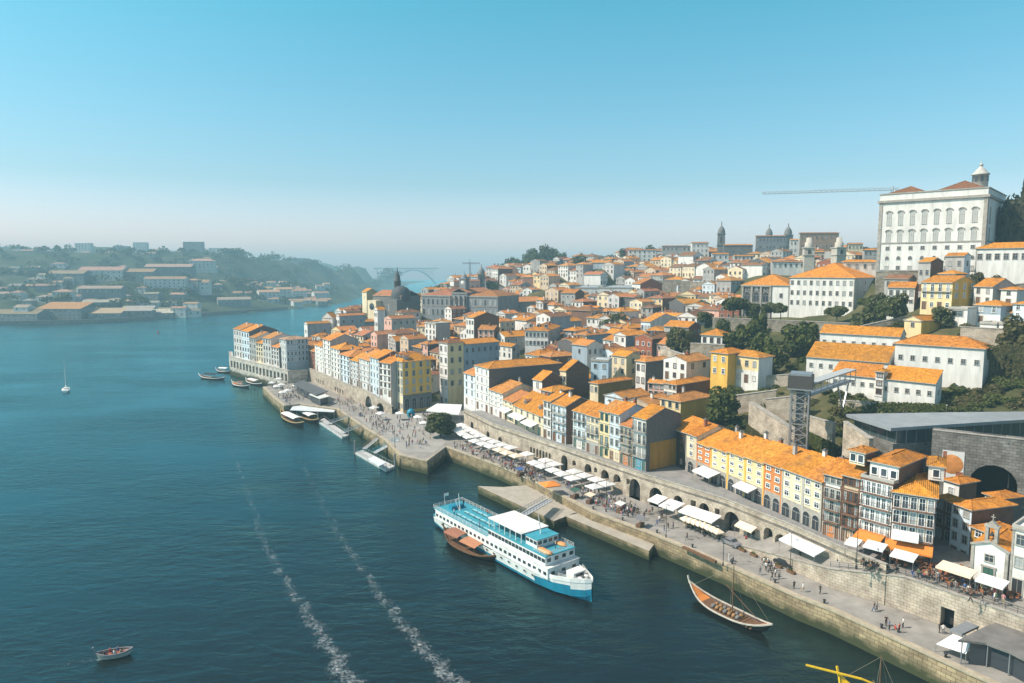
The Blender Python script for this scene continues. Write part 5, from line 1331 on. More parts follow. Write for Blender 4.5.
# ---------------------------------------------------------------- tunnel wall and station
A=V2(P(940,492,11.5)); A=V2((88.5,141)); Bv=V2((128,112)); u=(Bv-A).normalized(); LW=(Bv-A).length
k=along(A,u,992,14); 
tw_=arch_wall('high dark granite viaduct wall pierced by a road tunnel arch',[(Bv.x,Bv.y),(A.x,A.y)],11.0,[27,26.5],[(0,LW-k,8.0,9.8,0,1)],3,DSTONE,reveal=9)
k0=along(A,u,942,20); k1=along(A,u,964,20)
mu=thing('wall_mural','square painted panel with orange disc on the dark viaduct wall','mural',(A.x+u.x*k0,A.y+u.y*k0,16.2),math.atan2(u.y,u.x)); mw=k1-k0; b=MB(); b.box(0,-.1,0,mw,-.01,6.4,0); b.build('panel',[mat((.62,.62,.6),.8,.1,1,name='white_mural_paint')],mu)
b=MB(); b.lathe([(0,.02),(2.0,.02),(2.05,0)],n=24); o=b.build('disc',[mat((.55,.22,.06),.8,.2,1,name='orange_mural_paint')],mu,(mw*.45,-.11,3.6)); o.rotation_euler=(math.pi/2,0,0)
b=MB(); b.box(mw*.66,-.13,.2,mw-.1,-.105,2.2); b.box(.1,-.13,.2,mw*.2,-.105,6.2); b.build('side_band',[BRICK],mu)
# flat-roofed station above
c=[D(846,414,166),D(890,428,151),D(1060,416,140),D(1060,404,165),D(938,413,176)]
zt=26.5
q=[V2(P(846,414,zt)),V2(P(891,428,zt)),V2(P(1065,417,zt)),V2(P(1065,411,zt)),V2(P(930,412.5,zt))]
stn=thing('glass_station','long flat-roofed glass station building above the viaduct wall','station',(q[1].x,q[1].y,0)); o=q[1]
b=MB(); b.prism([(p.x-o.x,p.y-o.y) for p in q],zt-.7,zt); b.build('roof',[mat((.30,.33,.35),.5,.12,.4,metal=.2,name='zinc_roof')],stn)
cen=sum(q,Vector((0,0)))/5; qi=[p+(cen-p).normalized()*2.0 for p in q]
b=MB(); b.prism([(p.x-o.x,p.y-o.y) for p in qi],zt-3.6,zt-.72); b.build('glass_wall',[glass_mat('green_glass',(.05,.075,.08),.1)],stn)
b=MB()
for i in range(5):
    a,e=qi[i]-o,qi[(i+1)%5]-o; n_=max(2,int((e-a).length/2.5))
    for k in range(n_): p=a.lerp(e,k/n_); b.box(p.x-.07,p.y-.07,zt-3.6,p.x+.07,p.y+.07,zt-.71)
b.build('mullions',[STEEL],stn)
b=MB(); b.prism([(p.x-o.x,p.y-o.y) for p in [x+(cen-x).normalized()*1.0 for x in q]],9,zt-3.62); b.build('base_wall',[DSTONE],stn)
b=MB(); b.prism([(p.x-o.x,p.y-o.y) for p in px([(855,430),(860,427),(896,441),(892,444)],22)],21.6,22.0); b.build('lower_canopy',[FRW],stn)
# lattice lift tower and footbridge
C=P(797,470,12) ; C=D(797,474,157); zt_=zat(C.x,C.y,381); lf=thing('lift_tower','tall grey steel lattice lift tower on the cliff','lift tower',C,math.radians(-28)); H=zt_-C.z; b=MB(); s=1.9
for x in (-s,s):
    for y in (-s,s): b.bar((x,y,-4),(x,y,H),.32)
n_=9
for k in range(n_+1):
    z=(H)*k/n_
    for a,e in (((-s,-s),(s,-s)),((s,-s),(s,s)),((s,s),(-s,s)),((-s,s),(-s,-s))):
        b.bar((*a,z),(*e,z),.2)
        if k<n_: b.bar((*a,z),(*e,z+H/n_),.14); b.bar((*e,z),(*a,z+H/n_),.14)
b.build('lattice',[mat((.30,.30,.30),.5,.1,2,metal=.4,name='galvanised_steel')],lf)
b=MB(); b.box(-.8,-.8,-4,.8,.8,H-.5); b.build('lift_shaft',[glass_mat('smoked_glass',(.10,.11,.12),.2)],lf)
b=MB(); b.box(-2.6,-2.6,H-1.5,2.6,2.6,H+1.5); b.box(-2.3,-2.3,H+1.5,2.3,2.3,H+2.0,1); b.box(-2.65,-2.65,H-1.8,2.65,2.65,H-1.5,1); b.build('cabin',[mat((.07,.065,.06),.5,.1,2,name='dark_panel'),STEEL],lf)
p0=D(803,396,157); p1=D(850,390,176); br=thing('footbridge','covered steel footbridge from the lift tower to the hillside','bridge',p0); v=p1-p0; v.z=.8; sd=Vector((v.y,-v.x,0)).normalized()*1.2; b=MB()
for s in (-1,1):
    b.bar(sd*s,v+sd*s,.25); b.bar(sd*s+Vector((0,0,2.6)),v+sd*s+Vector((0,0,2.6)),.2)
    for k in range(9): q0=v*(k/8)+sd*s; b.bar(q0,q0+Vector((0,0,2.6)),.12)
b.bar(Vector((0,0,-.1)),v+Vector((0,0,-.1)),2.4,.2); b.build('truss',[STEEL],br); b=MB(); b.bar(Vector((0,0,2.8)),v+Vector((0,0,2.8)),2.8,.15); b.build('roof',[mat((.4,.42,.42),.5,.1,1,name='bridge_roof')],br); b=MB(); b.bar(v*.7,v*.85+Vector((0,0,-7)),.3); b.bar(v*.97,v*.85+Vector((0,0,-7)),.3); b.build('strut',[STEEL],br)
# garden and cliff walls
def gwall(label,p0,p1,h0,h1,m=RSTONE,th=1.0,cope=STONE):
    o=Vector(p0); a=V2(p0); c=V2(p1); u=(c-a).normalized(); n=Vector((-u.y,u.x)); root=thing('garden_wall',label,'wall',o); b=MB(); L=(c-a).length; dz=p1[2]-p0[2]
    w=lambda s,d,z:(u.x*s+n.x*d,u.y*s+n.y*d,z)
    f=[w(0,0,-7),w(L,0,dz-7),w(L,0,dz+h1),w(0,0,h0),w(0,th,-7),w(L,th,dz-7),w(L,th,dz+h1),w(0,th,h0)]
    b.faces(f,[(0,1,2,3),(5,4,7,6),(3,2,6,7),(1,5,6,2),(4,0,3,7)]); b.build('wall_face',[m],root)
    b=MB(); g=[w(-.1,-.12,h0),w(L+.1,-.12,dz+h1),w(L+.1,th+.1,dz+h1),w(-.1,th+.1,h0)]; g2=[(x,y,z+.2) for x,y,z in g]; b.faces(g+g2,[(4,5,6,7),(0,1,5,4),(2,3,7,6),(1,2,6,5),(3,0,4,7)]); b.build('coping',[cope],root)
    HB.append((o.x,o.y,3)); return root
gwall('long rubble retaining wall under the white college block terrace',tw1,tw2,9.6,9.6)
gwall('rubble wall continuing under the church terrace trees',tw0,tw1,9.6,9.6)
gwall('pale sloping wall on the cliff left of the lift tower',D(752,412,186),D(794,440,172),2.5,2.5,WSTONE)
gwall('pale terrace wall on the cliff beside the tall lift tower',D(748,428,180),D(800,468,160),7,8,WSTONE)
gwall('pale wall on the cliff right of the lift tower',D(806,430,168),D(832,440,160),3.5,4,WSTONE)
gwall('tan wall stepping down beside the flat-roofed station',D(842,452,152),D(868,462,143),7,5,WSTONE)
gwall('long low wall below the lowest white building',D(838,412,180),D(946,418,166),3.0,3.0,WSTONE)
gwall('grey stone wall along the palace foot',D(876,276,262),D(965,274,247),1.5,1.5,RSTONE)
gwall('grey terrace wall between the yellow house and long white house',D(963,300,230),D(1030,292,222),3,3,RSTONE)
gwall('broken stone wall by the garden house with pyramid roof',D(690,352,236),D(724,354,228),3,3,RSTONE)
gwall('low stone wall behind the big white hillside buildings',D(800,345,232),D(905,322,222),1.8,1.8,RSTONE)
gwall('high grey stone wall of a hillside street under the skyline',D(648,284,470),D(690,285,455),2.5,2.5,RSTONE)
gwall('dark slope wall between skyline houses and lower roofs',D(690,286,455),D(735,286,430),2.5,2.5,RSTONE)

for lab,a,c,h in [('pale garden terrace wall below the yellow garden house',D(730,404,196),D(776,398,190),2.2),('pale garden terrace wall right of the tall dark tree',D(762,384,206),D(812,380,198),2.2),('low tan wall zigzag above the lift tower',D(766,408,186),D(806,404,180),2.4),('tan wall on the steep cliff under the slope cottages',D(960,336,196),D(1024,340,186),2.6),('low pale wall along the garden path by the pavilion',D(660,352,250),D(694,364,232),1.8)]:
    gwall(lab,a,c,h,h,WSTONE)
# ================================================================ hillside houses set out along contour streets
q=R
def free(x,y,r):
    for (a,b_,c) in HB:
        if (a-x)**2+(b_-y)**2<(r+c)**2: return False
    return True
HB2=np.array(HB)
AUTO=[]
un=DEF; nn=Vector((.78,.62)); o0=Vector((30,163))
s=20.0
rowk=0
while s<470:
    t=-150+q.uniform(0,10)
    while t<520:
        w_=q.uniform(6.2,11)*(1+max(0,s-150)/700)
        c=o0+nn*s+un*(t)
        dd=c.y
        if dd<150 or dd>720: t+=w_; continue
        z=ground(c.x,c.y); X_,Y_=proj((c.x,c.y,z+5))
        dp=q.uniform(9.5,14)*(1+max(0,s-150)/800)
        ok=300<X_<882 and Y_<470
        if X_>690 and dd<330: ok=False
        if X_>735 and dd<430: ok=False
        if X_<345 and dd>430: ok=False
        if ok:
            sd=float(seg_dist(np.array([c.x]),np.array([c.y]),EDGE,LAND)[0])
            if sd<14: ok=False
        if ok:
            r=max(w_,dp)*.5
            for i in (-1,1):
                for j in (-1,1):
                    p=c+un*(i*w_*.3)+nn*(j*dp*.3)
                    if not free(p.x,p.y,1.6): ok=False
        if ok and q.random()<.97:
            AUTO.append((c,w_,dp,z,s,rowk)); t+=w_+ (q.uniform(.1,.6) if q.random()<.75 else q.uniform(1.5,4))
        else: t+=w_*.6
    s+=13.2+s*.020; rowk+=1
LM=[('the yellow corner house',(410,385)),('the cream corner house',(450,372)),('the grey exchange hall',(460,300)),('the dark slate flank',(510,378)),('the light blue house',(600,376)),('the domed church',(397,295)),('the white zigzag warehouse',(618,298)),('the church front with arches',(765,298)),('the stone clock tower',(720,240)),('the grey skyline block',(770,248)),('the tall yellow garden house',(717,368)),('the white dark-flanked house',(655,376)),('the long blue-banded house',(630,348)),('the balconied dormered house',(540,345)),('the long orange-roofed hall',(540,308)),('the far white row',(350,370)),('the white college block',(820,298)),('the white skyline house',(642,258)),('the low dark tower',(481,280)),('the mural house by the square',(470,392))]
WC=[('white',WHITE,4),('off-white',WHITG,3),('cream',CREAM,3),('ochre',OCH,3),('pale blue',PBLUE,1),('pink',PINK,1),('yellow',YELO,1),('grey',GREY,3),('brick red',BRICK,1)]
WL=[w for w in WC for _ in range(w[2])]
ORD=['nearest']+[o+' nearest' for o in 'second third fourth fifth sixth seventh eighth ninth tenth eleventh twelfth thirteenth fourteenth fifteenth sixteenth seventeenth eighteenth nineteenth twentieth twenty-first twenty-second twenty-third twenty-fourth twenty-fifth twenty-sixth twenty-seventh twenty-eighth'.split()]
cand=[]
for c,w_,dp,z,s_,rk in AUTO:
    X_,Y_=proj((c.x,c.y,z+9)); best=min(LM,key=lambda l:(l[1][0]-X_)**2+((l[1][1]-Y_)*1.6)**2); dx,dy=X_-best[1][0],(Y_-best[1][1])*1.6
    side=('right of' if dx>0 else 'left of') if abs(dx)>abs(dy) else ('below' if dy>0 else 'above')
    cand.append([best[0],side,math.hypot(dx,dy),(c,w_,dp,z,s_)])
cand.sort(key=lambda k:(k[0],k[1],k[2]))
cnt={}; AH=[]
for lm,side,dist,(c,w_,dp,z,s_) in cand:
    wn,wmm,_=q.choice(WL); tn,tc_=q.choice([('bright orange',TILE),('bright orange',TILE),('faded orange',TILEP),('faded orange',TILEP),('faded orange',TILEP),('brownish',TILEB),('brownish',TILEB),('dull red',TILEF)])
    d_=c.y; rt=q.choice(['x','x','x','hip','hip','y']) if dp<w_*1.15 else q.choice(['hip','y','y']); fl=q.choice([1,1,2,2,2,3]) if s_>35 else q.choice([2,2,3])
    lab=((wn,tn),side,lm)
    ang=math.atan2(un.y,un.x)+q.choice([0,0,0,.12,-.12,.3])+ (math.pi/2 if q.random()<.12 else 0)
    u_=Vector((math.cos(ang),math.sin(ang))); n_=Vector((u_.y,-u_.x)); A=c+u_*w_/2-n_*dp/2; B=c-u_*w_/2-n_*dp/2
    h=fl*q.uniform(2.7,3.1)+q.uniform(.3,1.8)
    sd=q.choice([wmm,wmm,SLATE,BROWN,GREY,GREYB,WHITE])
    AH.append((lab,house('hillside house',A,B,dp,z-.6,h,front=wmm,side=sd,roof=rt,o=.6,pitch=q.uniform(.28,.40),tile=tc_,floors=fl,cols=max(2,min(4,int(w_/2.8))),rcols=q.choice([0,0,2,3]) if sd not in (SLATE,) else 0,style='far',fr=q.choice([FRS,FRS,FRW,FRB]),gh=3,group='houses on the hillside',chim=q.choice([0,1,1,2,2]),sky=q.choice([0,0,1,2]),deep=6,name='hillside_house',doors=1,win=(1.0,1.5),trim=None,cornice=q.random()<.6)))
print('auto houses',len(AUTO))

# ================================================================ trees and slope plants
def gp(x,y,d):
    p=D(x,y,d); return (p.x,p.y,ground(p.x,p.y)-.2)
sq_t=P(441,437,4); tree('big round dark green tree on the square beside white parasols',(sq_t.x,sq_t.y,4),8.6,5.6,'round',LEAFA,n=3000)
G='garden trees on the hillside'
T=[('flat-topped dark tree left on the church terrace',733,318,286,8.5,6,'flat',LEAFA),('flat-topped dark tree in middle of church terrace',741,318,284,8.2,5,'flat',LEAFA),('dark tree at the church arches',752,318,282,6.5,3.5,'round',LEAFA),('dark clipped tree before the college block left corner',771,320,280,7,5,'flat',LEAFA),('second dark clipped tree before the college block',781,321,279,6.5,4,'flat',LEAFA),
   ('low dark tree at right foot of college block',836,322,262,6,5,'flat',LEAFA),('dark tree beside the right flank of college block',863,322,250,7,5.5,'round',LEAFA),('large grey-green tree on the slope under rubble wall',800,357,226,12,6.5,'round',LEAFB),('tall olive tree right of the yellow garden house',772,372,214,9,4,'round',LEAFB),('broad olive tree behind the yellow garden house',762,356,226,8,4.6,'round',LEAFB),('yellow-green tree under the rubble wall',745,347,240,9,4.5,'round',LEAFB),('light green tree at the wall end',758,336,250,9,3.4,'round',LEAFB),('olive tree behind the pyramid-roofed pavilion',728,348,242,6,3.4,'round',LEAFB),
   ('olive round tree at foot of the mossy slope',722,420,188,9,5,'round',LEAFB),('bare dry tree beside the middle slope houses',684,352,255,9,4,'round',LEAFD),('dark tree below the white-flanked house',676,350,260,9,4,'round',LEAFA),('light shrub tree by the garden path',688,366,240,6,3.2,'round',LEAFB),
   ('dark tree on left of church terrace wall',705,335,290,10,4.5,'round',LEAFA),('light tree over the terrace wall left',722,330,276,6,4,'round',LEAFB),('tall dark cypress-like conifer right of the palace',1021,246,262,27,8,'cone',LEAFC),('broad dark conifer touching the palace right corner',1006,248,266,24,8,'round',LEAFC),('dark conifer between palace and edge of picture',1034,246,264,22,9,'round',LEAFC),
   ('small round tree before the long white house left',977,272,232,5.2,2.6,'round',LEAFD),('small round tree before the long white house middle',994,272,230,5.2,3,'round',LEAFD),('dark tree on the bank right of the college block',876,312,252,7,4,'round',LEAFA),('second dark tree on the bank right of the college block',886,318,246,7,4.5,'round',LEAFB),('low tree at the foot of the college right wall',866,318,262,6,4,'round',LEAFB),('leafy tree at right edge under the cottages',1018,350,185,9,6,'round',LEAFD),('dark tree below the yellow house',895,318,225,8,4.5,'round',LEAFA),('dark tree under the yellow lean-to',942,326,212,6,4,'round',LEAFA),('green tree amid mid-slope roofs',618,328,345,8,6,'round',LEAFA),('pale green tree left of the mid-slope green tree',606,330,345,6,4.5,'round',LEAFB),
   ('rust-brown tree on the skyline ridge',579,264,600,12,9,'round',LEAFD),('bare tree by the arcaded block',440,290,560,10,6,'round',LEAFD),('dark tree beside low dark tower',492,296,540,12,6,'round',LEAFA)]
for lab,x,y,d,h,r,k,lm in T:
    p=gp(x,y,d); h2=max(4,min(h*1.6,h+D(x,y,d).z-p[2])); tree(lab,p,h2,r,k,lm,G,n=1500 if d<300 else 800)
for k in range(22):
    x=505+k*2.7; tree('dark pine of the far wooded ridge at left of skyline',gp(x,268+R.uniform(-2,1),760+R.uniform(-40,60)),R.uniform(13,20),R.uniform(6,9),'round',LEAFA,'pines on the far ridge',n=700)
for k,(x,y,d) in enumerate([(650,248,640),(668,246,640),(690,246,650),(800,240,640),(812,242,640),(826,246,640),(838,246,640),(860,250,500),(868,254,480),(846,258,560),(598,256,650),(612,254,650),(624,252,650)]):
    tree('dark crown showing between skyline roofs',gp(x,y+8,d),R.uniform(10,14),R.uniform(5,8),'round',LEAFA,'trees between skyline roofs',n=500)
# bushes over the cliff and gardens
zones=[(700,775,395,440,176,208,60,LEAFB),(735,815,352,402,192,240,70,LEAFA),(690,770,330,352,240,280,34,LEAFB),(955,1050,345,402,166,188,110,LEAFD),(850,965,390,412,166,184,60,LEAFB),(740,850,425,470,148,178,60,LEAFB),(795,870,388,425,166,192,50,LEAFA),(930,1040,318,345,186,206,54,LEAFD),(760,905,330,345,222,262,60,LEAFB),(660,735,345,372,222,250,50,LEAFD)]
BL={id(LEAFA):'dark green bush',id(LEAFB):'light green bush',id(LEAFD):'dry olive bush'}
zn=['on the slope above the yellow row','in the garden under the rubble wall','below the church terrace','on the steep cliff right of the longest white building','below the lowest white building','on the cliff by the lift tower','beside the footbridge','under the slope cottages','before the upper white buildings','by the garden pavilion']
BU=[]
for (x0,x1,y0,y1,d0,d1,n,lm),z_ in zip(zones,zn):
    for k in range(n):
        x=R.uniform(x0,x1); d=R.uniform(d0,d1); p=D(x,R.uniform(y0,y1),d); l2=lm if R.random()<.5 else R.choice([LEAFB,LEAFB,LEAFD])
        if not free(p.x,p.y,-.5) and R.random()<.93: continue
        BU.append((BL[id(l2)]+' '+z_,(p.x,p.y,ground(p.x,p.y)-.5),R.uniform(1.4,3.4),l2,R.uniform(.6,1.0)))
BU.sort(key=lambda k:-k[2]/k[1][1])
for lab,p,r,l2,sz in BU[:280]: bush(lab,p,r,l2,lab,sz)
b=MB()
for i,(lab,p,r,l2,sz) in enumerate(BU[280:]):
    c=leaf_cloud(240,[(p[0]+x*r,p[1]+y*r,p[2]+.2*r+z*r*sz,rx*r,ry*r,rz*r*sz) for x,y,z,rx,ry,rz in crown_blobs('bush',i)],.14*r,i); b.faces(c.v,c.f)
tag(b.build('undergrowth',[LEAFB]),kind='stuff')
# ivy hanging on the cliff walls
def ivy(name,p0,p1,h,n,lm,seed):
    b=MB(); q_=random.Random(seed); p0=Vector(p0); p1=Vector(p1); t=(p1-p0).normalized(); nrm=Vector((t.y,-t.x,0)).normalized()
    if nrm.y>0: nrm=-nrm
    cols=[q_.uniform(.25,1) for _ in range(40)]
    for _ in range(n):
        k=q_.random(); hh=h*cols[int(k*39.9)]; p=p0.lerp(p1,k)+Vector((0,0,-q_.random()**.8*hh))+nrm*q_.uniform(.05,.5); s=q_.uniform(.14,.32); a=(t+Vector((0,0,q_.uniform(-.8,.8)))).normalized(); c=(nrm.cross(a)+nrm*q_.uniform(-.4,.4)).normalized()
        b.faces([p-a*s,p+c*s,p+a*s,p-c*s],[(0,1,2,3)])
    tag(b.build(name,[lm]),kind='stuff')
for i,(a,c,h,n,lm) in enumerate([(D(752,410,185.3),D(795,438,171.3),9,6500,LEAFB),(D(806,430,166.5),D(836,444,158),9,6000,LEAFB),(D(842,456,151),D(868,466,142),6,3000,LEAFA),(D(838,400,181),D(946,404,165.5),4.5,3600,LEAFB),(D(748,424,179.2),D(800,462,159.2),8,6500,LEAFD),(D(955,345,186),D(1035,345,176),9,4200,LEAFD),(D(905,322,221),D(800,345,231),2,1200,LEAFA)]):
    ivy('hanging_ivy',a,c,h,n,lm,i)
# ================================================================ boats
TURQ=mat((.05,.29,.37),.55,.12,.8,name='turquoise_deck'); HBLUE=mat((.012,.20,.31),.4,.25,.5,True,name='blue_hull_paint'); SWH=mat((.72,.71,.68),.5,.16,.5,True,name='white_ship_paint'); RORA=mat((.70,.32,.12),.6,.1,1,name='orange_raft')
def ring(x,half,zk,zt,flare=.85,n=6):
    o=[]
    for k in range(n+1):
        t=k/n; o.append((x,-half*(flare+(1-flare)*t)*min(1,(t*2.6+.12)),zk+(zt-zk)*t))
    return o+[(p[0],-p[1],p[2]) for p in o[::-1]]
def ship():
    a=P(592,597,1.0); c=P(433,521,1.0); u=(a-c).normalized(); inl=Vector((-u.y,u.x,0)); 
    if inl.x<0: inl=-inl
    L=(a-c-inl*3.4).length; u=(a-c-inl*3.4)/L
    mid=(a+c+inl*3.4)/2; root=thing('river_cruise_ship','white and turquoise river cruise ship moored beside brown wooden boat',"ship",(mid.x,mid.y,0),math.atan2(u.y,u.x)); k=L/52
    X=lambda x:x*k
    # hull
    xs=[(-26,3.2,.2,3.0),(-25,3.7,-.4,3.0),(-20,4.2,-1,2.9),(0,4.3,-1,2.9),(14,4.2,-1,3.0),(19,3.5,-1,3.3),(22.5,2.3,-1,3.7),(25,.95,-.6,4.1),(26,.15,.2,4.3)]
    b=MB(); rings=[ring(X(x),h,zk,zt) for x,h,zk,zt in xs]; n=len(rings[0])
    vs=[p for r in rings for p in r]
    for i in range(len(rings)-1):
        for j in range(n-1):
            p=[rings[i][j],rings[i][j+1],rings[i+1][j+1],rings[i+1][j]]; zc=sum(v[2] for v in p)/4; xm=(p[0][0]+p[3][0])/2
            lim=1.3 if xm<12 else 2.7; b.poly(p,0 if zc<lim else 1,False)
    b.poly(rings[0][::-1],0); 
    for i in range(len(rings)-1): b.poly([rings[i][n//2-1],rings[i][n//2],rings[i+1][n//2],rings[i+1][n//2-1]][::-1],2)
    b.build('hull',[HBLUE,SWH,TURQ],root)
    b=MB()
    for s in (-1,1):
        pr=None
        for x,h,zk,zt in xs[4:]:
            p=Vector((X(x),s*h,zt)); 
            if pr: b.bar(pr+Vector((0,0,.45)),p+Vector((0,0,.45)),.12,.9)
            pr=p
    b.build('bulwark',[SWH],root)
    def deckhouse(name,x0,x1,hw,z0,z1,mats,nw,wz,wh,ww,front=2):
        b=MB(); b.box(X(x0),-hw,z0,X(x1),hw,z1,0); b.box(X(x0)-.15,-hw-.12,z1,X(x1)+.15,hw+.12,z1+.14,1); o=b.build(name,mats,root)
        for s in (-1,1):
            for i in range(nw):
                xx=X(x0+(x1-x0)*(i+.5)/nw); g=MB(); g.box(-ww/2,-.04,0,ww/2,.02,wh); w=g.mesh('window',[PANE[0]]) if i==0 and s==-1 else w_
                w_=w; part('window',w,o,(xx,s*hw-(.02 if s>0 else -.02)*-1*s if False else s*(hw+.012),wz))
        for i in range(front):
            yy=hw*2*((i+.5)/front-.5); g=MB(); g.box(-.03,-.45,0,.03,.45,wh); part('window',g.mesh('window',[PANE[0]]),o,(X(x1)+.012,yy,wz))
        return o
    deckhouse('main_deckhouse',-23.5,18,4.0,2.9,5.3,[SWH,SWH],26,3.7,.7,.85,3)
    deckhouse('upper_saloon',-2,17,3.75,5.45,7.5,[SWH,TURQ],16,6.15,.85,.95,4)
    deckhouse('wheelhouse',9.6,13.2,2.7,7.65,9.6,[SWH,TURQ],3,8.5,.75,.9,4)
    b=MB(); b.box(X(-24.5),-4.05,5.45,X(-2.2),4.05,5.52); b.build('sun_deck',[TURQ],root)
    b=MB(); b.box(X(-25.8),-3.4,3.05,X(-23.6),3.4,3.12); b.build('stern_deck',[TURQ],root)
    b=MB(); b.box(X(-2.5),-3.5,9.75,X(9.2),3.5,9.95); cp=b.build('canopy',[SWH],root); b=MB()
    for i in range(7):
        for s in (-1,1): b.box(X(-2.2+11.2*i/6)-.06,s*3.35-.06,7.65,X(-2.2+11.2*i/6)+.06,s*3.35+.06,9.75)
    b.build('posts',[SWH],cp)
    rb=MB()
    def rl(pts,z,h=1.0):
        for i in range(len(pts)-1):
            p=Vector((*pts[i],z)); e=Vector((*pts[i+1],z)); n_=max(1,int((e-p).length/1.5))
            for j in range(n_+1): v=p.lerp(e,j/n_); rb.bar(v,v+Vector((0,0,h)),.05)
            for zz in (h,h*.66,h*.33): rb.bar(p+Vector((0,0,zz)),e+Vector((0,0,zz)),.045)
    rl([(X(-2),-4.0),(X(-24.4),-4.0),(X(-24.4),4.0),(X(-2),4.0)],5.5); rl([(X(13.2),-3.6),(X(16.9),-3.6),(X(16.9),3.6),(X(13.2),3.6)],7.6); rl([(X(20),-3.1),(X(25),-.9)],4.2,.8); rl([(X(20),3.1),(X(25),.9)],4.2,.8)
    rb.build('railing',[SWH],root)
    b=MB(); b.tube((X(11),0,9.7),(X(10.2),0,14),.12,.06); b.bar((X(10.6),-1.2,12),(X(10.6),1.2,12),.08); b.build('mast',[SWH],root)
    b=MB(); b.tube((X(-19),0,5.5),(X(-19.6),0,10),.13,.06); b.bar((X(-19.4),-1,8.6),(X(-19.4),1,8.6),.08); b.bar((X(-19),-.2,5.5),(X(-21),-.2,8),.06); b.build('mast',[SWH],root)
    b=MB(); b.tube((X(-25.7),0,3.1),(X(-26.1),0,8),.05); b.box(X(-26.1)-.03,0,7.2,X(-26.1)+.03,1.2,8); b.build('flagpole',[SWH],root)
    for x,y in ((14.6,-2.4),(14.6,2.4),(16,-2.4)):
        b=MB(); b.lathe([(0,.6),(.5,.55),(.75,.3),(.7,.05),(.4,0)],n=12); o=b.build('life_raft',[RORA],root,(X(x),y,7.66)); o.scale=(1.7,1,1)
    b=MB(); b.box(X(20.5),-1.5,3.7,X(22.6),1.5,5.3); b.box(X(22.62),-1,4.4,X(22.66),1,5,1); b.build('bow_locker',[SWH,PANE[0]],root)
    b=MB()
    for y in (-.8,.8): b.lathe([(.3,0),(.3,.5),(.42,.55),(.42,.7),(0,.7)],(X(23.6),y,4.0),10)
    b.build('winch',[FRW],root)
    b=MB()
    for i in range(6):
        for y in (-2.2,0,2.2):
            x=X(-16+2.2*i); b.box(x-.9,y-.3,5.95,x+.9,y+.3,6.02,0); b.box(x-.8,y-.25,5.53,x-.7,y+.25,5.95,1); b.box(x+.7,y-.25,5.53,x+.8,y+.25,5.95,1)
    b.build('deck_benches',[mat((.25,.5,.55),.6,.1,1,name='pale_turquoise'),STEEL],root)
    b=MB(); b.box(X(-21.5),-1.6,5.53,X(-19.9),1.6,6.6,0); b.build('deck_box',[HBLUE],root)
    b=MB()
    for i in range(14): b.box(X(-20+2.6*i)-.25,-4.345,2.15,X(-20+2.6*i)+.25,-4.3,2.55)
    b.build('portholes',[PANE[0]],root)
    root.scale=(1,1,.86)
    M_=Matrix.Translation(root.location)@Matrix.Rotation(root.rotation_euler.z,4,'Z')
    for kk,(x,y,z,c) in enumerate([(-21,2.2,5.53,'dark'),(-17,-2.9,5.53,'white'),(-12,3.0,5.53,'red'),(-7,-2.6,5.53,'blue'),(-4,2.8,5.53,'dark'),(2,-2,7.65,'white'),(5,1.5,7.65,'dark'),(15.2,.3,7.65,'tan')]):
        p_=M_@Vector((X(x),y,z*.86)); DECK.append((p_,c))
    return root
DECK=[]
ship()
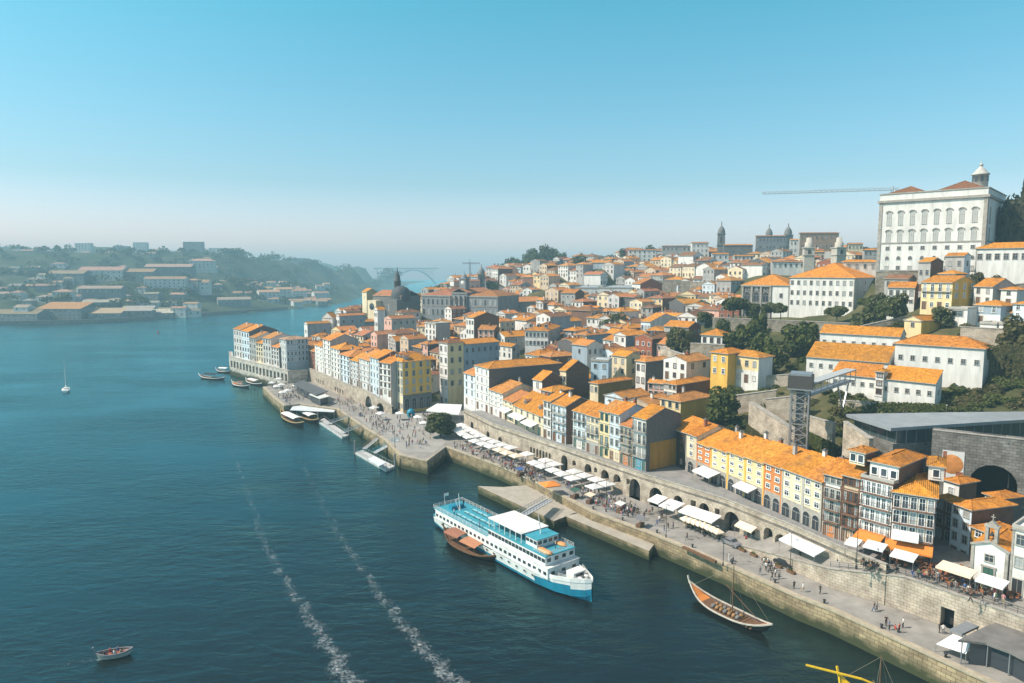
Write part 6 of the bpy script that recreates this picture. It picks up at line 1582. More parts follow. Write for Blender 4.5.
def rabelo(label,p0,p1,beam=4.2,prow=ORA,deck=WOOD,gun=FRW,canopy=None,mast=True,cargo=False,oar=None,rise=2.4,cat='boat',name='rabelo_boat',hullm=None,flip=False):
    a=Vector((p0.x,p0.y,0)); c=Vector((p1.x,p1.y,0)); L=(c-a).length; u=(c-a)/L; root=thing(name,label,cat,((a.x+c.x)/2,(a.y+c.y)/2,0),math.atan2(u.y,u.x)); hm=hullm or mat((.05,.035,.028),.6,.2,1,name='tarred_planks')
    b=MB(); S_=[]; n=14
    for i in range(n+1):
        t=-1+2*i/n; hw=beam/2*max(.02,(1-abs(t)**2.6)); zt=.75+rise*.75*abs(t)**3*(1.25 if t<0 else .8); zk=-.5+ (zt+.3)*abs(t)**5
        S_.append((t*L/2,hw,zk,zt))
    rings=[[(x,-hw,zt),(x,-hw*.75,(zt+zk)/2),(x,0,zk),(x,hw*.75,(zt+zk)/2),(x,hw,zt)] for x,hw,zk,zt in S_]
    b.loft(rings,0,closed=False,cap=False); b.build('hull',[hm],root)
    d=MB()
    for i in range(n):
        x,hw,zk,zt=S_[i]; x2,h2,zk2,zt2=S_[i+1]; e=.28 if abs(x)<L*.36 else .06; e2=.28 if abs(x2)<L*.36 else .06
        m=1 if x2<-L*.28 else (2 if x>L*.3 else 0)
        d.poly([(x,-hw*.97,zt-e),(x2,-h2*.97,zt2-e2),(x2,h2*.97,zt2-e2),(x,hw*.97,zt-e)],m)
    d.build('deck',[deck,prow,mat((.42,.20,.12),.7,.2,1,name='red_deck')],root)
    g=MB()
    for i in range(n):
        for s in (-1,1): g.bar((S_[i][0],s*S_[i][1],S_[i][3]+.05),(S_[i+1][0],s*S_[i+1][1],S_[i+1][3]+.05),.16,.24)
    g.build('gunwale',[gun],root)
    g=MB(); g.bar((-L/2+.1,0,S_[0][3]-.3),(-L/2-.35,0,S_[0][3]+1.0),.3,.2); g.build('stem_post',[gun],root)
    if canopy:
        for (x0,x1,z,m) in canopy:
            k=MB(); nn_=6; hw=beam*.42
            for i in range(nn_):
                y0=-hw+2*hw*i/nn_; y1=-hw+2*hw*(i+1)/nn_; f=lambda y:z+.4*(1-(y/hw)**2)
                k.poly([(x0*L/2,y0,f(y0)),(x1*L/2,y0,f(y0)),(x1*L/2,y1,f(y1)),(x0*L/2,y1,f(y1))]); k.poly([(x0*L/2,y0,f(y0)-.08),(x0*L/2,y1,f(y1)-.08),(x1*L/2,y1,f(y1)-.08),(x1*L/2,y0,f(y0)-.08)])
            o=k.build('canopy',[m],root); k=MB()
            for xx in (x0,(x0+x1)/2,x1):
                for s in (-1,1): k.tube((xx*L/2*.98,s*hw*.95,.6),(xx*L/2*.98,s*hw*.95,z),.05,n=5)
            k.build('posts',[WOOD],o)
    if mast:
        m=MB(); m.tube((.05*L,0,.3),(.05*L,0,9.5),.12,.07); m.build('mast',[WOOD],root); m=MB(); m.tube((-.02*L,-.3,5.6),(.30*L,.4,1.9),.08,.05); m.build('boom',[WOOD],root)
        m=MB()
        for e in ((-L/2,0,2),(L/2,0,1.8),(.1*L,beam/2,.8),(.1*L,-beam/2,.8)): m.tube((.05*L,0,9.3),e,.018,n=4,cap=False)
        m.build('rigging',[mat((.3,.26,.2),.9,0,name='rope')],root)
    if cargo:
        for i in range(7):
            for j in range(2):
                k=MB(); k.lathe([(.0,-.5),(.26,-.5),(.36,-.15),(.36,.15),(.26,.5),(0,.5)],n=10); o=k.build('barrel',[mat((.30,.17,.07),.7,.2,2,name='oak')] if (i+j)%3 else [STONED],root,(-L*.16+i*.85,-.45+.9*j,.85)); o.rotation_euler=(math.pi/2,0,.15*(i%3))
        k=MB()
        for i in range(6): k.box(L*.12+i*.7-.15,-beam*.4,.55,L*.12+i*.7+.15,beam*.4,.68)
        k.build('benches',[WOOD],root)
    if oar:
        k=MB(); k.bar(*oar,.35,.22); k.build('steering_oar',[mat((.75,.48,.02),.5,.1,1,name='yellow_oar_paint')],root)
    return root
rabelo('open wooden boat with orange prow, mast and barrels near the quay wall',P(689,592,.9),P(772,632,.9),4.2,cargo=True,gun=mat((.52,.47,.40),.7,.2,1,name='worn_white_trim'),prow=mat((.62,.22,.05),.6,.1,1,name='orange_prow_paint'))
rabelo('brown wooden boat with two plank canopies tied alongside the cruise ship',P(444,535,.7),P(498,561,.6),5.0,gun=WOOD,prow=WOOD,canopy=[(-.72,-.2,2.7,mat((.30,.13,.08),.7,.2,2,name='plank_canopy')),(-.12,.45,2.3,mat((.42,.19,.10),.7,.2,2,name='russet_canopy'))],mast=False,rise=1.8)
pa,pb=P(838,684,1.5),P(915,742,1.0)
yb=rabelo('boat with bright yellow prow and long yellow steering oar by the quay',pa,pb,4.2,prow=mat((.75,.48,.02),.5,.1,1,name='yellow_prow_paint'),gun=mat((.75,.48,.02),.5,.1,1,name='yellow_prow_paint'),oar=None,hullm=mat((.72,.45,.02),.5,.12,1,name='yellow_hull_paint'))
k=MB(); iv=yb.matrix_basis.inverted(); o0_=iv@P(806,665,4.0); o1_=iv@P(862,679,3.0); k.bar(o0_,o1_,.28,.2); k.bar(o1_,o1_+(o1_-o0_)*.6+Vector((0,0,-.8)),.2); k.build('steering_oar',[mat((.75,.48,.02),.5,.1,1,name='yellow_oar_paint')],yb)
rabelo('tour boat with white awning, outer one of the two by the far pier',P(281,415,.5),P(304,426,.5),4.4,canopy=[(-.6,.5,2.4,CANVAS)],mast=False,cargo=False,prow=WOOD,gun=mat((.5,.36,.16),.6,0,name='ochre_trim'))
rabelo('tour boat with white awning, inner one of the two by the far pier',P(297,412,.5),P(319,423,.5),4.4,canopy=[(-.6,.5,2.4,CANVAS)],mast=False,prow=WOOD,gun=mat((.5,.36,.16),.6,0,name='ochre_trim'))
rabelo('dark river boat with deckhouse moored outermost at the far point',P(199,377,.5),P(226,379,.5),5,canopy=[(-.5,.4,2.8,CLO['dark'])],mast=False,prow=WOOD,rise=1.4)
rabelo('small orange-brown boat moored under the white embankment wall',P(232,384,.5),P(250,387,.5),4,canopy=[(-.3,.4,2.3,WOOD)],mast=False,prow=ORA,rise=1.4)
rabelo('white-topped boat moored behind the dark river boat',P(216,371,.5),P(232,372,.5),4,canopy=[(-.5,.5,2.6,CANVAS)],mast=False,prow=WOOD,gun=FRW,rise=1.2)
rabelo('pale covered boat beside the small orange-brown boat',P(246,381,.5),P(262,385,.5),4,canopy=[(-.5,.5,2.3,CANVAS)],mast=False,prow=WOOD,gun=FRW,rise=1.2)
# motorboat with people
a=P(96,658,.3); c=P(133,652,.3); mb=rabelo('small open motorboat with passengers crossing the river alone',a,c,1.9,mast=False,rise=.35,gun=CLO['grey'],prow=CLO['tan'],deck=mat((.3,.1,.07),.7,.2,2,name='red_floor'),name='motorboat',hullm=mat((.45,.43,.40),.5,.1,1,name='worn_boat_paint'))
u=(c-a).normalized()
for k,(t,col) in enumerate(((.25,'dark'),(.36,'red'),(.5,'white'),(.58,'blue'),(.68,'tan'))):
    p=a.lerp(c,t)+Vector((u.y,-u.x,0))*(.4*(-1)**k); person('person in %s top sitting in the small motorboat'%({'dark':'black','white':'white','red':'red','blue':'blue','tan':'tan'}[col]),(p.x,p.y,.32),'sit',col,'dark',math.atan2(u.y,u.x)+math.pi/2)
# sailing yacht
C=P(66,391,0); sy=thing('sailing_yacht','white sailing yacht with bare mast alone on the open river','yacht',C,math.radians(120)); b=MB(); rings=[]
for i in range(9):
    t=-1+i/4; hw=1.7*max(.03,(1-max(0,t)**2.2)*(1 if t>-.6 else .85)); rings.append([(t*5.5,-hw,1.1+.25*max(0,t)),(t*5.5,-hw*.7,.2),(t*5.5,0,-.4),(t*5.5,hw*.7,.2),(t*5.5,hw,1.1+.25*max(0,t))])
b.loft(rings,0,closed=False,cap=True); b.build('hull',[FRW],sy)
b=MB()
for i in range(8): b.poly([(rings[i][0][0],rings[i][0][1],rings[i][0][2]-.05),(rings[i+1][0][0],rings[i+1][0][1],rings[i+1][0][2]-.05),(rings[i+1][4][0],rings[i+1][4][1],rings[i+1][4][2]-.05),(rings[i][4][0],rings[i][4][1],rings[i][4][2]-.05)])
b.box(-1.5,-.9,1.0,2,.9,1.7); b.build('deck',[SWH],sy); b=MB(); b.tube((.8,0,1),(.8,0,15.5),.12,.07); b.build('mast',[SWH],sy); b=MB(); b.tube((.8,0,2.6),(-3.6,0,2.5),.2,.16); b.build('furled_sail',[CANVAS],sy)
b=MB(); [b.tube((.8,0,15.3),e,.02,n=4,cap=False) for e in ((5.4,0,1.3),(-5.3,0,1.1),(.6,1.6,1.1),(.6,-1.6,1.1))]; b.build('rigging',[STEEL],sy)
C=P(158,333,0); bu=thing('buoy','small dark buoy far out on the river','buoy',C); b=MB(); b.lathe([(.8,-.3),(1.0,.3),(.5,1.0),(.2,2.4),(.05,3)],n=10); b.build('body',[CLO['red']],bu)
# pontoons, gangways
def pontoon(label,pts,z=.7,roof=None,cat='pontoon'):
    q=px(pts,z); o=q[0]; r=thing('pontoon',label,cat,(o.x,o.y,0)); b=MB(); b.prism([(p.x-o.x,p.y-o.y) for p in q],-.4,z); b.build('deck',[mat((.45,.45,.44),.8,.15,.6,name='pontoon_deck')],r)
    b=MB(); n=len(q)
    for i in range(n):
        a,c=q[i]-o,q[(i+1)%n]-o; m=max(1,int((c-a).length/2))
        for k in range(m): p=a.lerp(c,k/m); b.tube((p.x,p.y,z),(p.x,p.y,z+1),.05,n=5)
        b.bar((a.x,a.y,z+1),(c.x,c.y,z+1),.06)
    b.build('railing',[STEEL],r)
    if roof:
        rq=px(roof,z+2.7); b=MB(); b.prism([(p.x-o.x,p.y-o.y) for p in rq],z+2.55,z+2.75); x=b.build('roof',[mat((.62,.65,.66),.5,.1,.5,name='pale_roof')],r); b=MB(); [b.tube((p.x-o.x,p.y-o.y,z),(p.x-o.x,p.y-o.y,z+2.55),.08,n=6) for p in rq]; b.build('posts',[STEEL],x)
    for p in (q[0],q[2]): b=MB(); b.tube((p.x-o.x,p.y-o.y,-2),(p.x-o.x,p.y-o.y,4.5),.3,n=10); b.build('pile',[DGREY],r)
    return r
pontoon('long pale floating pier with boats under the far quay',[(318,421),(324,418),(349,435),(342,437)])
pontoon('short pontoon with white shelter left of the promenade',[(355,452),(363,450),(395,466),(386,470)],roof=[(368,459),(374,456),(386,463),(379,466)])
pontoon('floating pier with long grey roof under the riverside pavilion',[(290,412),(296,407),(338,409),(334,415)],roof=[(290,410),(296,402),(338,404),(334,412)])
def gangway(label,p0,p1,w=1.6,m=STEEL,post=True):
    p0=Vector(p0);p1=Vector(p1); r=thing('gangway',label,'gangway',p0); v=p1-p0; s=Vector((v.y,-v.x,0)).normalized()*w/2; b=MB(); b.bar((0,0,0),v,w,.15); b.build('walkway',[mat((.40,.42,.43),.7,.1,1,name='gangway_deck')],r); b=MB()
    for k in (-1,1):
        for z in (.55,1.1): b.bar(s*k+Vector((0,0,z)),v+s*k+Vector((0,0,z)),.09)
        n=max(3,int(v.length/1.5))
        for i in range(n+1): q_=v*(i/n)+s*k; b.bar(q_,q_+Vector((0,0,1.1)),.07)
    b.build('truss_rail',[m],r); return r
gangway('grey truss gangway from quay down to the cruise ship',P(549,500,4.2),P(514,520,5.6),2.0)
gangway('turquoise gangway from the quay corner to short pontoon',P(398,440,4.2),P(374,453,1.0),2.2,TURQ)
gangway('pale gangway leading to the long floating pier',P(349,417,4.2),P(328,424,.9))
gangway('second pale gangway by the long floating pier',P(360,427,4.1),P(343,433,.9))
gangway('grey gangway with dark side beside turquoise gangway',P(384,433,4.2),P(364,449,1.0),1.6,WOOD)
gangway('covered glass gangway to the floating roofed pier',P(337,402,4.2),P(312,409,1.2),2.4)
# ================================================================ riverside buildings and canopies
def pavilion(label,pts,z0,h,roofm,cat='pavilion',posts=True,glass=True,name='pavilion'):
    q=px(pts,z0+h); o=q[0]; r=thing(name,label,cat,(o.x,o.y,z0)); c=sum(q,Vector((0,0)))/len(q); b=MB(); b.prism([(p.x-o.x,p.y-o.y) for p in q],h-.3,h); b.build('roof',[roofm],r)
    qi=[p+(c-p)*.22 for p in q]
    if glass: b=MB(); b.prism([(p.x-o.x,p.y-o.y) for p in qi],0,h-.32); b.build('glass_wall',[PANE[0]],r)
    b=MB(); [b.tube((p.x-o.x+(c-p).x*.08,p.y-o.y+(c-p).y*.08,0),(p.x-o.x+(c-p).x*.08,p.y-o.y+(c-p).y*.08,h-.3),.09,n=6) for p in q]; b.build('post',[STEEL],r); return r
DROOF=mat((.10,.105,.11),.7,.15,.6,name='dark_flat_roof')
pavilion('dark flat-roofed riverside pavilion on the far quay',[(293,384),(303,380),(328,391),(316,395)],4,4,DROOF); pavilion('small white-edged pavilion roof beside the dark pavilion',[(309,394),(318,391.5),(330,396),(320,398.5)],4,3.4,mat((.6,.6,.58),.7,.1,1,name='pale_flat_roof'))
pavilion('low dark-roofed quayside restaurant at the lower right corner',[(958,640),(986,626),(1004,620),(1070,628),(1085,690),(1010,652),(986,643)],4,3.6,mat((.17,.16,.15),.85,.2,.5,name='gravel_roof'),'restaurant',name='restaurant')
pavilion('small grey sloped kiosk roof beside the quayside restaurant',[(950,629),(966,621),(979,626),(962,634)],4,3.2,mat((.2,.21,.22),.7,.1,1,name='grey_roof'),'kiosk',glass=False,name='kiosk')
r=thing('shade_sail','white and grey shade sail at the restaurant front','shade sail',P(936,651,4)); o=P(936,651,4); b=MB(); c=[P(936,644,5.2)-o,P(953,634,6.6)-o,P(972,641,7)-o,P(966,654,5.6)-o]; b.poly(c); b.poly([p-Vector((0,0,.05)) for p in c][::-1]); b.build('sail',[CANVAS],r); b=MB(); [b.tube((p.x,p.y,0),p,.05,n=6) for p in c]; b.build('post',[STEEL],r)
r=thing('marquee','large white marquee roof at back of the square','marquee',P(427,416,5)); o=P(427,416,5); b=MB(); c=[P(426,410,8.4)-o,P(437,403.5,8.6)-o,P(462,404.5,8.6)-o,P(459,414,8.4)-o]; b.poly(c); b.poly([p-Vector((0,0,.12)) for p in c][::-1]); 
for i in range(4): b.poly([c[i],c[(i+1)%4],c[(i+1)%4]-Vector((0,0,.45)),c[i]-Vector((0,0,.45))])
b.build('roof_sheet',[CANVAS],r); b=MB(); [b.tube((p.x,p.y,-1),p,.07,n=6) for p in c]; b.build('post',[STEEL],r)
C=P(411,417,4); r=thing('kiosk','round teal domed kiosk on the square before the yellow house','kiosk',C); b=MB(); b.lathe([(1.3,0),(1.5,.8),(1.6,1.8),(1.3,2.6),(.7,3.1),(.1,3.3)],n=14); b.build('dome',[HBLUE],r); b=MB(); b.box(-.6,-1.62,.9,.6,-1.4,1.9); b.build('hatch',[DARK],r)
# parasols of the quay restaurants
CANV2=mat((.66,.65,.63),.8,.08,1,name='greyed_canvas')
gp1='white parasols in rows before the arcade'
t=0.0; n_=0
Lq=Line(L3P[4:]); tot=sum((Lq.p[i+1]-Lq.p[i]).length for i in range(len(Lq.p)-1))
def Lpt(L,s):
    for i in range(len(L.p)-1):
        l=(L.p[i+1]-L.p[i]).length
        if s<=l or i==len(L.p)-2: u=(L.p[i+1]-L.p[i]).normalized(); return L.p[i]+u*s,u
        s-=l
s=9.0
while s<tot-2:
    p,u=Lpt(Lq,s); nrm=Vector((u.y,-u.x)); X_=proj((p.x,p.y,6))[0]
    if not 540<X_<553:
        for k in (2.9,6.9) if X_<600 or X_>606 else (2.9,):
            c=p-nrm*k; och=512<X_<538
            if R.random()<.1: continue
            parasol('pale orange parasol in the striped middle stretch of the arcade terrace' if och and k>3 else 'square white parasol in the rows before the arcade',(c.x+R.uniform(-.2,.2),c.y+R.uniform(-.2,.2),4),3.4,CREAMC if och and k>3 else R.choice([CANVAS,CANVAS,CANV2]),math.atan2(u.y,u.x)+R.uniform(-.07,.07),'pale orange parasols' if och and k>3 else gp1)
            n_+=1
    s+=4.3
C=P(550,494,4); parasol('bright orange parasol standing alone on the quay',(C.x,C.y,4),4.2,CANO,.4)
G='near arcade awnings'
def wpt(xp,z,off): q=L3.off(-off).at(xp,z); return q
for x0,x1,off,z,m,lab,zg,out in [(670,685,1.2,7.6,CANVAS,'white awning over cafe tables right of two big arches',4,4.0),(688,722,.8,7.4,CANVAS,'long white awning above beige parasols',4,3.5),(657,668,1.0,7.6,CANVAS,'small grey-white awning at foot of the big arch',4,3.4),(790,826,.6,9.6,CANVAS,'broad white awning over outdoor restaurant near the ramp',6.4,2.8),(740,757,.6,8.0,CREAMC,'cream awning over arcade shopfronts',4.6,1.6)]:
    a=wpt(x0,z,off); c=wpt(x1,z,off); awning(lab,a,c,z,out,.7,m,True,zg,G)
for k in range(8):
    q_=L3.off(-5.6).at(686+4.6*k,6); parasol('small beige parasol in the row below the long white awning',(q_.x,q_.y,4),2.0,CREAMC,.3,'small beige parasols',2.1)
a=FN.off(0).at(862,12); 
for x0,x1,z,out,m,lab in [(859,885,13.4,2.8,CANO,'orange canvas awning on the wide white house'),(885.5,933,13.2,2.6,CANO,'orange canvas awning under the tall corner house'),(891,918,15.0,2.0,CANVAS,'white awning above the orange awnings')]:
    awning(lab,FN.off(-.12).at(x0,12),FN.off(-.12).at(x1,12),z,out,.9,m,False)
for x0,x1,y,lab in [(850,863,567,'white terrace canopy left below the orange awnings'),(868,888,562,'white terrace canopy right below the orange awnings'),(895,919,573,'white rectangular canopy on the upper terrace middle'),(943,978,582,'long cream canopy on the terrace before the chapel'),(982,1010,590,'white canopy beside the pale grey house')]:
    wl_=Line(rp_[::-1]).off(4.6); a=wl_.at(x0,12.6); c=wl_.at(x1,12.6); awning(lab,a,c,12.5+(x0%5)*.12,2.8,.35,CREAMC if 'cream' in lab else CANVAS,True,10.0)
a=FY.off(-.3).at(703,12); c=FY.off(-.3).at(720,12); awning('white awning over orange stall at left end of yellow row',a,c,13.2,3.2,.8,CANVAS,True,10)
a=FY.off(-.3).at(741,12); c=FY.off(-.3).at(757,12); awning('small white awning under the yellow house with laundry',a,c,13.4,2.4,.7,CANVAS,False)
for x0,x1,z in [(514,526,14),(527,538,13.6),(504,512,14.5)]:
    awning({514:'small white awning at far half of the long low cream house',527:'small white awning at near half of the long low cream house',504:'small white awning on the cream house beside the low one'}[x0],FC.off(-.2).at(x0,13),FC.off(-.2).at(x1,13),z,2.4,.8,CANVAS,False)
# terrace tables and chairs
RAT=mat((.34,.13,.06),.6,.15,3,name='red_rattan'); BEI=mat((.45,.36,.25),.7,.1,3,name='beige_rattan')
for k in range(60):
    x=R.uniform(880,1015); y=R.uniform(570,592)+ (x-955)*.2
    p=P(x,y,10.0)
    if seg_dist(np.array([p.x]),np.array([p.y]),[(r_.x,r_.y) for r_ in rp_[::-1]])[0]<1.3: continue
    table_set((p.x,p.y,10.0),R.uniform(0,3),'small round cafe table on the terrace before the chapel','reddish chair on the terrace before the chapel','chapel terrace tables','chapel terrace chairs',4,RAT)
for k in range(16):
    q_=L3.off(-2.6-R.uniform(0,2.2)).at(688+2.2*k,5); table_set((q_.x,q_.y,4),R.uniform(0,3),'small round cafe table under the long white awning','beige chair under the long white awning','awning tables','awning chairs',4,BEI)
for k in range(14):
    p=P(R.uniform(850,895),R.uniform(566,576),9.0)
    if p.x>59.5 and p.y>108: table_set((p.x,p.y,10.0),R.uniform(0,3),'small round cafe table under the orange awning terrace','dark chair under the orange awning terrace','orange awning tables','orange awning chairs',3,CLO['dark'])
# people
for p_,c in DECK: person('person in %s top standing on the cruise ship deck%s'%({'dark':'black'}.get(c,c),''),tuple(p_),'stand',c,'dark',None,'people on the cruise ship deck')
def rampz(p):
    """height of the walkway under a plan point on the near quay"""
    d=seg_dist(np.array([p.x]),np.array([p.y]),[(r_.x,r_.y) for r_ in rp_[::-1]])[0]
    if d<0 or p.y>134: return 4.0
    return float(np.interp(-p.y,[-134,-116,-107.6],[4.05,7.4,9.72]))+.0
CN={'dark':'black','white':'white','blue':'blue','red':'red','grey':'grey','tan':'tan','pink':'pink','green':'green'}
def place(x,y,z=None):
    if z is not None: return P(x,y,z)
    p=P(x,y,4.0)
    for _ in range(4):
        zz=rampz(p); p=P(x,y,zz)
    return p
solo=[(820,594,'dark','dark','walk','person in black walking alone near the quay edge opposite the awning',4),(803,592,'white','tan','walk','person in white walking just left of the person in black',4),(874,612,'dark','blue','walk','person in black, left of a pair on the near quay',4),(876.5,611,'grey','dark','walk','person in grey, right of a pair on the near quay',4),
 (886,626,'dark','dark','stand','person in black standing at left of the near quay group',4),(889,630,'blue','dark','stand','person in blue at front of the near quay group',4),(895,632,'red','tan','sit','person in red crouching in the near quay group',4),(899,633,'red','dark','stand','person in red standing in the near quay group',4),(903,628,'white','dark','stand','person in white at right of the near quay group',4),
 (939,633,'dark','dark','stand','person in black, left of a pair by the white shade sail',4),(943,634,'white','grey','stand','person in white, right of a pair by the white shade sail',4),(970,603,'dark','dark','walk','person in black on the terrace near railing before the chapel',10),(982,604,'dark','grey','walk','person in black and grey by railing right of the other',10),
 (687,540,'dark','dark','walk','person in black walking alone in the middle of the quay',4),(702,536,'grey','dark','sit','person in grey sitting on the ground of the middle quay',4),(664,531,'dark','blue','stand','person in black at left of a trio by the quay edge',4),(668,529,'dark','dark','stand','person in dark clothes in middle of trio by the quay edge',4),(673,528,'grey','dark','stand','person in grey at right of the trio by the quay edge',4),
 (729,561,'white','white','stand','person in white beside a seated person on the quay edge',4),(733,562,'dark','dark','sit','seated person in black on the quay edge beside someone in white',4),(746,543,'red','dark','walk','person in red top walking by the arcade shopfronts',None),(760,575,'grey','grey','walk','person in grey walking apart, left of the white-shirted group',4),(794,589,'dark','dark','stand','person in black standing midway along the near quay',4),
 (800,559,'dark','dark','stand','person in black beside the broad white awning',None),(814,561,'red','dark','walk','person in red walking right of the broad white awning',None),(837,567,'dark','dark','stand','person in black, left of a pair on the ramp walkway',None),(843,568,'grey','dark','stand','person in grey, right of a pair on the ramp walkway',None)]
for x,y,t_,b_,po,lab,z in solo:
    p=place(x,y,z); person(lab,p,po,t_,b_)
grp=[(764,566),(768,566),(771,569),(774,571),(770,573),(775,577),(772,580),(779,579),(766,571)]
for i,(x,y) in enumerate(grp):
    c=['white','white','blue','white','dark','white','dark','grey','white'][i]; p=place(x,y,4); person('person in %s in the tour group on the near quay'%CN[c],p,'stand' if i%2 else 'walk',c,'dark',None,'tour group on the near quay')
def crowd(n,poly,z,where,grp,seated=.15):
    xs=[p[0] for p in poly]; ys=[p[1] for p in poly]; k=0; tries=0; PTS=[Vector((p[0],p[1])) for p in poly]
    def inside(x,y):
        c=False; j=len(PTS)-1
        for i in range(len(PTS)):
            a,b_=PTS[i],PTS[j]
            if (a.y>y)!=(b_.y>y) and x<(b_.x-a.x)*(y-a.y)/(b_.y-a.y)+a.x: c=not c
            j=i
        return c
    while k<n and tries<5000:
        tries+=1; x,y=R.uniform(min(xs),max(xs)),R.uniform(min(ys),max(ys))
        if not inside(x,y): continue
        p=P(x,y,z)
        if z==10.0 and seg_dist(np.array([p.x]),np.array([p.y]),[(r_.x,r_.y) for r_ in rp_[::-1]])[0]<.8: continue
        c=R.choice(['dark','dark','dark','dark','white','white','blue','red','grey','grey','tan','pink','green']); po='sit' if R.random()<seated else R.choice(['walk','stand'])
        person('person in %s %s'%(CN[c],where),(p.x,p.y,z),po,c,R.choice(['dark','dark','blue','grey','tan'])  if True else 'dark',None,grp); k+=1
crowd(34,[(268,386),(290,380),(320,396),(300,401),(284,403),(276,396)],4.02,'in the crowd on the far promontory quay','crowd on the far promontory quay',.3)
crowd(36,[(335,400),(350,399),(392,424),(398,440),(386,436),(366,424)],4.02,'in the crowd along the quay below the white row','crowd below the white row')
crowd(34,[(395,418),(436,414),(430,450),(404,450)],4.05,'in the crowd on the square','crowd on the square',.1)
crowd(40,[(452,446),(470,446),(540,480),(536,485),(500,468)],4.02,'on the promenade beside the white parasols','promenade beside the white parasols',.25)
crowd(36,[(505,452),(525,463),(552,474),(536,482),(505,464)],4.02,'seated crowd stretch below the pale orange parasols','crowd below the pale orange parasols',.6)
crowd(34,[(560,486),(585,488),(640,512),(634,520),(600,508)],4.02,'on the promenade right of the orange parasol','promenade right of the orange parasol',.3)
crowd(16,[(600,495),(650,512),(668,520),(660,527),(640,522)],4.02,'by the big arcade arches','people by the big arcade arches',.4)
crowd(26,[(865,566),(900,572),(960,584),(1015,598),(1005,606),(930,592),(880,578)],10.0,'at the terrace tables before the chapel','people at the chapel terrace tables',.6)
# the rest of the crowd, too many to tell apart, as one mass
def mass(n,polys):
    base=[]
    for k in ('walk','stand','sit'):
        me=BODY[k]; v=np.zeros(len(me.vertices)*3); me.vertices.foreach_get('co',v); base.append((v.reshape(-1,3),[tuple(f.vertices) for f in me.polygons],[f.material_index for f in me.polygons]))
    names=['dark','white','blue','red','grey','tan','pink']; V=[];Fc=[];Mi=[];off=0
    for poly,z,m in polys:
        k=0
        while k<m:
            x=R.uniform(min(p[0] for p in poly),max(p[0] for p in poly)); y=R.uniform(min(p[1] for p in poly),max(p[1] for p in poly))
            if not in_poly(np.array([x]),np.array([y]),poly)[0]: continue
            k+=1; p=P(x,y,z); a=R.uniform(0,6.28); v,f,mi=R.choice(base[:2] if R.random()<.7 else base); c,s_=math.cos(a),math.sin(a)
            V.append(np.stack([v[:,0]*c-v[:,1]*s_+p.x,v[:,0]*s_+v[:,1]*c+p.y,v[:,2]+z],1)); t=R.choice([0,0,0,1,1,2,3,4,4,5,6]); b_=R.choice([0,0,2,4,5]); mp={0:0,1:2+t,2:2+b_,3:1}
            Fc+=[tuple(i+off for i in q_) for q_ in f]; Mi+=[mp[i] for i in mi]; off+=len(v)
    me=bpy.data.meshes.new('crowd'); me.from_pydata(np.concatenate(V).tolist(),[],Fc); 
    for m_ in [SKIN,HAIR]+[CLO[n_] for n_ in names]: me.materials.append(m_)
    me.polygons.foreach_set('material_index',Mi); me.update(); tag(part('crowd',me,None),kind='stuff')
mass(0,[([(268,386),(290,380),(320,396),(300,401),(284,403),(276,396)],4.02,50),([(335,400),(350,399),(392,424),(398,440),(386,436),(366,424)],4.02,60),([(395,418),(436,414),(430,450),(404,450)],4.05,40),([(452,446),(470,446),(540,480),(536,485),(500,468)],4.02,50),([(505,452),(525,463),(552,474),(536,482),(505,464)],4.02,60),([(560,486),(585,488),(640,512),(634,520),(600,508)],4.02,40),([(600,495),(650,512),(668,520),(660,527),(640,522)],4.02,20)])
for k,(x,y) in enumerate([(272,388),(277,392),(282,390),(288,396),(283,398),(279,384),(296,391),(400,420),(418,424),(424,430),(381,420),(374,414)]):
    p=P(x,y,4); parasol('small white parasol on the far promontory quay' if x<300 else 'small white parasol on the square and its quay',(p.x,p.y,4),3.0,CANV2,R.uniform(0,1),'small white parasols on the far promontory' if x<300 else 'small white parasols at the square')
for k,(x,y) in enumerate([(575,498),(590,503),(620,512),(520,476),(640,527)]):
    p=P(x,y,4.0); st=thing('market_stall',['dark green-roofed stall right of the orange parasol','tan-roofed stall on the promenade','white-roofed stall before the big arches','blue-roofed stall below the pale orange parasols','grey-roofed stall near the quay-edge trio'][k],'stall',(p.x,p.y,4),.9); b=MB(); b.box(-1.1,-.5,0,1.1,.5,.85); b.build('counter',[WOOD],st); b=MB(); b.poly([(-1.3,-.9,2.0),(1.3,-.9,2.0),(1.3,.9,2.3),(-1.3,.9,2.3)]); b.poly([(-1.3,-.9,1.95),(-1.3,.9,2.25),(1.3,.9,2.25),(1.3,-.9,1.95)]); b.build('canopy',[[FRG,CREAMC,CANVAS,CLO['blue'],CLO['grey']][k]],st); b=MB(); [b.tube((i,j,0),(i,j,2.05),.03,n=5) for i in (-1.1,1.1) for j in (-.5,.5)]; b.build('post',[STEEL],st)
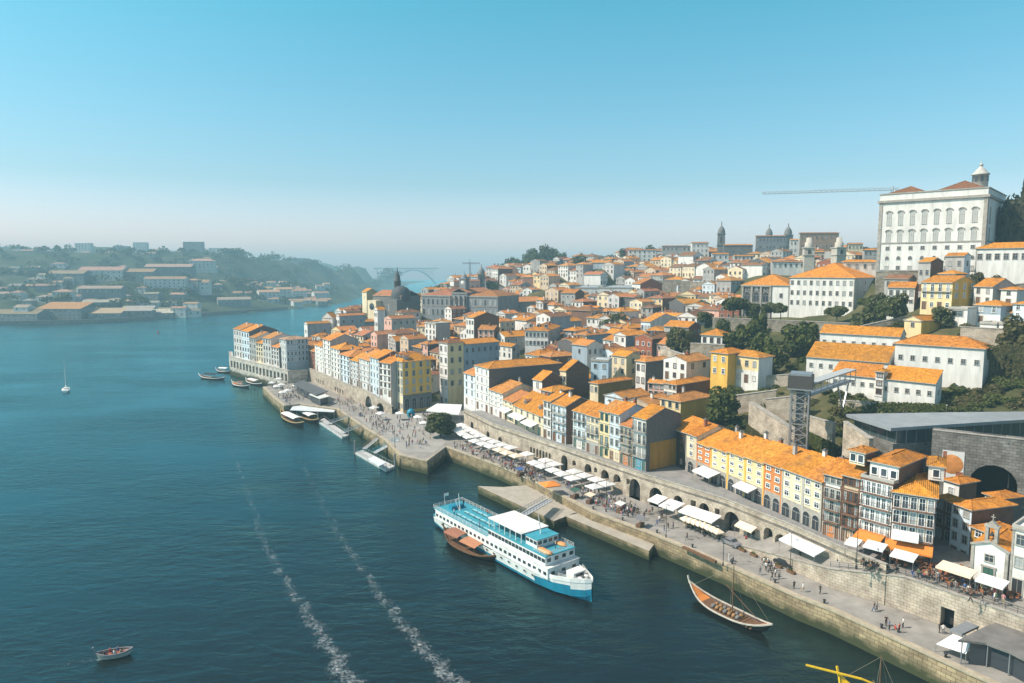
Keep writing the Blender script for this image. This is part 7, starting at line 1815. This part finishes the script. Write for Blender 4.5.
# cars parked by the ramp wall
def car(label,p,rz,m):
    r=thing('parked_car',label,'car',p,rz); b=MB()
    pr=[(-2.1,.3),(-2.1,.75),(-1.9,.95),(-1.4,1.0),(-.9,1.42),(.5,1.45),(1.1,1.02),(1.9,.9),(2.12,.7),(2.12,.3)]
    L_=[(x,-.85,z) for x,z in pr]; R_=[(x,.85,z) for x,z in pr]; n=len(pr)
    b.poly(L_); b.poly(R_[::-1])
    for i in range(n): b.poly([L_[i],R_[i],R_[(i+1)%n],L_[(i+1)%n]])
    b.build('body',[m],r); b=MB()
    for s in (-1,1): b.poly([(-1.2,s*.86,1.03),(.9,s*.86,1.03),(.45,s*.86,1.38),(-.85,s*.86,1.36)])
    b.poly([(.55,-.75,1.43),(.55,.75,1.43),(1.08,.75,1.06),(1.08,-.75,1.06)]); b.poly([(-1.38,-.75,1.04),(-1.38,.75,1.04),(-.95,.75,1.4),(-.95,-.75,1.4)]); g=b.build('windows',[PANE[0]],r); g.location=(0,0,.01)
    for x in (-1.35,1.3):
        for s in (-1,1): b=MB(); b.tube((0,-.1,0),(0,.1,0),.32,n=12); w=b.build('wheel',[IRON],r,(x,s*.82,.32)); b=MB(); b.tube((0,-.105,0),(0,.105,0),.18,n=8); b.build('rim',[STEEL],w)
    for s in (-1,1): b=MB(); b.box(2.1,s*.62-.15,.62,2.14,s*.62+.15,.76); b.build('headlight',[FRW],r)
d_=math.atan2(RAMP[1][1]-RAMP[0][1],RAMP[1][0]-RAMP[0][0])
for x,y,lab,m in [(785,566,'black parked car, left one of two under the ramp wall',CLO['dark']),(800,571,'dark blue-grey parked car, right one of two under the ramp wall',mat((.04,.055,.07),.35,0,name='car_paint')),(731,545,'dark grey parked car by the arcade end of the quay',CLO['grey'])]:
    car(lab,P(x,y,4.0),d_,m)
C=place(866,592,4); st_=thing('souvenir_stall','small orange covered stall against the ramp wall','stall',C,d_); b=MB(); b.box(-1.8,-.6,0,1.8,.6,.9); b.build('counter',[mat((.45,.17,.06),.8,.2,2,name='stall_cloth')],st_); b=MB(); b.poly([(-2,-.9,2.1),(2,-.9,2.1),(2,.9,2.4),(-2,.9,2.4)]); b.poly([(-2,-.9,2.04),(-2,.9,2.34),(2,.9,2.34),(2,-.9,2.04)]); b.build('canopy',[CANO],st_); b=MB(); [b.tube((x,y,.9),(x,y,2.1),.03,n=5) for x in (-1.7,1.7) for y in (-.6,.6)]; b.build('post',[STEEL],st_)
for k,(x,y,h) in enumerate([(790,571,7.5),(723,566,7.5),(666,538,7.5),(606,512,7.5),(545,480,7.5),(480,452,7.5),(372,430,7),(340,412,7),(395,448,7)]):
    lamp_post(['iron street lamp by the parked cars','iron street lamp opposite the cream awning','iron street lamp beside the quay-edge trio','iron street lamp right of the orange parasol','iron street lamp left of the orange parasol','iron street lamp near the round green tree','iron street lamp under the far white row','iron street lamp by the far pavilion','iron street lamp at turquoise gangway'][k],P(x,y,4),h,None,1,R.uniform(0,6))
lamp_post('tall twin-armed street lamp before the tunnel arch',D(1008,488,134),9.5,None,2,.5); lamp_post('street lamp standing on the terrace left of the orange awnings',P(856,569,9.8),7,None,1,1)
for k in range(16):
    q_=Lpt(Line([(p.x,p.y) for p in L1[2:]]),4+9.5*k)[0]; iv_=Lpt(Line([(p.x,p.y) for p in L1[2:]]),4+9.5*k)[1]; q_=q_+Vector((iv_.y,-iv_.x))*1.3
    bo=thing('bollard','black iron mooring bollard in the row along the quay edge','bollard',(q_.x,q_.y,4),0,'mooring bollards along the quay'); b=MB(); b.lathe([(.24,0),(.18,.1),(.15,.45),(.26,.55),(.26,.68),(0,.72)],n=10); b.build('post',[IRON],bo)
# benches / planters along the ramp wall
for k in range(6):
    q_=Vector(RAMP[0]).lerp(Vector(RAMP[1]),-.05+.14*k)-Vector((.8,.6)); r=thing('planter_box','wooden planter box in the row along the ramp wall foot','planter',(q_.x,q_.y,4),d_,'planters along the ramp wall'); b=MB(); b.box(-.8,-.3,0,.8,.3,.5); b.build('box',[WOOD],r); o=part('foliage',crown_mesh('bush',LEAFB,1,420,.13),r,(0,0,.45),0,(.75,.35,.5))
b=MB(); a=P(683,548,4.2); c=P(716,563,4.2); bt=thing('timber_fender','long dark timber beam lying on the quay edge','beam',a); b.bar((0,0,.2),c-a+Vector((0,0,.2)),.6,.45); b.build('beam',[WOOD],bt)
# tower crane
C=D(889,262,330); H=zat(C.x,C.y,190)-C.z; cr=thing('tower_crane','thin tower crane with long jib reaching left from behind the palace','crane',C,0); b=MB(); s=.8
def truss(b,p,q_,w,n,t):
    p=Vector(p);q_=Vector(q_); d=(q_-p).normalized(); up=Vector((0,0,1)) if abs(d.z)<.9 else Vector((0,1,0)); a=d.cross(up).normalized()*w/2; c=up.cross(a).normalized()*w if abs(d.z)<.9 else d.cross(a).normalized()*w/2; c=Vector((0,0,w)) if abs(d.z)<.9 else c
    for o in (a,-a,c): b.bar(p+o,q_+o,t)
    for i in range(n):
        u0=p.lerp(q_,i/n);u1=p.lerp(q_,(i+1)/n)
        b.bar(u0+a,u1+c,t*.7); b.bar(u0+c,u1-a,t*.7)
truss(b,(0,0,-5),(0,0,H),1.6,14,.22); b.build('mast',[STEEL],cr); b=MB(); e=D(762,188.5,345)-C; truss(b,(3,0,H),(e.x,e.y,H-.3),1.0,26,.14); b.bar((0,0,H+1.6),(e.x*.6,e.y*.6,H+1),.06); b.bar((0,0,H),(0,0,H+1.6),.4); b.box(3,-1.5,H-2.5,6,.5,H-.8); b.build('jib',[mat((.45,.43,.40),.5,.1,1,name='crane_paint')],cr)
C=D(470,285,560); H=zat(C.x,C.y,262)-C.z; cr=thing('tower_crane','small distant tower crane left of the low dark tower','crane',C,0); b=MB(); truss(b,(0,0,-5),(0,0,H),1.2,12,.25); b.build('mast',[STEEL],cr); b=MB(); truss(b,(-6,0,H-1.5),(8,3,H-1.5),1,8,.22); b.bar((0,0,H),(0,0,H+2.5),.3); b.build('jib',[STEEL],cr)
# ================================================================ the far bank
SH=[(-760,700),(-600,738),(-469,775),(-409,894),(-345,1050),(-298,1205),(-330,1420),(-400,1900),(-430,2600),(-450,4200)]
GQ=[]
FARLAND=[(-2500,4200),(-2500,640)]
for x,y in SH: GQ.append((x,y,2))
for i in range(len(SH)-1):
    for k in range(1,5):
        a,c=SH[i],SH[i+1]; t=k/5; GQ.append((a[0]+(c[0]-a[0])*t,a[1]+(c[1]-a[1])*t,2)); n=Vector((-(c[1]-a[1]),c[0]-a[0])).normalized(); GQ.append((a[0]+(c[0]-a[0])*t+n.x*28,a[1]+(c[1]-a[1])*t+n.y*28,3))
for x,y,d in [(-60,252,1250),(0,250,1300),(60,252,1320),(120,252,1350),(180,252,1400),(230,254,1480),(280,260,1600),(320,264,1750),(350,266,1850),(385,271,2050),(0,275,1050),(60,280,1000),(120,280,1000),(180,280,1020),(230,280,1150),(280,285,1300),(320,285,1400),(0,300,870),(60,302,850),(130,302,870),(200,300,960),(260,300,1080),(-80,300,880),(-100,270,1050),(345,280,1600),(365,278,1750),(200,250,1700),(100,247,1700),(0,247,1700),(300,258,2100),(360,266,2300),(390,272,2500)]:
    p=D(x,y,d); GQ.append((p.x,p.y,p.z))
for x,y in [(-1400,900),(-1400,1500),(-1200,2400),(-900,3000),(-1800,2000)]: GQ.append((x,y,95))
GQ=np.array(GQ)
def far_np(X,Y):
    sh=X.shape; X=X.ravel();Y=Y.ravel(); d2=(X[:,None]-GQ[None,:,0])**2+(Y[:,None]-GQ[None,:,1])**2+30; w=d2**-1.5; return ((w*GQ[None,:,2]).sum(1)/w.sum(1)).reshape(sh)
def fg(x,y): return float(far_np(np.array([x]),np.array([y]))[0])
def fz3(X,Y):
    s=seg_dist(X,Y,SH,FARLAND); z=far_np(X,Y); return np.where(s<0,-4,z)
FARG=ground_mat('far_bank_ground',[(.02,.035,.018),(.03,.05,.024),(.055,.065,.035),(.14,.13,.10)],.03)
me=grid_mesh('far_bank_hill',-2000,-240,640,3600,28,fz3,FARG,lambda X,Y:seg_dist(X,Y,SH,FARLAND)>-1); tag(part('far_bank_hill',me,None),kind='structure')
# woods as one mass
b=MB(); qq=random.Random(11); n=0
def clump(b,x,y,z,r,h,k):
    for _ in range(k):
        a=qq.uniform(0,6.28); rr=r*qq.random()**.5; p=Vector((x+math.cos(a)*rr,y+math.sin(a)*rr,z+h*(.15+.85*qq.random()**.7*(1-.5*(rr/r)**2)))); s=qq.uniform(1.2,2.4); nv=Vector((qq.uniform(-1,1),qq.uniform(-1,1),qq.uniform(0,1.2))).normalized(); a1=nv.cross(Vector((qq.uniform(-1,1),qq.uniform(-1,1),.3))).normalized()*s; c1=nv.cross(a1).normalized()*s
        b.faces([p-a1,p+c1,p+a1,p-c1],[(0,1,2,3)])
for _ in range(1500):
    x=qq.uniform(-40,400); d=qq.uniform(840,2000); v=(x-512)/F*d
    if d>1500 and qq.random()<.35: continue
    s=float(seg_dist(np.array([v]),np.array([d]),SH,FARLAND)[0])
    if s<45: continue
    z=fg(v,d); Y_=proj((v,d,z))[1]
    pr=.8 if (x>225 or 150<x<240 and Y_<268) else .42
    if qq.random()>pr: continue
    clump(b,v,d,z,qq.uniform(7,15),qq.uniform(7,14),60)
for x in range(230,400,3):
    for j in range(2):
        d=1480+(x-230)*3.6+qq.uniform(-60,80); v=(x-512)/F*d; clump(b,v,d,fg(v,d),16,qq.uniform(12,20),60)
tag(b.build('woods',[leaf_mat((.028,.048,.024),(.05,.072,.034),(.085,.10,.045),'far_leaves')]),kind='stuff')
# lodges and houses, each its own
FW=mat((.56,.55,.52),.85,.12,.3,name='far_white_wall'); FGR=mat((.21,.22,.22),.85,.12,.3,name='far_grey_wall')
def far_house(label,x,yb,d,w,dp,h,ang,wallc,tile,typ='x',nw=0,group=None,name='house',pitch=.4):
    p=D(x,yb,d); z=fg(p.x,p.y) if label.startswith('~') else p.z; label=label.lstrip('~'); z=min(z,p.z+3)
    u=Vector((math.cos(ang),math.sin(ang))); n_=Vector((-u.y,u.x)); A=V2(p)-u*w/2
    r=thing(name,label,'building' if name!='house' else 'house',(A.x,A.y,z),ang,group); b=MB(); W=w
    b.box(0,0,-8,W,dp,h)
    if typ=='x':
        for s in (0,W): b.poly([(s,0,h),(s,dp,h),(s,dp/2,h+dp/2*math.tan(pitch))])
    b.build('wall',[wallc],r)
    if typ!='flat': roof_build(r,W,dp,h,typ,pitch,.4,tile,FRS)
    else: roof_build(r,W,dp,h,'flat',0,0,tile,wallc)
    if nw:
        fl=max(1,int(h/4))
        for f in range(fl):
            for k in range(nw): put_window(r,'f',W*(k+.5)/nw,h*(f+.3)/fl,min(1.6,W/nw*.5),h/fl*.45,'far',FRS)
    return r
GL='port lodges along the far shore'
M=[('long far-shore lodge with bright orange roof and grey wall by the water',59,321,790,52,26,14,-.02,FGR,(.6,.30,.14),'shed',10),('pale far-shore lodge with tan roof right of the orange-roofed lodge',105,321,800,36,20,9,.15,FGR,(.55,.40,.28),'shed',6),('grey far-shore lodge with white roof edge, third along the water',136,320,830,36,20,11,.25,FGR,(.42,.38,.33),'shed',6),('low grey far-shore lodge at right end of the quay lodges',160,318,850,30,16,6,.3,FGR,(.5,.45,.4),'shed',6),
 ('grey far-shore warehouse at the left picture edge',12,322,770,60,24,9,-.05,FGR,(.32,.25,.2),'x',8),('small white far-shore lodge with arched front left of the orange-roofed lodge',21,318,775,16,14,12,0,FW,(.5,.4,.32),'x',2),('white square far-shore house behind the orange-roofed lodge',62,303,860,22,14,14,.2,FW,(.5,.3,.2),'hip',4),
 ('row of long lodge roofs above the pale lodge',100,294,900,52,18,7,.2,FGR,(.36,.28,.23),'x',7),('long lodge with white roof edge above the tan-roofed lodge',100,308,850,42,16,7,.2,FGR,(.45,.4,.35),'x',7),('wide reddish-roofed lodge in the middle of the far slope',100,278,1000,62,28,11,.1,FW,(.42,.27,.2),'x',8),('second reddish lodge right of the wide one',138,278,1010,44,24,9,.1,FGR,(.40,.26,.2),'x',6),('grey lodge terrace left of the wide reddish lodge',65,280,980,52,24,9,.05,FGR,(.36,.27,.22),'x',6),
 ('long pale lodge with arched gable on the far slope',165,288,990,56,18,13,.2,FW,(.45,.28,.2),'x',9),('long bluish lodge right of the arched-gable lodge',190,290,1010,52,20,11,.2,FW,(.45,.28,.2),'x',9),('white house under the trees on the far slope right',202,268,1150,38,18,12,.2,FW,(.5,.3,.22),'hip',6),('low lodge roofs in front of the wooded knoll',168,272,1080,70,24,8,.15,FGR,(.40,.28,.22),'x',8),
 ('grey lodge by the far headland water left',235,305,1010,46,18,8,.5,FGR,(.38,.3,.25),'x',6),('orange-roofed cluster house on the far headland',270,297,1120,34,18,8,.6,FW,(.50,.28,.18),'x',5),('second orange-roofed cluster house on the far headland',285,294,1180,30,18,8,.6,FW,(.50,.28,.18),'x',5),('white cluster house at right of the far headland',300,296,1190,26,16,9,.6,FW,(.50,.28,.18),'x',4),('pale house at far headland tip',322,297,1230,28,16,7,.6,FW,(.45,.28,.2),'x',4)]
for lab,x,y,d,w,dp,h,a,wc,t,ty,nw in M: far_house(lab,x,y,d,w,dp,h,a,wc,t,ty,nw,GL,'lodge',.25 if ty=='shed' else .36)
for k,(x,y,d,w,h) in enumerate([(83,252,1500,46,26),(122,253,1600,40,22),(140,251,1650,44,28),(193,251,1560,60,28),(218,254,1650,60,20),(108,253,1700,60,18),(270,262,1800,60,26),(300,264,1900,46,20),(30,254,1500,80,16),(60,254,1550,60,16)]):
    far_house(['pale tower block standing left among the far skyline trees','short pale block on the far skyline left of twin blocks','taller twin block on the far skyline','wide pale block on skyline right of the wooded knoll','long low block right of the wide pale skyline block','long low grey block between far skyline towers','pale block above the wooded far hillside','small pale block furthest right on the far hillside','long low far skyline terrace at picture left','second long low far skyline terrace'][k],x,y+1,d,w*.72,12,h*.8,.05,FW if k%2==0 else FGR,(.35,.33,.3),'flat',5,'far skyline blocks','apartment_block')
ORDN=['first','second','third','fourth','fifth','sixth','seventh','eighth','ninth','tenth','eleventh','twelfth','thirteenth','fourteenth','fifteenth','sixteenth','seventeenth']
bands=[('ridge',248,254,1350,1600),('upper',254,262,1300,1450),('upper middle',262,270,1120,1250),('middle',270,282,1000,1120),('lower',284,294,920,980),('shore',296,306,850,900)]
for bn,y0,y1,d0,d1 in bands:
    for k in range(17):
        x=3+k*13.6+qq.uniform(-4,4)
        if bn in('lower','shore') and k>14: continue
        far_house('~small hazy house, %s from left in the %s band of the far bank'%(ORDN[k],bn),x,qq.uniform(y0,y1),qq.uniform(d0,d1),qq.uniform(12,24),qq.uniform(9,14),qq.uniform(5,10),qq.uniform(-.2,.5),qq.choice([FW,FW,FGR]),qq.choice([(.40,.25,.18),(.33,.24,.19),(.30,.26,.23)]),qq.choice(['x','hip']),2,'small houses on the far bank')
for bn,y0,y1,d0,d1,x0 in [('headland slope',282,290,1280,1400,240),('headland shore',296,301,1090,1230,236),('headland middle',288,296,1160,1300,238)]:
    for k in range(15):
        far_house('~small hazy house, %s from left along the %s'%(ORDN[k],bn),x0+k*6.2,qq.uniform(y0,y1),qq.uniform(d0,d1),qq.uniform(12,22),qq.uniform(9,13),qq.uniform(5,8),qq.uniform(.2,.7),qq.choice([FW,FW,FGR]),qq.choice([(.50,.28,.18),(.45,.28,.2)]),'x',2,'small houses on the far headland')
o=Vector((-600,738,0)); arch_wall('long dark stone embankment wall along the far shore',[(-469,775),(-409,894),(-345,1050),(-300,1200)][:4],0,[3.2]*4,[],1.5,DSTONE) if False else None
strip_wall('long dark embankment wall along the far shore',[SH[4],SH[3],SH[2],SH[1],SH[0]],-2,4.2,2,DSTONE,STONE,'embankment_wall',.3)
# far arch bridge
a=Vector((-440,2500,0)); c=Vector((-290,2600,0)); br=thing('arch_bridge','pale concrete arch bridge in haze at the river bend','bridge',a); v=c-a; b=MB(); b.bar((-v*.4).to_tuple()[:2]+(66,),(v*1.05).to_tuple()[:2]+(66,),14,3.2); b.build('deck',[FW],br); b=MB(); n=20; pr=None
for i in range(n+1):
    t=i/n; p=Vector((v.x*t,v.y*t,8+52*(1-(2*t-1)**2))); 
    if pr: b.bar(pr,p,8,3.5)
    pr=p
b.build('arch',[FW],br); b=MB()
for i in range(1,n): t=i/n; p=Vector((v.x*t,v.y*t,8+52*(1-(2*t-1)**2))); b.bar(p,(p.x,p.y,65),1.6) if p.z<60 else None
for t in (-.3,-.15): b.bar((v.x*t,v.y*t,0),(v.x*t,v.y*t,65),2.5)
b.build('columns',[FW],br)

# leave out the hillside houses that nothing of can be seen
def prune():
    from mathutils.bvhtree import BVHTree
    bpy.context.view_layer.update(); V=[];T=[];OWN=[]
    for o in S.objects:
        if o.type=='MESH' and o.name.split('.')[0] in ('wall','roof','hill_ground','wall_face','shaft','crown'):
            M=o.matrix_world; i=len(V); V+=[M@v.co for v in o.data.vertices]; rt=o
            while rt.parent: rt=rt.parent
            for f in o.data.polygons: T.append([i+k for k in f.vertices]); OWN.append(rt)
    bv=BVHTree.FromPolygons(V,T); org=Vector((0,0,HC)); gone=0
    for (hd,side,lm),r in AH:
        seen=0; w=[c for c in r.children if c.name.startswith('wall')][0]; rf=[c for c in r.children if c.name.startswith('roof')][0]; M=r.matrix_world
        bb=w.bound_box; x1=max(v[0] for v in bb); y1=max(v[1] for v in bb); zt=max(v[2] for v in rf.bound_box); zh=min(v[2] for v in rf.bound_box)
        pts=[(x1*i/6,y1*j/4,zh+(zt-zh)*k) for i in range(7) for j in range(5) for k in (.2,.6,.95)]+[(x1*i/5,-.1,zh*k) for i in range(6) for k in (.4,.6,.8)]+[(x1+.1,y1*i/4,zh*k) for i in range(5) for k in (.4,.6,.8)]
        for p in pts:
            d=(M@Vector(p)-org).normalized(); h_=bv.ray_cast(org,d)
            if h_[0] is not None and OWN[h_[2]]==r: seen+=1
            if seen>1: break
        if seen<2:
            gone+=1
            for c in list(r.children_recursive): bpy.data.objects.remove(c)
            bpy.data.objects.remove(r)
        else:
            k=(lm,side,hd[0]); cnt[k]=cnt.get(k,0)+1; r['label']='%s %s house %s %s, with %s roof'%(ORD[cnt[k]-1],hd[0],side,lm,hd[1])
    print('pruned',gone,'of',len(AH))
prune()

# ================================================================ air, light, camera
hz=MB(); hz.box(-2950,-290,-7.5,2450,4350,150); hm=bpy.data.materials.new('haze_air'); hm.use_nodes=True; nt=hm.node_tree; nt.nodes.remove(nt.nodes['Principled BSDF']); pv=nt.nodes.new('ShaderNodeVolumePrincipled'); pv.inputs['Color'].default_value=HAZECOL; pv.inputs['Density'].default_value=HAZE; pv.inputs['Anisotropy'].default_value=.0; nt.links.new(pv.outputs[0],nt.nodes['Material Output'].inputs['Volume'])
tag(hz.build('haze',[hm]),kind='stuff')
W_=bpy.data.worlds.new('World'); S.world=W_; W_.use_nodes=True; nt=W_.node_tree; bg=nt.nodes['Background']; sk=nt.nodes.new('ShaderNodeTexSky'); sk.sky_type='NISHITA'; sk.sun_disc=False
EL,AZ=math.radians(48),None
sd=Vector((-.985,-.17,0)).normalized()*math.cos(EL)+Vector((0,0,math.sin(EL)))
sk.sun_elevation=EL; sk.sun_rotation=math.atan2(sd.x,sd.y); sk.altitude=60; sk.air_density=1.0; sk.dust_density=1.6; sk.ozone_density=1.0
tc=nt.nodes.new('ShaderNodeTexCoord'); sp=nt.nodes.new('ShaderNodeSeparateXYZ'); nt.links.new(tc.outputs['Generated'],sp.inputs[0]); tr=nt.nodes.new('ShaderNodeValToRGB'); e=tr.color_ramp.elements; 
for k,(p_,c_) in enumerate(SKYRAMP):
    q_=e[k] if k<2 else e.new(p_); q_.position=p_; q_.color=(*c_,1)
nt.links.new(sp.outputs[2],tr.inputs[0])
mx=nt.nodes.new('ShaderNodeMix'); mx.data_type='RGBA'; mx.blend_type='MULTIPLY'; mx.inputs[0].default_value=1; nt.links.new(sk.outputs[0],mx.inputs[6]); nt.links.new(tr.outputs[0],mx.inputs[7]); nt.links.new(mx.outputs[2],bg.inputs[0]); bg.inputs[1].default_value=SKYSTR
su=bpy.data.lights.new('sun','SUN'); su.energy=SUNSTR; su.angle=math.radians(.5); su.color=(1,.89,.77); so=bpy.data.objects.new('sun',su); COL.objects.link(so); so.rotation_euler=sd.to_track_quat('Z','Y').to_euler()
cam=bpy.data.cameras.new('camera'); cam.sensor_width=36; cam.lens=F/1024*36; cam.clip_end=9000; cam.clip_start=.5; co=bpy.data.objects.new('camera',cam); COL.objects.link(co); co.location=(0,0,HC); co.rotation_euler=(math.pi/2-TH,0,0); S.camera=co
S.view_settings.view_transform='Standard'; S.view_settings.look='None'; S.view_settings.gamma=1; S.view_settings.exposure=EXPO; S.view_settings.use_curve_mapping=False
S.cycles.use_denoising=True; S.cycles.max_bounces=5; S.cycles.diffuse_bounces=2; S.cycles.glossy_bounces=2; S.cycles.transmission_bounces=2; S.cycles.volume_bounces=0; S.cycles.transparent_max_bounces=8
print('people',NPEOPLE[0],'objects',len(S.objects))
